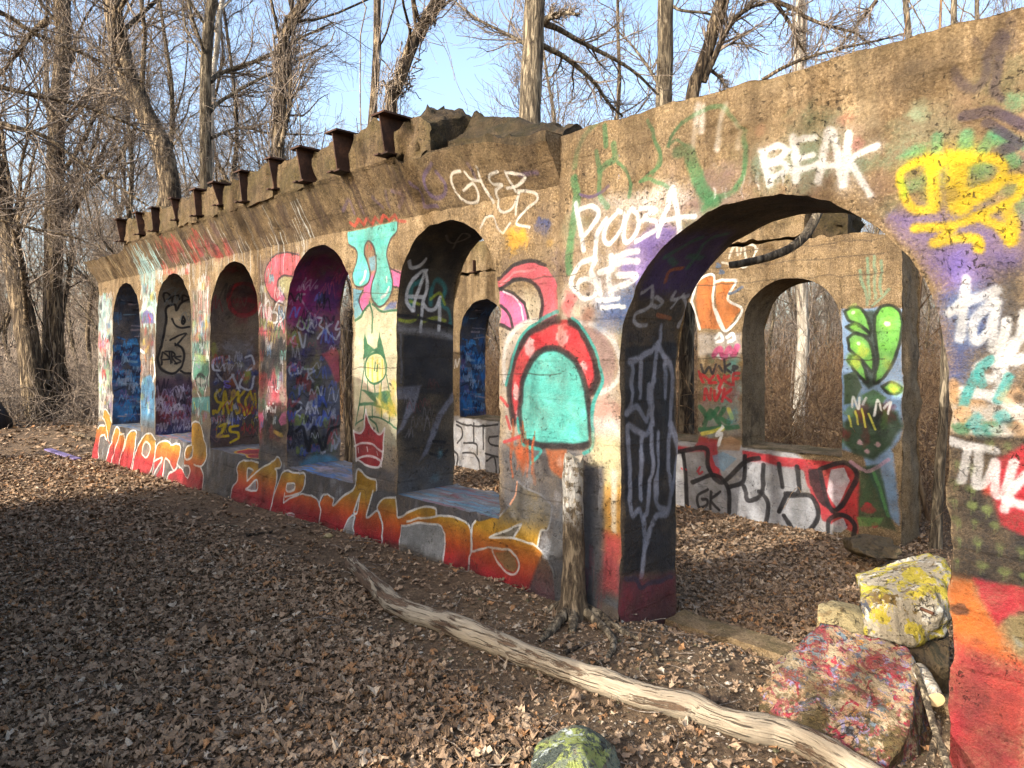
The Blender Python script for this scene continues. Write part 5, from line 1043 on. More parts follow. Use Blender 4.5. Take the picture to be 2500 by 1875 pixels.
# ---------------------------------------------------------------- the painted arcade wall
FS0, FS1, FZ0, FZ1 = -13.4, 1.0, -0.6, 3.6          # front paint sheet, metres
def uv_front(s, z): return np.stack(np.broadcast_arrays((s - FS0) / (FS1 - FS0), (z - FZ0) / (FZ1 - FZ0)), -1)
TH = 0.6
LEDGE = 0.41; CORB = 2.63
BAYS = [(-12.05, -10.80), (-10.19, -8.95), (-8.385, -7.148), (-6.54, -5.36), (-4.706, -3.522)]
APEX = 2.55
BIG = (-2.49, -0.797); BIG_APEX = 2.354
LEFT, RIGHT, SPLIT = -12.76, 0.85, -2.95
JV = 7.0                                             # metres of arc one jamb column of the sheet holds
def shape_noise(P, seed, amp=1.0):
    q = P * 1.0
    d = np.stack([fbm(q * 2.3, seed + 5 * i, 3) * 0.007 + vnoise(q * 11, seed + 30 + i) * 0.005 + np.clip(vnoise(q * 23, seed + 60 + i) - 0.3, 0, 1) * 0.014 + np.clip(vnoise(q * 7, seed + 80 + i) - 0.5, 0, 1) * 0.05 + np.clip(vnoise(q * 13, seed + 90 + i) - 0.4, 0, 1) * 0.03 for i in range(3)], -1)
    return P + d * amp
def top_z(s):
    s = np.asarray(s, float)
    return np.where(s < SPLIT, CORB, 2.94 + 0.004 * np.sin(s * 5.1) + 0.003 * np.sin(s * 13.7))
def t_front(s, z):
    s, z = np.broadcast_arrays(np.asarray(s, float), np.asarray(z, float))
    b = -0.085 * np.clip(LEDGE - z, 0, 1) * (s < -2.3)
    b = b - 0.028 * sstep(-2.975, -2.935, s) * sstep(1.1, 1.8, z)
    return b
def s_left(z): return LEFT - 0.30 * np.clip(LEDGE - z, 0, 2)
def panel(mb, sa, sb, zlo, zhi, tfun, uvf, seed, flip=False, step=0.045, mi=0, leftfun=None):
    ns = max(2, int((sb - sa) / step) + 1)
    s = np.linspace(sa, sb, ns)
    lo = zlo(s) if callable(zlo) else np.full(ns, zlo); hi = zhi(s) if callable(zhi) else np.full(ns, zhi)
    nz = max(3, int(np.max(hi - lo) / step) + 1)
    v = np.linspace(0, 1, nz)
    Z = lo[:, None] * (1 - v) + hi[:, None] * v
    S = np.repeat(s[:, None], nz, 1)
    if leftfun is not None:
        S = sb + (S - sb) * (sb - leftfun(Z)) / (sb - sa)
    P = shape_noise(W(S, tfun(S, Z), Z), seed)
    mb.grid(P, uvf(S, Z), mi, flip)
def arch_z(bay, apex):
    a, b = bay; c = (a + b) / 2; R = (b - a) / 2
    return lambda s: apex - R + np.sqrt(np.clip(R * R - (s - c) ** 2, 0, None))
def intrados(mb, bay, apex, z0, col, ncol, t0, t1, seed, mi, uv_cols=6, step=0.06, z1=None):
    a, b = bay; c = (a + b) / 2; R = (b - a) / 2; zs = apex - R
    n1 = max(3, int((zs - z0) / step))
    th = np.linspace(math.pi, 0, 34)
    s = np.concatenate([np.full(n1, a), c + R * np.cos(th), np.full(n1, b)])
    z = np.concatenate([np.linspace(z0, zs, n1, endpoint=False), zs + R * np.sin(th), np.linspace(zs, z0, n1 + 1)[1:]])
    L = np.concatenate([[0], np.cumsum(np.hypot(np.diff(s), np.diff(z)))]) + z0 + 0.6
    nt_ = int((t1 - t0) / step) + 2
    v = np.linspace(0, 1, nt_)
    tf = t_front(s, z) if t0 == 0 else np.full(len(s), t0)
    T = tf[:, None] * (1 - v) + t1 * v
    P = shape_noise(W(np.repeat(s[:, None], nt_, 1), T, np.repeat(z[:, None], nt_, 1)), seed)
    uv = np.stack([np.broadcast_to((col + 0.02 + 0.96 * v) / uv_cols, T.shape), np.broadcast_to(L[:, None] / JV, T.shape)], -1)
    mb.grid(P, uv, mi, True)

M_FRONT = concrete('painted_concrete', IMG.get('front'), 0.75, 2.8, (0.86, 0.85, 0.84), 0.45, 0.60)
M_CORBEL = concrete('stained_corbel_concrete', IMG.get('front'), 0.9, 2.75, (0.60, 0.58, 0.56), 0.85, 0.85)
M_JAMB = concrete('painted_arch_concrete', IMG.get('jamb'), 0.3, 3.6, gain=1.2)
M_LEDGE = concrete('painted_ledge_concrete', IMG.get('ledge'), 0.0, 3.6)
M_BACK = concrete('painted_back_concrete', IMG.get('back'), 0.5, 2.8, (0.86, 0.85, 0.84), 0.5, 0.85)
M_CONC = concrete('bare_concrete', None, 0.85, 2.9, (0.92, 0.92, 0.92), 0.7)
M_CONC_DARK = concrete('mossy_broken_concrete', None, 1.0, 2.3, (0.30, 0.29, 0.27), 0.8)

wall = empty('arcade_wall', 'long graffiti-covered concrete wall of five small arches and one wide arch in the foreground', 'ruined wall'); wall['kind'] = 'thing'
SD = 100
# piers and spandrels
b = MB()
edges = [LEFT] + [e for bay in BAYS for e in bay] + [BIG[0]]
for i in range(0, len(edges), 2):
    sa, sb = edges[i], edges[i + 1]
    if sb > SPLIT:
        panel(b, sa, SPLIT, -0.75, CORB, t_front, uv_front, SD); panel(b, SPLIT, sb, -0.75, top_z, t_front, uv_front, SD)
    else:
        panel(b, sa, sb, LEDGE, CORB, t_front, uv_front, SD)
for k, bay in enumerate(BAYS):
    panel(b, bay[0], bay[1], arch_z(bay, APEX), CORB, t_front, uv_front, SD, step=0.035)
    intrados(b, bay, APEX, LEDGE, k, 6, 0, TH, SD, 1)
panel(b, BIG[0], BIG[1], arch_z(BIG, BIG_APEX), top_z, t_front, uv_front, SD, step=0.03)
panel(b, BIG[1], RIGHT, -0.9, top_z, t_front, uv_front, SD, step=0.035)
intrados(b, BIG, BIG_APEX, -0.6, 5, 6, 0, TH, SD, 1, step=0.045)
# back face, top and ends
tb = lambda s, z: np.full(np.broadcast(s, z).shape, TH)
zero_uv = lambda s, z: np.zeros(np.broadcast(s, z).shape + (2,))
for i in range(0, len(edges), 2):
    panel(b, edges[i], edges[i + 1], -0.75, lambda s: top_z(s), tb, zero_uv, SD, True, 0.12, 2)
for bay in BAYS:
    panel(b, bay[0], bay[1], arch_z(bay, APEX), top_z, tb, zero_uv, SD, True, 0.1, 2)
    panel(b, bay[0], bay[1], -0.75, LEDGE, tb, zero_uv, SD, True, 0.12, 2)
panel(b, BIG[0], BIG[1], arch_z(BIG, BIG_APEX), top_z, tb, zero_uv, SD, True, 0.08, 2)
panel(b, BIG[1], RIGHT, -0.9, top_z, tb, zero_uv, SD, True, 0.12, 2)
s = np.arange(SPLIT, RIGHT + 0.01, 0.06); v = np.linspace(0, 1, 10)
S = np.repeat(s[:, None], 10, 1); Z = top_z(S); T = t_front(S, Z) * (1 - v) + TH * v
b.grid(shape_noise(W(S, T, Z), SD), None, 2, True)
for se, z1, fl in ((LEFT, CORB, False), (RIGHT, 2.95, True)):
    z = np.arange(-0.9 if se > 0 else LEDGE, z1 + 0.03, 0.06); T = np.repeat(np.linspace(0, TH, 8)[None], len(z), 0); Z = np.repeat(z[:, None], 8, 1)
    b.grid(shape_noise(W(np.full(T.shape, se), T, Z), SD), None, 2, fl)
b.build('arched_wall_face', [M_FRONT, M_JAMB, M_CONC], wall)
# plinth with its ledges
b = MB()
P0, P1 = LEFT, BAYS[-1][1] + 0.0
panel(b, LEFT, BAYS[-1][1], -0.75, LEDGE, t_front, uv_front, SD, step=0.045, leftfun=s_left)
for bay in BAYS:
    s = np.arange(bay[0], bay[1] + 0.02, 0.05); v = np.linspace(0, 1, 13)
    S = np.repeat(s[:, None], 13, 1); T = np.repeat(v[None] * TH, len(s), 0)
    P = shape_noise(W(S, T, np.full(S.shape, LEDGE)), SD)
    b.grid(P, np.stack([(S + 12.2) / 8.8, (T + 0.02) / 0.66], -1), 1, True)
z = np.linspace(-0.75, LEDGE, 18); Z = np.repeat(z[:, None], 8, 1); T = t_front(-13, Z) * (1 - np.linspace(0, 1, 8)) + TH * np.linspace(0, 1, 8)
b.grid(shape_noise(W(s_left(Z), T, Z), SD), None, 2, False)
b.build('plinth', [M_FRONT, M_LEDGE, M_CONC], wall)

# corbel: slopes outwards from the face up to the fascia
C_OUT, C_TOP = 0.22, 3.05
def corbel_edge(s):
    """outer edge (t, z) of the corbel along the wall"""
    s = np.asarray(s, float)
    k = sstep(-3.7, -3.0, s); l = sstep(-10.75, -10.95, s)
    brk = sstep(-4.45, -4.35, s)
    t = -C_OUT + 0.065 * k + 0.03 * l
    z = C_TOP - 0.06 * brk - 0.10 * k - 0.10 * l
    p = np.stack([s * 6, s * 0, s * 0], -1)
    z = z + (0.022 * fbm(p, 3, 3)) * np.maximum(brk, l)
    return t, z
b = MB()
s = np.linspace(LEFT - 0.02, SPLIT, 246)
te, ze = corbel_edge(s); v = np.linspace(0, 1, 12)
# lower fillet at 45 degrees, then the steeper slope
kx = np.array([0, 0.15, 0.3, 0.45, 0.6, 0.72, 0.8, 0.86, 0.91, 0.95, 0.98, 1.0])
T = te[:, None] * v; Z = CORB + (ze - CORB)[:, None] * v
Z[:, 0] = CORB
S = np.repeat(s[:, None], 12, 1)
b.grid(shape_noise(W(S, T, Z), SD), uv_front(S, Z), 0)
# right end: short vertical lip, and the triangular end face
lip = s > -4.4
sl = s[lip]; h = 0.075 * sstep(-4.4, -3.1, sl)
for_lip_T = np.repeat(te[lip][:, None], 5, 1); Zl = ze[lip][:, None] + h[:, None] * np.linspace(0, 1, 5) * (0.75 + 0.25 * vnoise(np.stack([sl * 9, sl * 0, sl * 0], -1), 4)[:, None])
b.grid(shape_noise(W(np.repeat(sl[:, None], 5, 1), for_lip_T, Zl), SD), uv_front(np.repeat(sl[:, None], 5, 1), Zl), 1)
# mossy top going back from the lip
v8 = np.linspace(0, 1, 9)
Tt = for_lip_T[:, -1:] + (TH - for_lip_T[:, -1:]) * v8; Zt = Zl[:, -1:] + 0.03 * v8
b.grid(shape_noise(W(np.repeat(sl[:, None], 9, 1), Tt, Zt), SD), None, 1, True)
for se, i, fl in ((SPLIT, -1, True), (LEFT - 0.02, 0, False)):
    zz = np.linspace(CORB, Zl[-1, -1] if i == -1 else ze[0], 9)
    to = np.interp(zz, Z[i], T[i])
    Te = to[:, None] * (1 - v8) + TH * v8
    b.grid(shape_noise(W(np.full(Te.shape, se), Te, np.repeat(zz[:, None], 9, 1)), SD), None, 2, fl)
# flat top at the broken left end
sl = s[s < -10.85]; tl, zl = corbel_edge(sl)
Tt = tl[:, None] * (1 - v8) + TH * v8
b.grid(shape_noise(W(np.repeat(sl[:, None], 9, 1), Tt, np.repeat(zl[:, None], 9, 1)), SD), None, 1, True)
# back of the corbel band
sb_ = np.arange(LEFT, SPLIT, 0.1); zz = np.linspace(CORB, C_TOP, 5)
b.grid(shape_noise(W(np.repeat(sb_[:, None], 5, 1), np.full((len(sb_), 5), TH), np.repeat(zz[None], len(sb_), 0)), SD), None, 1, True)
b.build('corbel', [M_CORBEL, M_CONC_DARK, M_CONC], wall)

# parapet blocks between the cut-off steel beams
BEAMS = [-10.76, -10.12, -9.46, -8.80, -8.19, -7.57, -6.96, -6.35, -5.73, -5.13, -4.51]
def block(name, s0, s1, t0, t1, z0, z1, seed, mats, parent, uvf=uv_front, nrm=0.05, amp=1.6, topfun=None):
    b = MB()
    ns = max(3, int((s1 - s0) / nrm)); nt_ = max(3, int((t1 - t0) / nrm)); nz = max(3, int((z1 - z0) / nrm))
    def face(fn, n1, n2, flip, mi):
        A, B = np.meshgrid(np.linspace(0, 1, n1), np.linspace(0, 1, n2), indexing='ij')
        S, T, Z = fn(A, B)
        S, T, Z = np.broadcast_arrays(S, T, Z)
        if topfun is not None: Z = z0 + (Z - z0) * (topfun(S, T) - z0) / (z1 - z0)
        b.grid(shape_noise(W(S, T, Z), seed, amp), uvf(S, Z), mi, flip)
    ds, dt, dz = s1 - s0, t1 - t0, z1 - z0
    face(lambda A, B: (s0 + ds * A, t0 + 0 * A, z0 + dz * B), ns, nz, False, 0)
    face(lambda A, B: (s0 + ds * A, t1 + 0 * A, z0 + dz * B), ns, nz, True, -1 % len(mats))
    face(lambda A, B: (s0 + ds * A, t0 + dt * B, z1 + 0 * A), ns, nt_, True, -1 % len(mats))
    face(lambda A, B: (s0 + ds * A, t0 + dt * B, z0 + 0 * A), ns, nt_, False, -1 % len(mats))
    face(lambda A, B: (s0 + 0 * A, t0 + dt * A, z0 + dz * B), nt_, nz, True, -1 % len(mats))
    face(lambda A, B: (s1 + 0 * A, t0 + dt * A, z0 + dz * B), nt_, nz, False, -1 % len(mats))
    return b.build(name, mats, parent)
for i in range(len(BEAMS) - 1):
    d = 0.02 * math.sin(i * 2.3)
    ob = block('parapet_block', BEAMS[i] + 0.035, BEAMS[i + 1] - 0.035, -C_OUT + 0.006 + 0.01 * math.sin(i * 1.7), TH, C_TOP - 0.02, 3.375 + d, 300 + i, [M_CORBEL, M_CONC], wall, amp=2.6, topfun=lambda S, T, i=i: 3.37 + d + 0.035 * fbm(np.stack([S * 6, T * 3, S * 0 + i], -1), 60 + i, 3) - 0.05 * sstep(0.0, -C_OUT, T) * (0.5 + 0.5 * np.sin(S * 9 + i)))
# the broken last block: a fractured wedge behind the corbel lip, moss on it
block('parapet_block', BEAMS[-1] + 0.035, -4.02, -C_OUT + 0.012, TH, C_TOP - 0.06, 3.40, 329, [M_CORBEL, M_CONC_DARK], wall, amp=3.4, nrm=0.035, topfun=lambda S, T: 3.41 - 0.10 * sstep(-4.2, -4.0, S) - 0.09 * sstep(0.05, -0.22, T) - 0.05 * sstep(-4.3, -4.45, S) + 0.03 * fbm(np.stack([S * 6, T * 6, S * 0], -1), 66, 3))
def wedge(S, T):
    k = np.clip((S + 4.05) / 1.05, 0, 1)
    p = np.stack([S * 3, T * 3, S * 0], -1)
    h = 3.38 - 0.31 * k - 0.20 * sstep(0.25, -0.05, T)
    st_ = np.round(fbm(p, 21, 3) * 5) / 5                              # fractured in steps
    return h + 0.05 * st_ + 0.025 * fbm(p * 3, 8, 3)
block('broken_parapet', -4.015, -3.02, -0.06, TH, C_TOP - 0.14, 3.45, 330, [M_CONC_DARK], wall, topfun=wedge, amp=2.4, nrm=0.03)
def sweep_box(b, sa, sb, ta, tb_, za, zb):
    c = [(sa, ta, za), (sb, ta, za), (sb, tb_, za), (sa, tb_, za), (sa, ta, zb), (sb, ta, zb), (sb, tb_, zb), (sa, tb_, zb)]
    c = np.array(c)
    b.add(W(c[:, 0], c[:, 1], c[:, 2]), [(0, 3, 2, 1), (4, 5, 6, 7), (0, 1, 5, 4), (1, 2, 6, 5), (2, 3, 7, 6), (3, 0, 4, 7)], smooth=False)
def slant_plate(b, sa, sb, pts):
    """plate between s = sa and sb with the outline pts in (t, z)"""
    n_ = len(pts); tz = np.array(pts)
    v = np.vstack([W(np.full(n_, sa), tz[:, 0], tz[:, 1]), W(np.full(n_, sb), tz[:, 0], tz[:, 1])])
    b.add(v, [[0, 1, 2, 3], [7, 6, 5, 4]], smooth=False)
    b.add(v, [(i, (i + 1) % n_, (i + 1) % n_ + n_, i + n_) for i in range(n_)], smooth=False)
for i, sc in enumerate(BEAMS):
    b = MB(); pr = (0.10, 0.06, 0.07, 0.08, 0.06, 0.09, 0.08, 0.08, 0.11, 0.12, 0.09)[i]; zt = 3.372 + 0.012 * math.sin(i * 2.1); zb = 3.06 + (0, 0.03, 0.0, 0.05, 0.02, 0.06, 0.0, 0.03, 0.0, -0.02, 0.01)[i]; sc = sc + (0.0, 0.02, -0.03, 0.01, 0.03, -0.02, 0.0, 0.03, -0.01, 0.0, 0.0)[i]
    o1 = -C_OUT - pr; o2 = -C_OUT - pr * (0.45, 0.2, 0.6, 0.3, 0.5, 0.1, 0.55, 0.3, 0.5, 0.6, 0.4)[i]; w = (0.08, 0.07, 0.075, 0.06, 0.085, 0.07, 0.08, 0.065, 0.085, 0.09, 0.085)[i]
    sweep_box(b, sc - w, sc + w, o1 - 0.015, 0.05, zt - 0.014, zt)
    slant_plate(b, sc - 0.006, sc + 0.006, [(0.05, zb + 0.0125), (o2, zb + 0.0125), (o1, zt - 0.0145), (0.05, zt - 0.0145)])
    sweep_box(b, sc - w * 0.9, sc + w * 0.9, o2 - 0.03, 0.05, zb, zb + 0.012)
    sweep_box(b, sc - w * 0.8, sc - w * 0.1, o2 - 0.055, o2 - 0.0305, zb - 0.004, zb + 0.009)
    b.build('steel_beam', [M_RUST], wall)
# the worn threshold under the wide arch
def thr(S, T): return -0.03 - 0.22 * T - 0.02 * np.sin(S * 7)
block('threshold_slab', BIG[0] + 0.02, BIG[1] - 0.02, 0.44, 0.66, -0.5, -0.10, 345, [M_CONC], wall, topfun=lambda S, T: -0.118 - 0.03 * (T - 0.44) + 0.006 * np.sin(S * 9), amp=1.5)

# ---------------------------------------------------------------- the back wall of the ruin
BS0, BS1, BZ0, BZ1 = -10.6, -2.0, -0.95, 3.6
def uv_back(s, z): return np.stack(np.broadcast_arrays((s - BS0) / (BS1 - BS0), (z - BZ0) / (BZ1 - BZ0)), -1)
back = empty('rear_arcade_wall', 'rear concrete wall with silver letters on its base, seen through the wide arch', 'ruined wall'); back['kind'] = 'thing'
BB = [(-9.17, -8.02), (-7.46, -6.31), (-5.75, -4.627), (-4.03, -2.874)]
BAP, BEND, BL = 2.39, -2.283, -10.5
tF = lambda s, z: np.full(np.broadcast(s, z).shape, T_BACK) - 0.02 * (z < LEDGE - 0.02)
tR = lambda s, z: np.full(np.broadcast(s, z).shape, T_BACK + TH)
def btop(s):
    s = np.asarray(s, float)
    p = np.stack([s * 5, s * 0, s * 0], -1)
    return 2.83 + 0.05 * fbm(p, 41, 4) - 0.10 * sstep(-2.7, BEND, s)
b = MB()
ed = [BL] + [e for y in BB for e in y] + [BEND]
for i in range(0, len(ed), 2):
    panel(b, ed[i], ed[i + 1], -0.9, btop, tF, uv_back, 500, step=0.05)
    panel(b, ed[i], ed[i + 1], -0.9, btop, tR, zero_uv, 500, True, 0.12, 1)
for bay in BB:
    panel(b, bay[0], bay[1], arch_z(bay, BAP), btop, tF, uv_back, 500, step=0.04)
    panel(b, bay[0], bay[1], -0.9, LEDGE, tF, uv_back, 500, step=0.05)
    panel(b, bay[0], bay[1], arch_z(bay, BAP), btop, tR, zero_uv, 500, True, 0.1, 1)
    panel(b, bay[0], bay[1], -0.9, LEDGE, tR, zero_uv, 500, True, 0.12, 1)
    q_ = BB.index(bay)
    intrados(b, bay, BAP, LEDGE, 0, 6 if q_ < 3 else 1, T_BACK, T_BACK + TH, 500, 2 if q_ < 3 else 1)
    S, T = np.meshgrid(np.linspace(bay[0], bay[1], 20), np.linspace(T_BACK - 0.02, T_BACK + TH, 10), indexing='ij')
    b.grid(shape_noise(W(S, T, np.full(S.shape, LEDGE)), 500), None, 1, True)
S, V = np.meshgrid(np.arange(BL, BEND + 0.03, 0.06), np.linspace(0, 1, 12), indexing='ij'); S = np.minimum(S, BEND)
b.grid(shape_noise(W(S, T_BACK + TH * V, btop(S)), 500), None, 1, True)
zz = np.linspace(-0.9, float(btop(BEND)), 60)
Z, V = np.meshgrid(zz, np.linspace(0, 1, 12), indexing='ij')
b.grid(shape_noise(W(BEND + 0.03 * vnoise(np.stack([Z * 4, V * 3, Z * 0], -1), 5), T_BACK + TH * V, Z), 500, 1.5), None, 1, True)
b.build('arched_wall_face', [M_BACK, M_CONC, M_JAMB], back)
block('upper_wall_block', -10.0, -3.27, T_BACK - 0.02, T_BACK + 0.45, 2.86, 3.36, 520, [M_CONC], back, uvf=uv_back)
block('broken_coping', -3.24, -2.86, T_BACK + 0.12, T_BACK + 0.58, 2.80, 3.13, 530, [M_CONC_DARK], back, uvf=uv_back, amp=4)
# protruding beam stub over a pocket
for sc in (-4.36, -6.1, -7.85, -8.75):
    b = MB(); 
    sweep_box(b, sc - 0.06, sc + 0.06, T_BACK - 0.11, T_BACK + 0.1, 2.84, 2.856)
    sweep_box(b, sc - 0.007, sc + 0.007, T_BACK - 0.08, T_BACK + 0.1, 2.8565, 3.05)
    b.build('steel_beam', [M_RUST], back)
# ---------------------------------------------------------------- unseen wall added beside the viewer to shade the clearing
def hl(p, q, z):
    """point from distance along the sunlight p and sideways q (right positive)"""
    p, q, z = np.broadcast_arrays(np.asarray(p, float), np.asarray(q, float), np.asarray(z, float))
    return np.stack([p * SUN_H[0] + q * SUN_H[1] * 1.0, p * SUN_H[1] - q * SUN_H[0], z], -1)
def shade_wall(name, label, q0, q1, p0, p1, topf, seed):
    b = MB()
    nq = int((q1 - q0) / 0.08) + 2; q = np.linspace(q0, q1, nq); v = np.linspace(0, 1, 30)
    for p, fl in ((p0, True), (p1, False)):
        Q = np.repeat(q[:, None], 30, 1); Z = -0.6 + (topf(Q) + 0.6) * v
        b.grid(shape_noise(hl(p, Q, Z), seed, 2), None, 0, fl)
    w = np.linspace(0, 1, 6); Q = np.repeat(q[:, None], 6, 1)
    b.grid(shape_noise(hl(p0 + (p1 - p0) * w, Q, topf(Q)), seed, 2), None, 0, False)
    for qe, fl in ((q0, False), (q1, True)):
        Z = -0.6 + (topf(np.full((30, 6), qe)) + 0.6) * v[:, None]
        b.grid(shape_noise(hl(np.repeat((p0 + (p1 - p0) * w)[None], 30, 0), qe, Z), seed, 2), None, 0, fl)
    o = b.build(name, [M_CONC], None)
    return tag(o, label, 'ruined wall', kind='thing')
shade_wall('added_shade_wall', 'low concrete wall added out of view on the left to shade the clearing', -9.5, -2.56, -1.25, -0.75,
          lambda q: 2.52 + 0.22 * np.sin(q * 1.9) + 0.2 * np.sin(q * 4.3 + 1) - 0.5 * sstep(-4.2, -3.4, q) * 0.6, 700)
# ---------------------------------------------------------------- placing by sight: a point at depth Y, or where a sight line meets the ground
def at(px, py, Y): return np.array([(px - 1250) / F * Y, Y, 1.6 - (py - 848) / F * Y])
def on_ground(px, py, h=0.0):
    Y = 4.0
    for _ in range(40):
        x = (px - 1250) / F * Y
        Y = 0.5 * Y + 0.5 * (1.6 - float(ground_z(x, Y)) - h) * F / max(py - 848, 20)
    return np.array([(px - 1250) / F * Y, Y, float(ground_z((px - 1250) / F * Y, Y)) + h])
def fr2(x0, y0, k, pts): return [(x0 + p[0] / k, y0 + p[1] / k) for p in pts]
def origin_to(o, p):
    """put the object's origin at p without moving its mesh"""
    p = Vector(p); o.data.transform(Matrix.Translation(-p)); o.location = p
    return o
def gnarl(V, c, amp, sc, seed):
    return V + amp * np.stack([fbm(V * sc, seed + 7 * i, 4) for i in range(3)], -1)

# ---- the long dead log
pxs = fr2(800, 1300, 2.458, [(130, 175), (180, 220), (240, 275), (310, 345), (400, 430), (500, 478), (640, 520), (800, 575), (980, 650), (1180, 735), (1380, 805), (1560, 868), (1760, 935), (1960, 1000)]) + fr2(1400, 1450, 2.212, [(640, 610), (780, 668), (920, 712), (1080, 742), (1250, 800), (1450, 905), (1650, 1020), (1800, 1110)])
rad = np.interp(np.arange(len(pxs)), [0, 3, 8, 14, len(pxs) - 1], [0.050, 0.058, 0.060, 0.060, 0.062])
wp = np.array([on_ground(p[0], p[1], r * 0.80) for p, r in zip(pxs, rad)])
n = 150
path = smooth_path(wp, n); R = np.interp(np.linspace(0, 1, n), np.linspace(0, 1, len(rad)), rad)
R = R * (1 + 0.10 * vnoise(np.stack([np.arange(n) * 0.12, np.zeros(n), np.zeros(n)], -1), 77)); R[0] *= 0.55; R[1] *= 0.85
K = 20
V, Q = tubes(path, R, K)
V = gnarl(V, None, 0.010, 9, 31); V = gnarl(V, None, 0.004, 30, 41)
Lc = np.concatenate([[0], np.cumsum(np.linalg.norm(np.diff(path, axis=0), axis=1))])
uv = np.stack(np.broadcast_arrays(Lc[:, None], np.abs(np.arange(K) / K - 0.5)[None] * 0.7), -1).reshape(-1, 2)
log = empty('fallen_log', 'long bleached dead log with peeling bark lying across the leaf litter', 'log')
b = MB(); b.add(V, Q, uv)
for e, i in ((0, 0), (n - 1, (n - 1) * K)):
    c = path[e]; ring = np.arange(K) + 1
    b.add(np.vstack([c[None], V[i:i + K]]), np.stack([np.zeros(K, int), ring, np.roll(ring, -1)], -1), None)
b.build('log_trunk', M_LOG, log)
for (px_, py_), (dx, dy), r, L_ in (((1717, 1692), (-8, -24), 0.021, 0.05), ((1530, 1648), (6, -12), 0.010, 0.025), ((1030, 1478), (0, -14), 0.014, 0.02), ((1965, 1795), (10, -10), 0.02, 0.02)):
    a = on_ground(px_, py_, 0.07); d = np.array([dx, -6, -dy * 1.4]) / 30.0; d = d / np.linalg.norm(d)
    pp_ = a + d * np.linspace(-0.02, L_, 6)[:, None]
    V, Q = tubes(pp_, np.array([1.5, 1.25, 1.05, 1.0, 0.92, 0.5]) * r, 10); V = gnarl(V, None, 0.006, 40, 5)
    b = MB(); b.add(V, Q, np.stack([V[:, 0], V[:, 2] * 2], -1)); b.build('knot', M_LOG, log)

# ---- the sawn-off tree against the pier
def painted_bark():
    k = NT('bark_with_white_paint')
    co = k.n('ShaderNodeTexCoord').outputs['Object']
    a = k.noise(k.mapped(co, (13, 13, 3.2)), 3.2, 5, 0.65, 0.5); sep = k.n('ShaderNodeSeparateXYZ'); k.l(co, sep.inputs[0])
    col = k.ramp(a, [(0.34, srgb(48, 40, 32)), (0.5, srgb(94, 82, 66)), (0.66, srgb(122, 108, 88))])
    zz = k.math('ADD', sep.outputs[2], k.math('MULTIPLY_ADD', k.noise(co, 22, 5, 0.7), 0.34, -0.17))
    band = k.math('MULTIPLY', k.maprange(zz, 0.52, 0.62), k.maprange(k.noise(co, 26, 6, 0.75), 0.44, 0.52))
    col = k.mix(k.math('MULTIPLY', band, 0.85), col, srgb(160, 156, 148))
    k.l(col, k.b.inputs['Base Color'])
    k.bump(k.math('ADD', k.ramp(a, [(0.38, 0.0), (0.55, 1.0)]), k.math('MULTIPLY', k.noise(co, 70, 3), 0.3)), 0.9, 0.014)
    return k.m
M_STUMP = painted_bark()
Yt = 4.262
stump = empty('sawn_tree', 'sawn-off small tree trunk with white paint near its top, beside the turquoise mural', 'tree trunk')
zb = float(ground_z((1398 - 1250) / F * Yt, Yt))
base = np.array([(1396 - 1250) / F * Yt, Yt, zb - 0.06]); top = at(1402, 1117, Yt)
stump.location = (base[0], base[1], zb)
zz = np.linspace(0, 1, 40)
path = base + (top - base) * zz[:, None]; path[:, 0] += 0.006 * np.sin(zz * 5)
R = 0.060 + 0.022 * np.exp(-zz * 3) + 0.06 * np.exp(-zz * 14)
V, Q = tubes(path, R, 22)
ang = np.arctan2(V[:, 1] - Yt, V[:, 0] - np.repeat(path[:, 0], 22))
fl = np.exp(-np.repeat(zz, 22) * 11) * 0.03 * np.cos(ang * 5 + 0.7)
cen = np.repeat(path, 22, 0); V = cen + (V - cen) * (1 + fl[:, None] / 0.06)
V = gnarl(V, None, 0.009, 10, 51); V[-22:, 2] += 0.02 * np.sin(np.arange(22) * 0.9) + 0.012 * np.sin(np.arange(22) * 2.7)
loc = np.array(stump.location)
b = MB(); b.add(V - loc, Q); ring = np.arange(22) + 1
b.build('trunk', M_STUMP, stump)
b = MB(); b.add(np.vstack([(top + [0, 0, 0.006])[None], V[-22:]]) - loc, np.stack([np.zeros(22, int), ring, np.roll(ring, -1)], -1)); b.build('cut_top', plain('weathered_cut_wood', srgb(138, 128, 112)), stump)
for pts, r0 in (([(1560, 440), (1640, 520), (1700, 565), (1800, 620), (1890, 655)], 0.034), ([(1640, 520), (1690, 620), (1712, 700), (1680, 760), (1610, 800)], 0.024), ([(1420, 420), (1340, 470), (1290, 490)], 0.034), ([(1400, 540), (1320, 620), (1270, 665)], 0.03), ([(1480, 560), (1470, 590), (1450, 600)], 0.03), ([(1560, 470), (1640, 480), (1720, 500)], 0.028)):
    wpts = np.array([on_ground(p[0], p[1], 0.0) for p in fr2(800, 1300, 2.458, pts)])
    wpts[0] = wpts[0] * 0.4 + 0.6 * np.array([base[0], base[1], zb + 0.08])
    wpts[1:, 2] += 0.012
    p = smooth_path(wpts, 26); rr_ = r0 * np.linspace(1.1, 0.35, 26)
    V, Q = tubes(p, rr_, 10); V = gnarl(V, None, 0.008, 20, 61)
    b = MB(); b.add(V - loc, Q); b.build('root', M_BARK_GREY, stump)

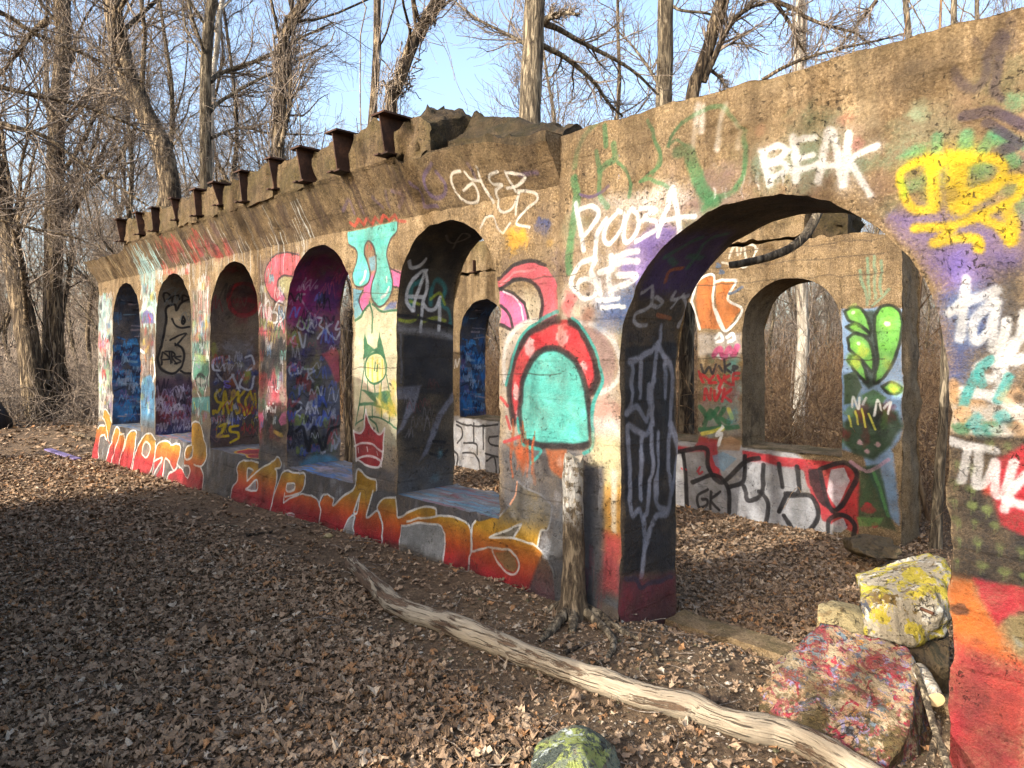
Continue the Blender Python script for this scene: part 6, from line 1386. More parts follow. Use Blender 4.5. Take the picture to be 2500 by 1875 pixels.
# ---- rocks
import bmesh
def rock(name, pts, mat, label, cat, seed, amp=0.02, sub=5, smooth_it=2, parent=None):
    bm = bmesh.new()
    for p in pts: bm.verts.new(p)
    r = bmesh.ops.convex_hull(bm, input=bm.verts)
    bmesh.ops.delete(bm, geom=[e for e in r['geom_interior'] if isinstance(e, bmesh.types.BMVert)], context='VERTS')
    bmesh.ops.triangulate(bm, faces=bm.faces)
    for _ in range(sub):
        long = [e for e in bm.edges if e.calc_length() > 0.028]
        if not long: break
        bmesh.ops.subdivide_edges(bm, edges=long, cuts=1)
        bmesh.ops.triangulate(bm, faces=bm.faces)
    for _ in range(smooth_it): bmesh.ops.smooth_vert(bm, verts=bm.verts, factor=0.5, use_axis_x=True, use_axis_y=True, use_axis_z=True)
    bm.normal_update()
    co = np.array([v.co[:] for v in bm.verts]); no = np.array([v.normal[:] for v in bm.verts])
    d = amp * (fbm(co * 7, seed, 4) + 0.35 * fbm(co * 26, seed + 9, 3) + 0.5 * np.round(fbm(co * 5, seed + 40, 2) * 4) / 4)
    ridge = -amp * 0.9 * np.clip(0.12 - np.abs(fbm(co * 4.5, seed + 20, 3)), 0, 1) / 0.12
    co = co + no * (d + ridge * 0.5)[:, None]
    for v, c in zip(bm.verts, co): v.co = c
    for f in bm.faces: f.smooth = True
    me = bpy.data.meshes.new(name); bm.to_mesh(me); bm.free()
    me.materials.append(mat)
    o = bpy.data.objects.new(name, me); COL.objects.link(o)
    c = co.mean(0); c[2] = co[:, 2].min()
    origin_to(o, c)
    if parent: o.parent = parent
    return tag(o, label, cat)
r7 = lambda x, y, Y: at(1400 + x / 2.212, 1450 + y / 2.212, Y)
r5 = lambda x, y, Y: at(2000 + x / 1.896, 1000 + y / 1.896, Y)
red_pts = [r7(1335, 160, 3.62), r7(1420, 172, 3.60), r7(1640, 245, 3.52), r7(1800, 285, 3.46), r7(1852, 390, 3.36), r7(1840, 600, 3.16), r7(1790, 800, 3.0), r7(1715, 930, 2.93), r7(1560, 870, 3.0), r7(1200, 720, 3.16), r7(1000, 620, 3.28), r7(1010, 540, 3.34), r7(1120, 330, 3.5)]
red_pts += [r7(1905, 560, 3.46), r7(1945, 700, 3.36), r7(1890, 880, 3.12), r7(1760, 1000, 2.98)]
red_pts += [p + np.array([0.02, 0.05, -0.45]) for p in red_pts[:4]] + [np.array([p[0], p[1] + 0.03, -0.32]) for p in (red_pts[7], red_pts[10], red_pts[4], red_pts[12])]
rock('red_boulder', red_pts, M_ROCK_RED, 'large flat-topped boulder with flaking red and lavender paint behind the log', 'boulder', 3, 0.022, 6, 0)
yl = [r5(185, 800, 3.75), r5(300, 765, 3.78), r5(450, 720, 3.82), r5(545, 688, 3.85), r5(575, 705, 3.8), r5(625, 800, 3.7), r5(620, 980, 3.6), r5(585, 1060, 3.58), r5(420, 1100, 3.5), r5(370, 1090, 3.48), r5(210, 1040, 3.6), r5(195, 880, 3.66), r5(330, 860, 3.56), r5(480, 830, 3.58), r5(560, 960, 3.54)]
yl += [p + np.array([0.12, 0.28, -0.05]) for p in yl[:6]]
yel = rock('yellow_boulder', yl, M_ROCK_YEL, 'angular boulder splashed with yellow and white paint beside the right pier', 'boulder', 13, 0.022, 6, 0)
b = MB(); V, Q = tubes(np.array([r5(448, 908, 3.60), r5(480, 925, 3.55), r5(530, 945, 3.50)]) - np.array(yel.location), np.array([0.009, 0.009, 0.009]), 8); b.add(V, Q); b.build('rebar', M_RUST, yel)
sl = [r5(-5, 905, 3.95), r5(60, 880, 4.1), r5(190, 900, 4.05), r5(215, 960, 3.9), r5(210, 1050, 3.72), r5(60, 1030, 3.75), r5(-5, 950, 3.85), r5(100, 925, 3.88)]
sl += [p + np.array([0, 0.03, -0.22]) for p in sl[:7]]
rock('pale_slab', sl, M_ROCK_PALE, 'low pale slab of broken concrete with a moss patch, left of the yellow boulder', 'rubble', 23, 0.014, 6, 0)
ck = [r5(400, 1080, 3.62), r5(600, 1020, 3.66), r5(620, 1200, 3.5), r5(470, 1180, 3.45), r5(410, 1110, 3.5)]
ck += [p + np.array([0.05, 0.3, 0]) for p in ck] + [p + np.array([0.0, 0.05, -0.25]) for p in ck]
rock('concrete_chunk', ck, M_ROCK_MOSS, 'dark rough concrete chunk under the yellow boulder', 'rubble', 33, 0.012, 6, 1)
g6 = lambda x, y, Y: at(800 + x / 2.458, 1300 + y / 2.458, Y)
gr_ = [g6(1240, 1330, 2.72), g6(1270, 1260, 2.82), g6(1460, 1150, 2.85), g6(1560, 1165, 2.86), g6(1640, 1210, 2.86), g6(1730, 1275, 2.84), g6(1745, 1360, 2.80), g6(1790, 1470, 2.72), g6(1600, 1500, 2.5), g6(1330, 1500, 2.5), g6(1225, 1440, 2.62), g6(1430, 1260, 2.66), g6(1520, 1290, 2.62)]
gr_ += [np.array([p[0] * 1.02, p[1] + (0.12 if i < 7 else 0), -0.25]) for i, p in enumerate(gr_[:11])]
rock('green_stone', gr_, M_ROCK_GRN, 'foreground stone sprayed pale green and white on the leaf litter', 'stone', 43, 0.016, 6, 0)
ms = [r5(140, 600, 6.5), r5(210, 585, 6.6), r5(330, 600, 6.5), r5(380, 650, 6.3), r5(365, 690, 6.2), r5(260, 690, 6.2), r5(160, 650, 6.3)]
ms += [p + np.array([0.1, 0.35, -0.1]) for p in ms]
rock('mossy_stone', ms, M_ROCK_MOSS, 'dark mossy stone on the floor below the green plant mural', 'stone', 53, 0.03, 5, 1)
for k, (x, y, sz, lab) in enumerate(((1975, 1735 - 140, 0.05, 'small grey stone on the threshold beside the red boulder'), (804, 1310, 0.06, 'small grey stone at the foot of the plinth near the log end'), (1135, 1385, 0.04, 'small pale stone by the crack in the plinth'))):
    c = on_ground(x, y, 0.01); q = RNG.normal(0, 1, (12, 3)); q /= np.linalg.norm(q, axis=1)[:, None]
    rock('stone', [c + sz * v * np.array([1, 0.8, 0.55]) for v in q], M_ROCK_PALE, lab, 'stone', 70 + k, 0.006, 2, 1)

# ---- stick and sawn branch by the right pier
def stick(name, pts, r0, r1, mat, label, cat, seed=1, k=8, n=30, group=None):
    p = smooth_path(np.array(pts), n); V, Q = tubes(p, np.linspace(r0, r1, n), k); V = gnarl(V, None, r0 * 0.35, 0.5 / r0, seed)
    b = MB(); b.add(V, Q)
    for e in (0, n - 1):
        ring = np.arange(k) + 1; b.add(np.vstack([p[e][None], V[e * k:e * k + k]]), np.stack([np.zeros(k, int), ring, np.roll(ring, -1)], -1))
    o = b.build(name, mat); origin_to(o, p[0]); return tag(o, label, cat, group)
stick('leaning_stick', [r7(1845, 385, 3.24), r7(1890, 520, 3.12), r7(1950, 720, 2.95), r7(2040, 980, 2.72)], 0.012, 0.016, M_BARK_GREY, 'thin grey stick leaning on the red boulder next to the pier', 'stick', 4)
sb = empty('sawn_branch', 'short sawn branch end facing the viewer between red boulder and pier', 'branch')
p0 = r7(1962, 572, 3.08); p1 = p0 + np.array([0.05, 0.22, 0.03])
p = smooth_path(np.array([p0, p0 * 0.5 + p1 * 0.5 + [0.0, 0, 0.01], p1]), 12); V, Q = tubes(p, np.full(12, 0.034), 14); V = gnarl(V, None, 0.006, 20, 6)
b = MB(); b.add(V, Q); b.build('branch_wood', M_BARK_PALE, sb)
ring = np.arange(14) + 1; b = MB(); b.add(np.vstack([p0[None], V[:14]]), np.stack([np.zeros(14, int), ring, np.roll(ring, -1)], -1)); b.build('cut_face', M_CUT, sb)
stick('bark_strip', [r7(1962, 690, 3.0), r7(1965, 760, 2.92), r7(1935, 860, 2.85), r7(1925, 930, 2.8)], 0.018, 0.012, M_BARK, 'ragged strip of bark standing between boulder and stick', 'bark', 8)
# ---- drooping branch seen through the wide arch
dr = empty('drooping_branch', 'thick dark branch hanging down behind the wide arch', 'branch')
b3 = lambda x, y, Y: at(1600 + x / 1.843, 500 + y / 1.843, Y)
pts = [b3(335, 272, 5.2), b3(400, 262, 5.2), b3(500, 238, 5.2), b3(590, 205, 5.2), b3(660, 155, 5.22), b3(705, 90, 5.25), b3(740, 10, 5.3), b3(770, -110, 5.35), b3(760, -300, 5.4), b3(690, -560, 5.5)]
p = smooth_path(np.array(pts), 60); V, Q = tubes(p, np.linspace(0.026, 0.042, 60), 12); V = gnarl(V, None, 0.005, 14, 6)
b = MB(); b.add(V, Q); ring = np.arange(12) + 1; b.add(np.vstack([p[0][None], V[:12]]), np.stack([np.zeros(12, int), ring, np.roll(ring, -1)], -1)); b.build('limb', M_BARK_GREY, dr)

# ---- far left: dark mound under a sheet, a stained plank, sticks on the ground
g = on_ground(-115, 1056)
th, ph = np.meshgrid(np.linspace(0, 2 * math.pi, 40), np.linspace(0, math.pi / 2, 16), indexing='ij')
V = np.stack([0.75 * np.cos(th) * np.cos(ph) ** 0.8, 0.6 * np.sin(th) * np.cos(ph) ** 0.8, 0.84 * np.sin(ph) ** 1.2 - 0.04], -1)
V = gnarl(V.reshape(-1, 3), None, 0.08, 3.0, 9).reshape(V.shape)
b = MB(); b.grid(V, None, 0, False); o = b.build('covered_mound', M_TARP); o.location = Vector(g + [0, 0.6, 0]); tag(o, 'dark mound under a black sheet at the far left edge of the clearing', 'mound')
a, c = on_ground(860 / 7.373, 900 + 1450 / 7.373, 0.02), on_ground(1395 / 7.373, 900 + 1630 / 7.373, 0.02)
d = (c - a) / np.linalg.norm(c - a); w = np.cross(d, [0, 0, 1]) * 0.055; u = np.array([0, 0, 0.012])
cs = np.array([a - w - u, a + w - u, c + w - u, c - w - u, a - w + u, a + w + u, c + w + u, c - w + u])
b = MB(); b.add(cs, [(0, 3, 2, 1), (4, 5, 6, 7), (0, 1, 5, 4), (1, 2, 6, 5), (2, 3, 7, 6), (3, 0, 4, 7)], smooth=False)
o = b.build('plank', M_PLANK); origin_to(o, a); tag(o, 'thin lavender-stained plank lying in the leaves left of the ruin', 'plank')
stick('dead_branch', [on_ground(180, 1060, 0.05), on_ground(200, 1062, 0.09), on_ground(222, 1072, 0.05)], 0.05, 0.03, M_BARK, 'short dark dead branch on the leaves near the ruin left end', 'branch', 3)
b8 = lambda pts: [on_ground(x / 1.794, 950 + y / 1.794, 0.012) for x, y in pts]
for i, (pts, r) in enumerate((([(1080, 640), (1140, 632), (1195, 625)], 0.016), ([(890, 598), (960, 596), (1050, 600)], 0.009), ([(630, 1430), (720, 1350), (840, 1280)], 0.009), ([(860, 1225), (960, 1250), (1080, 1290)], 0.008), ([(340, 1650), (390, 1630), (440, 1605)], 0.014), ([(205, 1340), (215, 1310), (222, 1300)], 0.012), ([(900, 1350), (930, 1300), (945, 1285)], 0.008), ([(450, 1135), (470, 1160), (480, 1170)], 0.008))):
    stick('ground_stick', b8(pts), r, r * 0.7, M_BARK_GREY if i % 2 else M_BARK, ('dark curved stick lying near the plinth in the shaded clearing', 'very thin stick lying level below the orange letters', 'long thin stick slanting up across the middle of the clearing', 'thin stick slanting down in the centre of the clearing floor', 'stout grey stick at the lower left edge of the photo', 'tiny pale upright-looking twig in the left foreground', 'short bent twig right of centre in the clearing', 'short dark twig in the shaded leaves left of centre')[i], 'stick', i, 6, 14, 'sticks lying on the leaf litter')
b6 = lambda pts: [on_ground(800 + x / 2.458, 1300 + y / 2.458, 0.012) for x, y in pts]
for i, (pts, r) in enumerate((([(640, 880), (690, 865), (750, 850)], 0.010), ([(550, 1050), (600, 1035), (655, 1030)], 0.013), ([(590, 1075), (640, 1068), (690, 1060)], 0.012), ([(720, 1185), (735, 1210), (745, 1235)], 0.008), ([(1420, 720), (1490, 690), (1560, 660)], 0.012), ([(1060, 1315), (1100, 1310), (1140, 1312)], 0.018), ([(1940, 680), (1960, 720), (1985, 765)], 0.014), ([(1950, 770), (2050, 762), (2170, 778)], 0.006), ([(1800, 680), (1880, 695), (1930, 720)], 0.005))):
    stick('ground_stick', b6(pts), r, r * 0.7, M_BARK_GREY if i % 2 else M_BARK, ('dark curved stick on the leaves below the middle of the log', 'dark stick pair member nearer the log in the foreground leaves', 'stouter dark stick just below its twin in the foreground leaves', 'short stick at the edge of the sunlit foreground patch', 'thick broken stick among the roots of the sawn tree', 'short stout dark stick left of the green foreground stone', 'pale bark chip on the soil right of the roots', 'long thin twig on the soil behind the log', 'very thin twig between roots and threshold')[i], 'stick', 20 + i, 6, 14, 'sticks lying near the log')
# ---------------------------------------------------------------- bare trees
def grow(P, R, count, rng, ang=(0.5, 1.1), frac=(0.35, 0.7), n=6, u0=0.2, u1=1.0, curl=0.25, lift=0.15, rs=0.55, rmin=0.002, Lref=None):
    """children of the paths P (M,n,3): each starts on its parent and leaves it at an angle"""
    M, m = P.shape[:2]
    par = rng.integers(0, M, count); u = rng.uniform(u0, u1, count) * (m - 1.001)
    i = u.astype(int); f = (u - i)[:, None]
    start = P[par, i] * (1 - f) + P[par, i + 1] * f
    tan = P[par, i + 1] - P[par, i]; tan /= np.linalg.norm(tan, axis=1, keepdims=True) + 1e-9
    rp = R[par, i] * (1 - f[:, 0]) + R[par, i + 1] * f[:, 0]
    plen = np.linalg.norm(P[:, -1] - P[:, 0], axis=1)[par] if Lref is None else np.full(count, Lref)
    rv = rng.normal(size=(count, 3)); perp = rv - (rv * tan).sum(1, keepdims=True) * tan; perp /= np.linalg.norm(perp, axis=1, keepdims=True) + 1e-9
    a = rng.uniform(*ang, count)[:, None]
    d = tan * np.cos(a) + perp * np.sin(a)
    L = plen * rng.uniform(*frac, count) * (1 - 0.55 * u / (m - 1))
    out = np.zeros((count, n, 3)); out[:, 0] = start
    for k in range(1, n):
        d = d + rng.normal(0, curl, (count, 3)) + np.array([0, 0, lift])
        d /= np.linalg.norm(d, axis=1, keepdims=True)
        out[:, k] = out[:, k - 1] + d * (L / (n - 1))[:, None]
    r0 = np.maximum(rp * rs, rmin * 1.3)
    RR = r0[:, None] * np.linspace(1, 0.3, n)[None]
    return out, np.maximum(RR, rmin)
def tree(name, label, path, radii, rng, mat=None, twig=None, limbs=12, branch=10, twigs=9, group=None, kside=14, u0=0.25, limb_paths=(), rmin=0.0022, vines=0, bumpy=1.0, limblen=(0.25, 0.5), lift=0.15, lrs=0.30):
    mat = mat or M_BARK; twig = twig or M_TWIG
    root = empty(name, label, 'tree', group)
    n = 46
    p = smooth_path(np.array(path), n); r = np.interp(np.linspace(0, 1, n), np.linspace(0, 1, len(radii)), radii)
    # even out spacing and add the root flare
    org = p[0].copy(); root.location = Vector(org)
    flare = 1 + 0.5 * np.exp(-np.linspace(0, 1, n) * 40)
    V, Q = tubes(p - org, r * flare, kside)
    V = gnarl(V, None, r[0] * 0.16 * bumpy, 0.5 / max(r[0], 0.05), int(rng.integers(1000)))
    b = MB(); b.add(V, Q); b.build('trunk', mat, root)
    P1, R1 = grow(p[None], r[None], limbs, rng, (0.5, 1.15), limblen, 10, u0, 0.98, 0.16, lift, lrs, 0.006)
    b = MB(); V, Q = tubes(P1 - org, R1, 8); b.add(gnarl(V, None, 0.008, 6, 3), Q); b.build('branches', mat, root)
    for q, a in limb_paths:
        ex = smooth_path(np.array(q), 24); V, Q = tubes(ex - org, np.linspace(a, a * 0.35, 24), 9)
        b = MB(); b.add(gnarl(V, None, 0.01, 5, 4), Q); b.build('limb', mat, root)
    if len(limb_paths):
        ex = np.stack([smooth_path(np.array(q), 10) for q, _ in limb_paths]); er = np.stack([np.linspace(a, a * 0.35, 10) for _, a in limb_paths])
        P1 = np.concatenate([ex, ex, P1]); R1 = np.concatenate([er, er, R1])
    P2, R2 = grow(P1, R1, len(P1) * branch, rng, (0.4, 1.0), (0.3, 0.7), 8, 0.12, 1, 0.17, 0.06, 0.5, rmin * 1.4)
    P3, R3 = grow(P2, R2, len(P2) * twigs, rng, (0.4, 1.0), (0.5, 1.2), 6, 0.1, 1, 0.24, 0.06, 0.5, rmin)
    b = MB()
    V, Q = tubes(P2 - org, R2, 4); b.add(V, Q)
    V, Q = tubes(P3 - org, R3, 3); b.add(V, Q)
    tag(b.build('twigs', twig, root), kind='stuff')
    if vines:
        M = vines; u = rng.uniform(0, 0.75, M); span = rng.uniform(0.1, 0.35, M); nn = 14
        th0 = rng.uniform(0, 6.28, M); tw = rng.normal(0, 2.0, M)
        k = np.linspace(0, 1, nn)[None]; uu = np.clip(u[:, None] + span[:, None] * k, 0, 0.999) * (n - 1); ii = uu.astype(int); ff = (uu - ii)[..., None]
        c = p[ii] * (1 - ff) + p[np.minimum(ii + 1, n - 1)] * ff; rr = r[ii]
        a = th0[:, None] + tw[:, None] * k + rng.normal(0, 0.25, (M, nn)); off = rr * rng.uniform(1.0, 1.5, (M, 1)) + rng.exponential(0.05, (M, 1)) * k ** 2 * 4
        q = c + np.stack([np.cos(a) * off, np.sin(a) * off, rng.normal(0, 0.03, (M, nn))], -1)
        # hanging strands
        hs, hr = grow(P1, R1, M // 2, rng, (1.2, 1.8), (0.3, 0.8), nn, 0.1, 1, 0.12, -0.35, 0.3, 0.004)
        P4, R4 = grow(q, np.full((M, nn), 0.008), M * 5, rng, (0.5, 1.3), (0.15, 0.5), 7, 0, 1, 0.28, -0.05, 0.5, rmin, Lref=0.7)
        b = MB(); V, Q = tubes(q - org, np.full((M, nn), 0.008) * rng.uniform(0.4, 1.4, (M, 1)), 4); b.add(V, Q)
        V, Q = tubes(hs - org, hr, 3); b.add(V, Q); V, Q = tubes(P4 - org, R4, 3); b.add(V, Q)
        tag(b.build('vines', M_TWIG, root), kind='stuff')
    return root
def trunk_px(k, x0, y0, pts, Y, lean=0.0, base=True):
    """trunk traced in the photo at depth Y; first point is the foot"""
    q = [at(x0 + a / k, y0 + c / k, Y + lean * i) for i, (a, c) in enumerate(pts)]
    if base: q[0][2] = float(ground_z(q[0][0], q[0][1])) - 0.1
    d = q[-1] - q[-2]; d = d / np.linalg.norm(d)
    q.append(q[-1] + d * 2.5 + np.array([0.1, 0.2, 0.3])); q.append(q[-1] + d * 3.0 + np.array([-0.2, 0, 0.8]))
    return q
rg = lambda s: np.random.default_rng(s)
lp_ = lambda k, x0, y0, pts, Y, dY=0.25: [at(x0 + a / k, y0 + c / k, Y + dY * i) for i, (a, c) in enumerate(pts)]
W_ = lambda px, Y: px / F * Y / 2        # radius from a width in photo pixels
S = 1.508
tree('leaning_tree', 'thick leaning tree with pale ridged bark at the far left edge', trunk_px(S, 0, 0, [(138, 1560), (130, 1480), (105, 1290), (82, 1130), (55, 980), (20, 820), (-20, 640), (-80, 400)], 17.5), [W_(58, 17.5), W_(48, 17.5), W_(44, 17.5), 0.16], rg(1), limbs=10)
tree('vine_clad_tree', 'upright vine-clad tree just right of the leaning one at the left', trunk_px(S, 0, 0, [(195, 1540), (192, 1300), (196, 1000), (200, 700), (215, 380), (235, 150), (230, 0)], 18), [W_(46, 18), W_(40, 18), W_(34, 18), 0.17], rg(2), limbs=14, vines=45,
     limb_paths=[(lp_(2.765, 0, 0, [(330, 130), (220, 220), (100, 380), (-20, 530)], 18), 0.09)])
A1f = 2.765
tree('furrowed_tree', 'large tree with deep dark furrows leaning left above the small arches', trunk_px(A1f, 0, 0, [(1190, 2900), (1175, 1900), (1160, 1350), (1110, 1050), (1040, 880), (950, 700), (865, 500), (800, 260), (760, 0)], 15), [W_(50, 15), W_(46, 15), W_(43, 15), 0.18], rg(3), M_BARK, limbs=9, bumpy=1.2, u0=0.45)
tree('slender_tree', 'slender straight grey tree with long right-reaching limbs above the steel beams', trunk_px(A1f, 0, 0, [(1395, 3000), (1392, 1900), (1390, 1250), (1388, 900), (1385, 600), (1400, 300), (1435, 0)], 13.5), [W_(30, 13.5), W_(27, 13.5), W_(26, 13.5), 0.08], rg(4), M_BARK_GREY, limbs=7, u0=0.5,
     limb_paths=[(lp_(A1f, 0, 0, [(1420, 550), (1500, 490), (1750, 400), (2000, 270), (2250, 150)], 13.5), 0.05), (lp_(A1f, 0, 0, [(1420, 750), (1480, 690), (1700, 560), (1950, 440), (2212, 300)], 13.5), 0.045), (lp_(A1f, 0, 0, [(1425, 930), (1520, 890), (1640, 860), (1800, 895), (2100, 912)], 13.5), 0.035)])
tree('overhanging_tree', 'tree at the left edge whose long thin limbs droop across the woods', [at(-230, 1100, 11.0), at(-225, 900, 11), at(-215, 500, 11), at(-190, 100, 11), at(-180, -300, 11.2), at(-150, -800, 11.4)], [0.17, 0.15, 0.13, 0.06], rg(55), M_BARK, limbs=10, u0=0.4,
     limb_paths=[(lp_(A1f, 0, 0, [(-620, -120), (-300, -20), (0, 80), (250, 230), (600, 380), (900, 520)], 11, 0.2), 0.05), (lp_(A1f, 0, 0, [(-610, 300), (-300, 480), (0, 585), (280, 650), (480, 690), (760, 790), (1000, 900)], 11, 0.15), 0.05), (lp_(A1f, 0, 0, [(-600, 620), (-250, 760), (0, 830), (300, 920), (500, 1060), (800, 1260), (1000, 1390)], 10.8, 0.1), 0.045), (lp_(A1f, 0, 0, [(-600, 1200), (-200, 1400), (0, 1480), (250, 1550), (460, 1590), (600, 1640)], 10.8, 0.1), 0.035)])
tree('birch_tree', 'thin pale birch-like tree behind the slender grey one', trunk_px(A1f, 0, 0, [(1420, 2400), (1425, 900), (1440, 500), (1462, 350), (1475, 180), (1500, 0)], 17), [W_(15, 17), W_(13, 17), 0.05], rg(5), M_BARK_PALE, limbs=8, u0=0.5)
tree('twin_stem_tree', 'shaggy two-stemmed vine-draped tree left of the wall centre', trunk_px(A1f, 0, 0, [(1880, 2600), (1880, 1080), (1890, 800), (1900, 500), (1910, 300), (1960, 150), (2050, 20)], 13), [W_(30, 13), W_(28, 13), W_(24, 13), 0.07], rg(6), limbs=10, vines=60, u0=0.45,
     limb_paths=[(lp_(A1f, 0, 0, [(1890, 1000), (1950, 750), (1962, 600), (1950, 330), (1935, 100)], 12.9, 0.05), 0.05)])
tree('crooked_tree', 'dark crooked tree leaning right behind the beam ends', trunk_px(A1f, 800, 0, [(430, 1900), (430, 780), (445, 650), (500, 500), (560, 330), (640, 170), (750, 0)], 10.5), [W_(30, 10.5), W_(29, 10.5), W_(28, 10.5), 0.08], rg(7), limbs=9, vines=45, u0=0.45)
tree('smooth_tree', 'smooth upright trunk with a snapped stub rising behind the mossy wall end', trunk_px(A1f, 800, 0, [(1368, 2600), (1366, 1500), (1364, 865), (1372, 600), (1388, 300), (1400, 0)], 9.0), [W_(58, 9), W_(54, 9), W_(52, 9), 0.11], rg(8), M_BARK_GREY, limbs=6, u0=0.6, bumpy=0.5,
     limb_paths=[(lp_(A1f, 800, 0, [(1470, 140), (1510, 110), (1600, 92), (1700, 96)], 9, -0.05), 0.05), (lp_(A1f, 800, 0, [(1450, 150), (1560, 200), (1800, 330), (2050, 470), (2230, 640)], 9), 0.045), (lp_(A1f, 800, 0, [(1440, 300), (1620, 400), (1800, 560), (1900, 700), (1990, 780)], 9), 0.04), (lp_(A1f, 800, 0, [(1390, 320), (1250, 250), (1000, 120), (850, 0)], 9), 0.03)])
A3f = 2.458
tree('forked_tree', 'grey forked tree rising behind the wall top at right of centre', trunk_px(A3f, 1600, 0, [(50, 2000), (48, 1200), (50, 620), (60, 300), (62, 0)], 11.5), [W_(42, 11.5), W_(40, 11.5), W_(38, 11.5), 0.08], rg(9), M_BARK_GREY, limbs=7, u0=0.55, bumpy=0.6,
     limb_paths=[(lp_(A3f, 1600, 0, [(20, 500), (-60, 380), (-160, 250), (-300, 120)], 11.5), 0.03), (lp_(A3f, 1600, 0, [(60, 0), (150, 60), (330, 85), (450, 160), (560, 300)], 11.5, -0.1), 0.03)])
tree('arching_tree', 'dark tree leaning right with limbs arching over the wide arch', trunk_px(A3f, 1600, 0, [(180, 2400), (200, 1100), (222, 580), (280, 400), (330, 250), (395, 0)], 11.0), [W_(34, 11), W_(31, 11), W_(30, 11), 0.07], rg(10), M_BARK, limbs=6, u0=0.55, bumpy=0.6,
     limb_paths=[(lp_(A3f, 1600, 0, [(285, 490), (350, 350), (450, 150), (560, 50), (700, 5)], 11, -0.05), 0.06), (lp_(A3f, 1600, 0, [(700, 5), (830, 50), (900, 100), (1050, 160), (1200, 200), (1290, 270)], 10.8, -0.05), 0.04), (lp_(A3f, 1600, 0, [(320, 410), (380, 460), (420, 520)], 11, 0.05), 0.035), (lp_(A3f, 1600, 0, [(720, 20), (800, 130), (860, 250), (920, 350)], 10.8, 0.1), 0.035), (lp_(A3f, 1600, 0, [(1330, 0), (1250, 100), (1150, 230), (1080, 330)], 11, 0.1), 0.035), (lp_(A3f, 1600, 0, [(640, 480), (800, 390), (1000, 320), (1300, 250), (1500, 200)], 10.5, -0.1), 0.03)])
tree('thin_pole_tree', 'thin pole-like trunk standing alone above the right wall top', trunk_px(A3f, 1600, 0, [(1560, 2400), (1535, 700), (1520, 215), (1500, 0)], 13), [W_(15, 13), W_(14, 13), 0.03], rg(11), M_BARK_GREY, limbs=5, branch=4, twigs=4, u0=0.55, bumpy=0.5)
B3f = 1.843
tree('pale_tree', 'pale trunk hung with vines seen through the rear arch', trunk_px(B3f, 1600, 500, [(640, 1020), (648, 900), (665, 600), (655, 340), (640, 100), (640, -300), (650, -800)], 16), [W_(30, 16), W_(27, 16), W_(25, 16), 0.09], rg(12), M_BARK_PALE, limbs=10, vines=70, u0=0.4)
tree('sapling', 'slim sapling with smooth bark between the rear wall and right pier', trunk_px(B3f, 1600, 500, [(1258, 1540), (1275, 1250), (1296, 950), (1310, 480), (1318, 200), (1330, -300)], 7.2), [W_(26, 7.2), W_(20, 7.2), W_(16, 7.2), 0.02], rg(13), M_BARK_GREY, limbs=5, branch=4, twigs=4, u0=0.6, bumpy=0.4)
tree('shadowed_sapling', 'thin dark sapling close behind the rear wall end', trunk_px(B3f, 1600, 500, [(1240, 1420), (1190, 1250), (1165, 1000), (1170, 700), (1190, 400), (1215, 100)], 8.4), [W_(12, 8.4), W_(9, 8.4), 0.012], rg(14), M_TWIG_RED, limbs=9, branch=5, twigs=4, u0=0.15, bumpy=0.4, kside=8)
tree('gnarled_tree', 'vine-wrapped brown trunk seen past the fourth small arch', trunk_px(2.767, 700, 580, [(428, 1380), (425, 1000), (425, 660), (445, 500), (470, 250), (490, -100)], 11.8), [W_(24, 11.8), W_(22, 11.8), W_(18, 11.8), 0.06], rg(15), M_BARK, limbs=8, vines=60, u0=0.35)
# trees behind the viewer whose branches dapple the wall
for i, (p_, q_, h, r_) in enumerate(((-4.5, -4.6, 11, 0.12), (-6.0, -7.5, 13, 0.16), (-7.5, -1.6, 12, 0.13), (-3.6, -13.6, 12, 0.15), (-5.2, -11.9, 11, 0.14))):
    a = hl(p_, q_, 0.0); a[2] = float(ground_z(a[0], a[1])) - 0.2
    tree('bare_tree', ('slim bare tree behind the added shade wall near the viewer', 'bare tree behind the added shade wall with spreading limbs', 'bare tree standing behind the viewer to the right', 'thick bare tree casting a band of shade at far left', 'bare tree at the clearing edge beyond the added shade wall')[i], [a, a + [0.1, 0.05, h * 0.35], a + [0.0, 0.25, h * 0.7], a + [0.3, 0.2, h]], [r_, r_ * 0.8, r_ * 0.5, 0.03], rg(60 + i), limbs=11, branch=5, twigs=3, u0=0.2, rmin=0.004, lift=0.12)

# ---------------------------------------------------------------- woods farther back
protos = []
for i in range(5):
    h = (9, 12, 14, 11, 10)[i]; R_ = (0.06, 0.09, 0.12, 0.07, 0.05)[i]; g = rg(200 + i)
    path = [np.array([0, 0, -0.2])]
    for k in range(5): path.append(path[-1] + np.array([g.normal(0, 0.35), g.normal(0, 0.35), h / 5]))
    protos.append(tree('woodland_tree', 'bare grey-brown tree among the woods behind the ruin', path, [R_, R_ * 0.8, R_ * 0.5, 0.02], g, (M_BARK_GREY, M_BARK)[i % 2], limbs=16, branch=10, twigs=8, u0=0.12, kside=9, rmin=0.004, lrs=0.34, vines=(14 if i == 3 else 0), group='bare trees in the woods'))
spots = []
g = rg(33)
while len(spots) < 84:
    Y = g.uniform(17, 46); X = Y * g.uniform(-0.80, 0.80) 
    s_, t_ = st_of(X, Y)
    if t_ < 7.5 and s_ > -15: continue
    if X > -3 and g.uniform() < 0.35: continue
    if all(math.hypot(X - a, Y - b_) > 1.3 for a, b_ in spots): spots.append((X, Y))
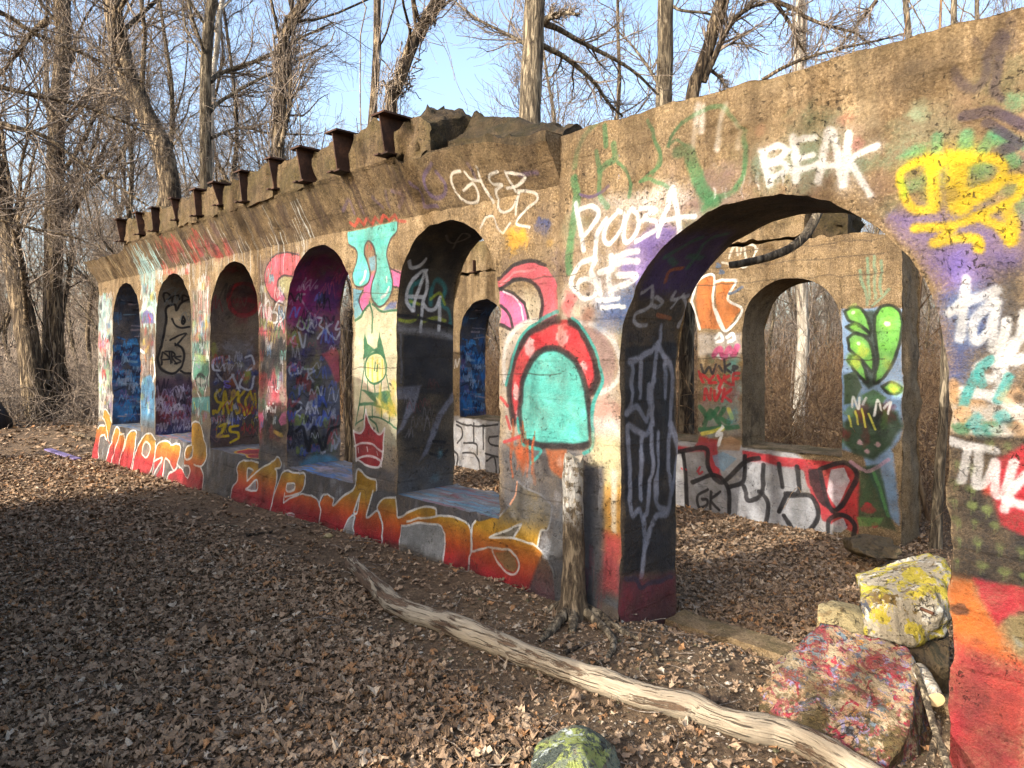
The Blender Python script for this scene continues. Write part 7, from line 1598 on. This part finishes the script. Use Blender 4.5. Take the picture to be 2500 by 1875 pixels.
for i, (X, Y) in enumerate(spots):
    o = protos[i % 5] if i < 5 else copy_tree(protos[i % 5])
    px_ = 1250 + F * X / Y
    o['label'] = ('slim', 'slender', 'taller', 'vine-hung', 'thin')[i % 5] + ' bare woodland tree ' + ('nearby' if Y < 24 else 'farther back' if Y < 34 else 'far off') + ', ' + (
        'beyond the left clearing' if px_ < 170 else 'over the first small arches' if px_ < 480 else 'over the middle arches' if px_ < 860 else 'over the last small arch' if px_ < 1250 else 'above the wall beside the wide arch' if px_ < 1500 else 'above the wide arch' if px_ < 2100 else 'above the right end of the wall')
    o.location = (X, Y, float(ground_z(X, Y))); o.rotation_euler = (g.normal(0, 0.05), g.normal(0, 0.05), g.uniform(0, 6.28)); k = g.uniform(0.8, 1.15); o.scale = (k, k, k)

_by = {}
for o in SC.objects:
    if o.get('group') == 'bare trees in the woods': _by.setdefault(o['label'], []).append(o)
for lab, obs in _by.items():
    if len(obs) > 1:
        for o, w_ in zip(sorted(obs, key=lambda o: o.location.x / o.location.y), (('left one', 'right one') if len(obs) == 2 else ('left one', 'middle one', 'right one'))): o['label'] = lab + ', ' + w_
# ---------------------------------------------------------------- undergrowth
def stems(M, sampler, h, rng, n=6, r=0.006, spread=0.5, droop=0.0, kids=2, kl=(0.3, 0.7), rmin=0.003):
    x, y = sampler(M); z = ground_z(x, y)
    d = np.stack([rng.normal(0, spread, M), rng.normal(0, spread, M), np.ones(M)], -1); d /= np.linalg.norm(d, axis=1, keepdims=True)
    L = rng.uniform(*h, M); P = np.zeros((M, n, 3)); P[:, 0] = np.stack([x, y, z - 0.03], -1)
    for k in range(1, n):
        d = d + rng.normal(0, 0.22, (M, 3)) + np.array([0, 0, -droop * k]); d /= np.linalg.norm(d, axis=1, keepdims=True)
        P[:, k] = P[:, k - 1] + d * (L / (n - 1))[:, None]
    R = r * rng.uniform(0.5, 1.5, M)[:, None] * np.linspace(1, 0.4, n)[None]
    b = MB(); V, Q = tubes(P, np.maximum(R, rmin), 3); b.add(V, Q)
    if kids:
        P2, R2 = grow(P, R, M * kids, rng, (0.4, 1.1), kl, 5, 0.2, 1, 0.3, 0.0, 0.6, rmin); V, Q = tubes(P2, R2, 3); b.add(V, Q)
    return b
def samp(rng, s0, s1, t0, t1):
    def f(M):
        s_ = rng.uniform(s0, s1, M); t_ = rng.uniform(t0, t1, M); p = W(s_, t_, 0 * s_); return p[:, 0], p[:, 1]
    return f
def samp_view(rng, Y0, Y1, r0, r1):
    def f(M):
        Y = np.sqrt(rng.uniform(Y0 ** 2, Y1 ** 2, M)); return Y * rng.uniform(r0, r1, M), Y
    return f
g = rg(71); tag(stems(3000, samp(g, -13.5, 3, 5.9, 12), (0.8, 2.6), g, r=0.007, droop=0.05).build('bramble_thicket', M_TWIG_RED), kind='stuff')
g = rg(72); tag(stems(4200, samp_view(g, 17, 32, -0.45, 0.9), (1.2, 3.8), g, r=0.010, droop=0.03, rmin=0.005).build('scrub', M_TWIG_RED), kind='stuff')
g = rg(73); tag(stems(2600, samp_view(g, 16.6, 24, -0.85, -0.44), (0.6, 2.6), g, r=0.008, droop=0.06, rmin=0.005).build('dry_brush', M_TWIG), kind='stuff')
g = rg(74); tag(stems(2600, samp_view(g, 38, 95, -0.9, 0.9), (5, 12), g, r=0.05, spread=0.12, kids=5, kl=(0.15, 0.4), rmin=0.018).build('far_woods', M_TWIG), kind='stuff')
# ---------------------------------------------------------------- leaf litter and crumbs on the ground
def leaves(n, xy, size, rng, detail, lift=0.012):
    x, y = xy; z = ground_z(x, y)
    st = np.array([0, 0.12, 0.26, 0.40, 0.55, 0.70, 0.85, 1.0]) if detail else np.array([0, 0.35, 0.7, 1.0])
    wd = np.array([0.02, 0.16, 0.34, 0.20, 0.40, 0.24, 0.26, 0.02]) if detail else np.array([0.03, 0.36, 0.26, 0.03])
    k = len(st)
    L = size * rng.uniform(0.55, 1.3, n); w = rng.uniform(0.75, 1.35, n)
    jag = 1 + rng.normal(0, 0.22, (n, k, 2))
    along = (st[None] - 0.5) * L[:, None]
    A = np.zeros((n, k, 3, 3))
    A[:, :, :, 0] = along[:, :, None]
    A[:, :, 0, 1] = -wd * L[:, None] * w[:, None] * jag[:, :, 0]; A[:, :, 2, 1] = wd * L[:, None] * w[:, None] * jag[:, :, 1]
    A[:, :, 0, 0] += L[:, None] * 0.05 * rng.normal(0, 1, (n, k)); A[:, :, 2, 0] += L[:, None] * 0.05 * rng.normal(0, 1, (n, k))
    cu = rng.normal(0.0, 0.9, n) / np.maximum(L, 0.02); cv = rng.normal(0.0, 1.2, n) / np.maximum(L, 0.02); fold = np.abs(rng.normal(0, 0.14, n))
    A[..., 2] = np.clip(cu[:, None, None] * A[..., 0] ** 2 + cv[:, None, None] * A[..., 1] ** 2, -0.03, 0.05) + fold[:, None, None] * np.abs(A[..., 1]) + rng.normal(0, 0.003, A.shape[:3])
    yaw = rng.uniform(0, 6.28, n); tx = rng.normal(0, 0.13, n); ty = rng.normal(0, 0.13, n)
    c, s = np.cos(yaw)[:, None, None], np.sin(yaw)[:, None, None]
    X = A[..., 0] * c - A[..., 1] * s; Yy = A[..., 0] * s + A[..., 1] * c
    Z = A[..., 2] + X * tx[:, None, None] + Yy * ty[:, None, None]
    Z = Z - Z.min((1, 2), keepdims=True) * 0.75
    V = np.stack([x[:, None, None] + X, y[:, None, None] + Yy, z[:, None, None] + Z + rng.uniform(0.0, lift, n)[:, None, None]], -1)
    idx = np.arange(n * k * 3).reshape(n, k, 3)
    q = np.stack([idx[:, :-1, :-1], idx[:, 1:, :-1], idx[:, 1:, 1:], idx[:, :-1, 1:]], -1).reshape(-1, 4)
    pal = np.array([srgb(150, 126, 101), srgb(130, 108, 85), srgb(166, 144, 118), srgb(106, 86, 66), srgb(180, 164, 142), srgb(154, 116, 80)])[:, :3]
    pr = np.array([0.32, 0.26, 0.14, 0.16, 0.03, 0.09])
    col = pal[rng.choice(len(pal), n, p=pr)] * rng.uniform(0.75, 1.2, (n, 1))
    col = np.concatenate([col, np.ones((n, 1))], 1)
    return V.reshape(-1, 3), q, np.repeat(col, k * 3, 0)
def litter(name, n, sampler, size, rng, detail):
    x, y = sampler(n)
    s_, t_ = st_of(x, y)
    inwall = (t_ > -0.03) & (t_ < 0.62) & ((s_ < -2.45) | (s_ > -0.82)) & (s_ > -13.2) & (s_ < 0.9)
    inback = (t_ > T_BACK - 0.05) & (t_ < T_BACK + 0.65) & (s_ < -2.25) & (s_ > -10.6)
    # trodden bare soil near the foot of the wall and on the threshold
    bare = ((t_ > -1.1) & (t_ < 0.55) & (s_ > -3.6)) | ((t_ > -0.75) & (t_ < 0) & (s_ > -9))
    keep = ~(inwall | inback) & ~(bare & (rng.uniform(0, 1, len(x)) < 0.84))
    x, y = x[keep], y[keep]
    V, q, c = leaves(len(x), (x, y), size, rng, detail)
    b = MB(); b.add(V, q, smooth=False); tag(b.build(name, M_LEAF, None, c), kind='stuff')
g = rg(81)
def near(M):
    Y = 2.2 + 4.3 * g.uniform(0, 1, M) ** 0.8; return Y * g.uniform(-0.86, 0.86, M), Y
litter('leaf_litter', 26000, near, 0.047, g, True)
def crumbs(M):
    Y = 2.2 + 6.5 * g.uniform(0, 1, M) ** 0.9; return Y * g.uniform(-0.86, 0.86, M), Y
litter('leaf_crumbs', 90000, crumbs, 0.021, g, False)
def mid(M):
    Y = np.sqrt(g.uniform(6.2 ** 2, 12 ** 2, M)); return Y * g.uniform(-0.86, 0.6, M), Y
litter('leaf_litter_beyond', 32000, mid, 0.06, g, False)
def far(M):
    Y = np.sqrt(g.uniform(11.5 ** 2, 24 ** 2, M)); return Y * g.uniform(-0.86, 0.75, M), Y
litter('far_leaf_litter', 11000, far, 0.11, g, False)
# small twigs among the leaves
M = 700; x, y = near(M); z = ground_z(x, y) + 0.012; a = g.uniform(0, 6.28, M); L = g.uniform(0.05, 0.28, M); n = 5
k = np.linspace(-0.5, 0.5, n)[None]; bend = g.normal(0, 0.12, (M, 1)) * (k ** 2) * 4
P = np.stack([x[:, None] + (np.cos(a)[:, None] * k - np.sin(a)[:, None] * bend) * L[:, None], y[:, None] + (np.sin(a)[:, None] * k + np.cos(a)[:, None] * bend) * L[:, None], z[:, None] + 0.01 * g.uniform(0, 1, (M, n))], -1)
b = MB(); V, Q = tubes(P, g.uniform(0.0012, 0.0035, M)[:, None] * np.ones((1, n)), 4); b.add(V, Q); tag(b.build('fallen_twigs', M_TWIG), kind='stuff')

# gravel and grit on the bare soil by the threshold
M = 5200; s_ = g.uniform(-3.6, -0.7, M); t_ = g.uniform(-1.3, 0.5, M); p = W(s_, t_, 0 * s_); z = ground_z(p[:, 0], p[:, 1])
r = 0.003 + g.exponential(0.0035, M); r = np.minimum(r, 0.022)
oc = np.array([[1, 0, 0], [0, 1, 0], [-1, 0, 0], [0, -1, 0], [0, 0, 0.7], [0, 0, -0.5]], float)
V = oc[None] * r[:, None, None] * g.uniform(0.6, 1.3, (M, 6, 1)) + np.stack([p[:, 0], p[:, 1], z + r * 0.3], -1)[:, None]
f = np.array([[0, 1, 4], [1, 2, 4], [2, 3, 4], [3, 0, 4], [1, 0, 5], [2, 1, 5], [3, 2, 5], [0, 3, 5]])
q = (np.arange(M)[:, None, None] * 6 + f[None]).reshape(-1, 3)
pal = np.array([srgb(120, 108, 92), srgb(150, 138, 120), srgb(96, 84, 70), srgb(176, 166, 150), srgb(84, 80, 56)])
c = np.repeat(pal[g.choice(5, M, p=[0.35, 0.25, 0.2, 0.08, 0.12])], 6, 0)
b = MB(); b.add(V.reshape(-1, 3), q, smooth=False); tag(b.build('gravel', M_LEAF, None, c), kind='stuff')
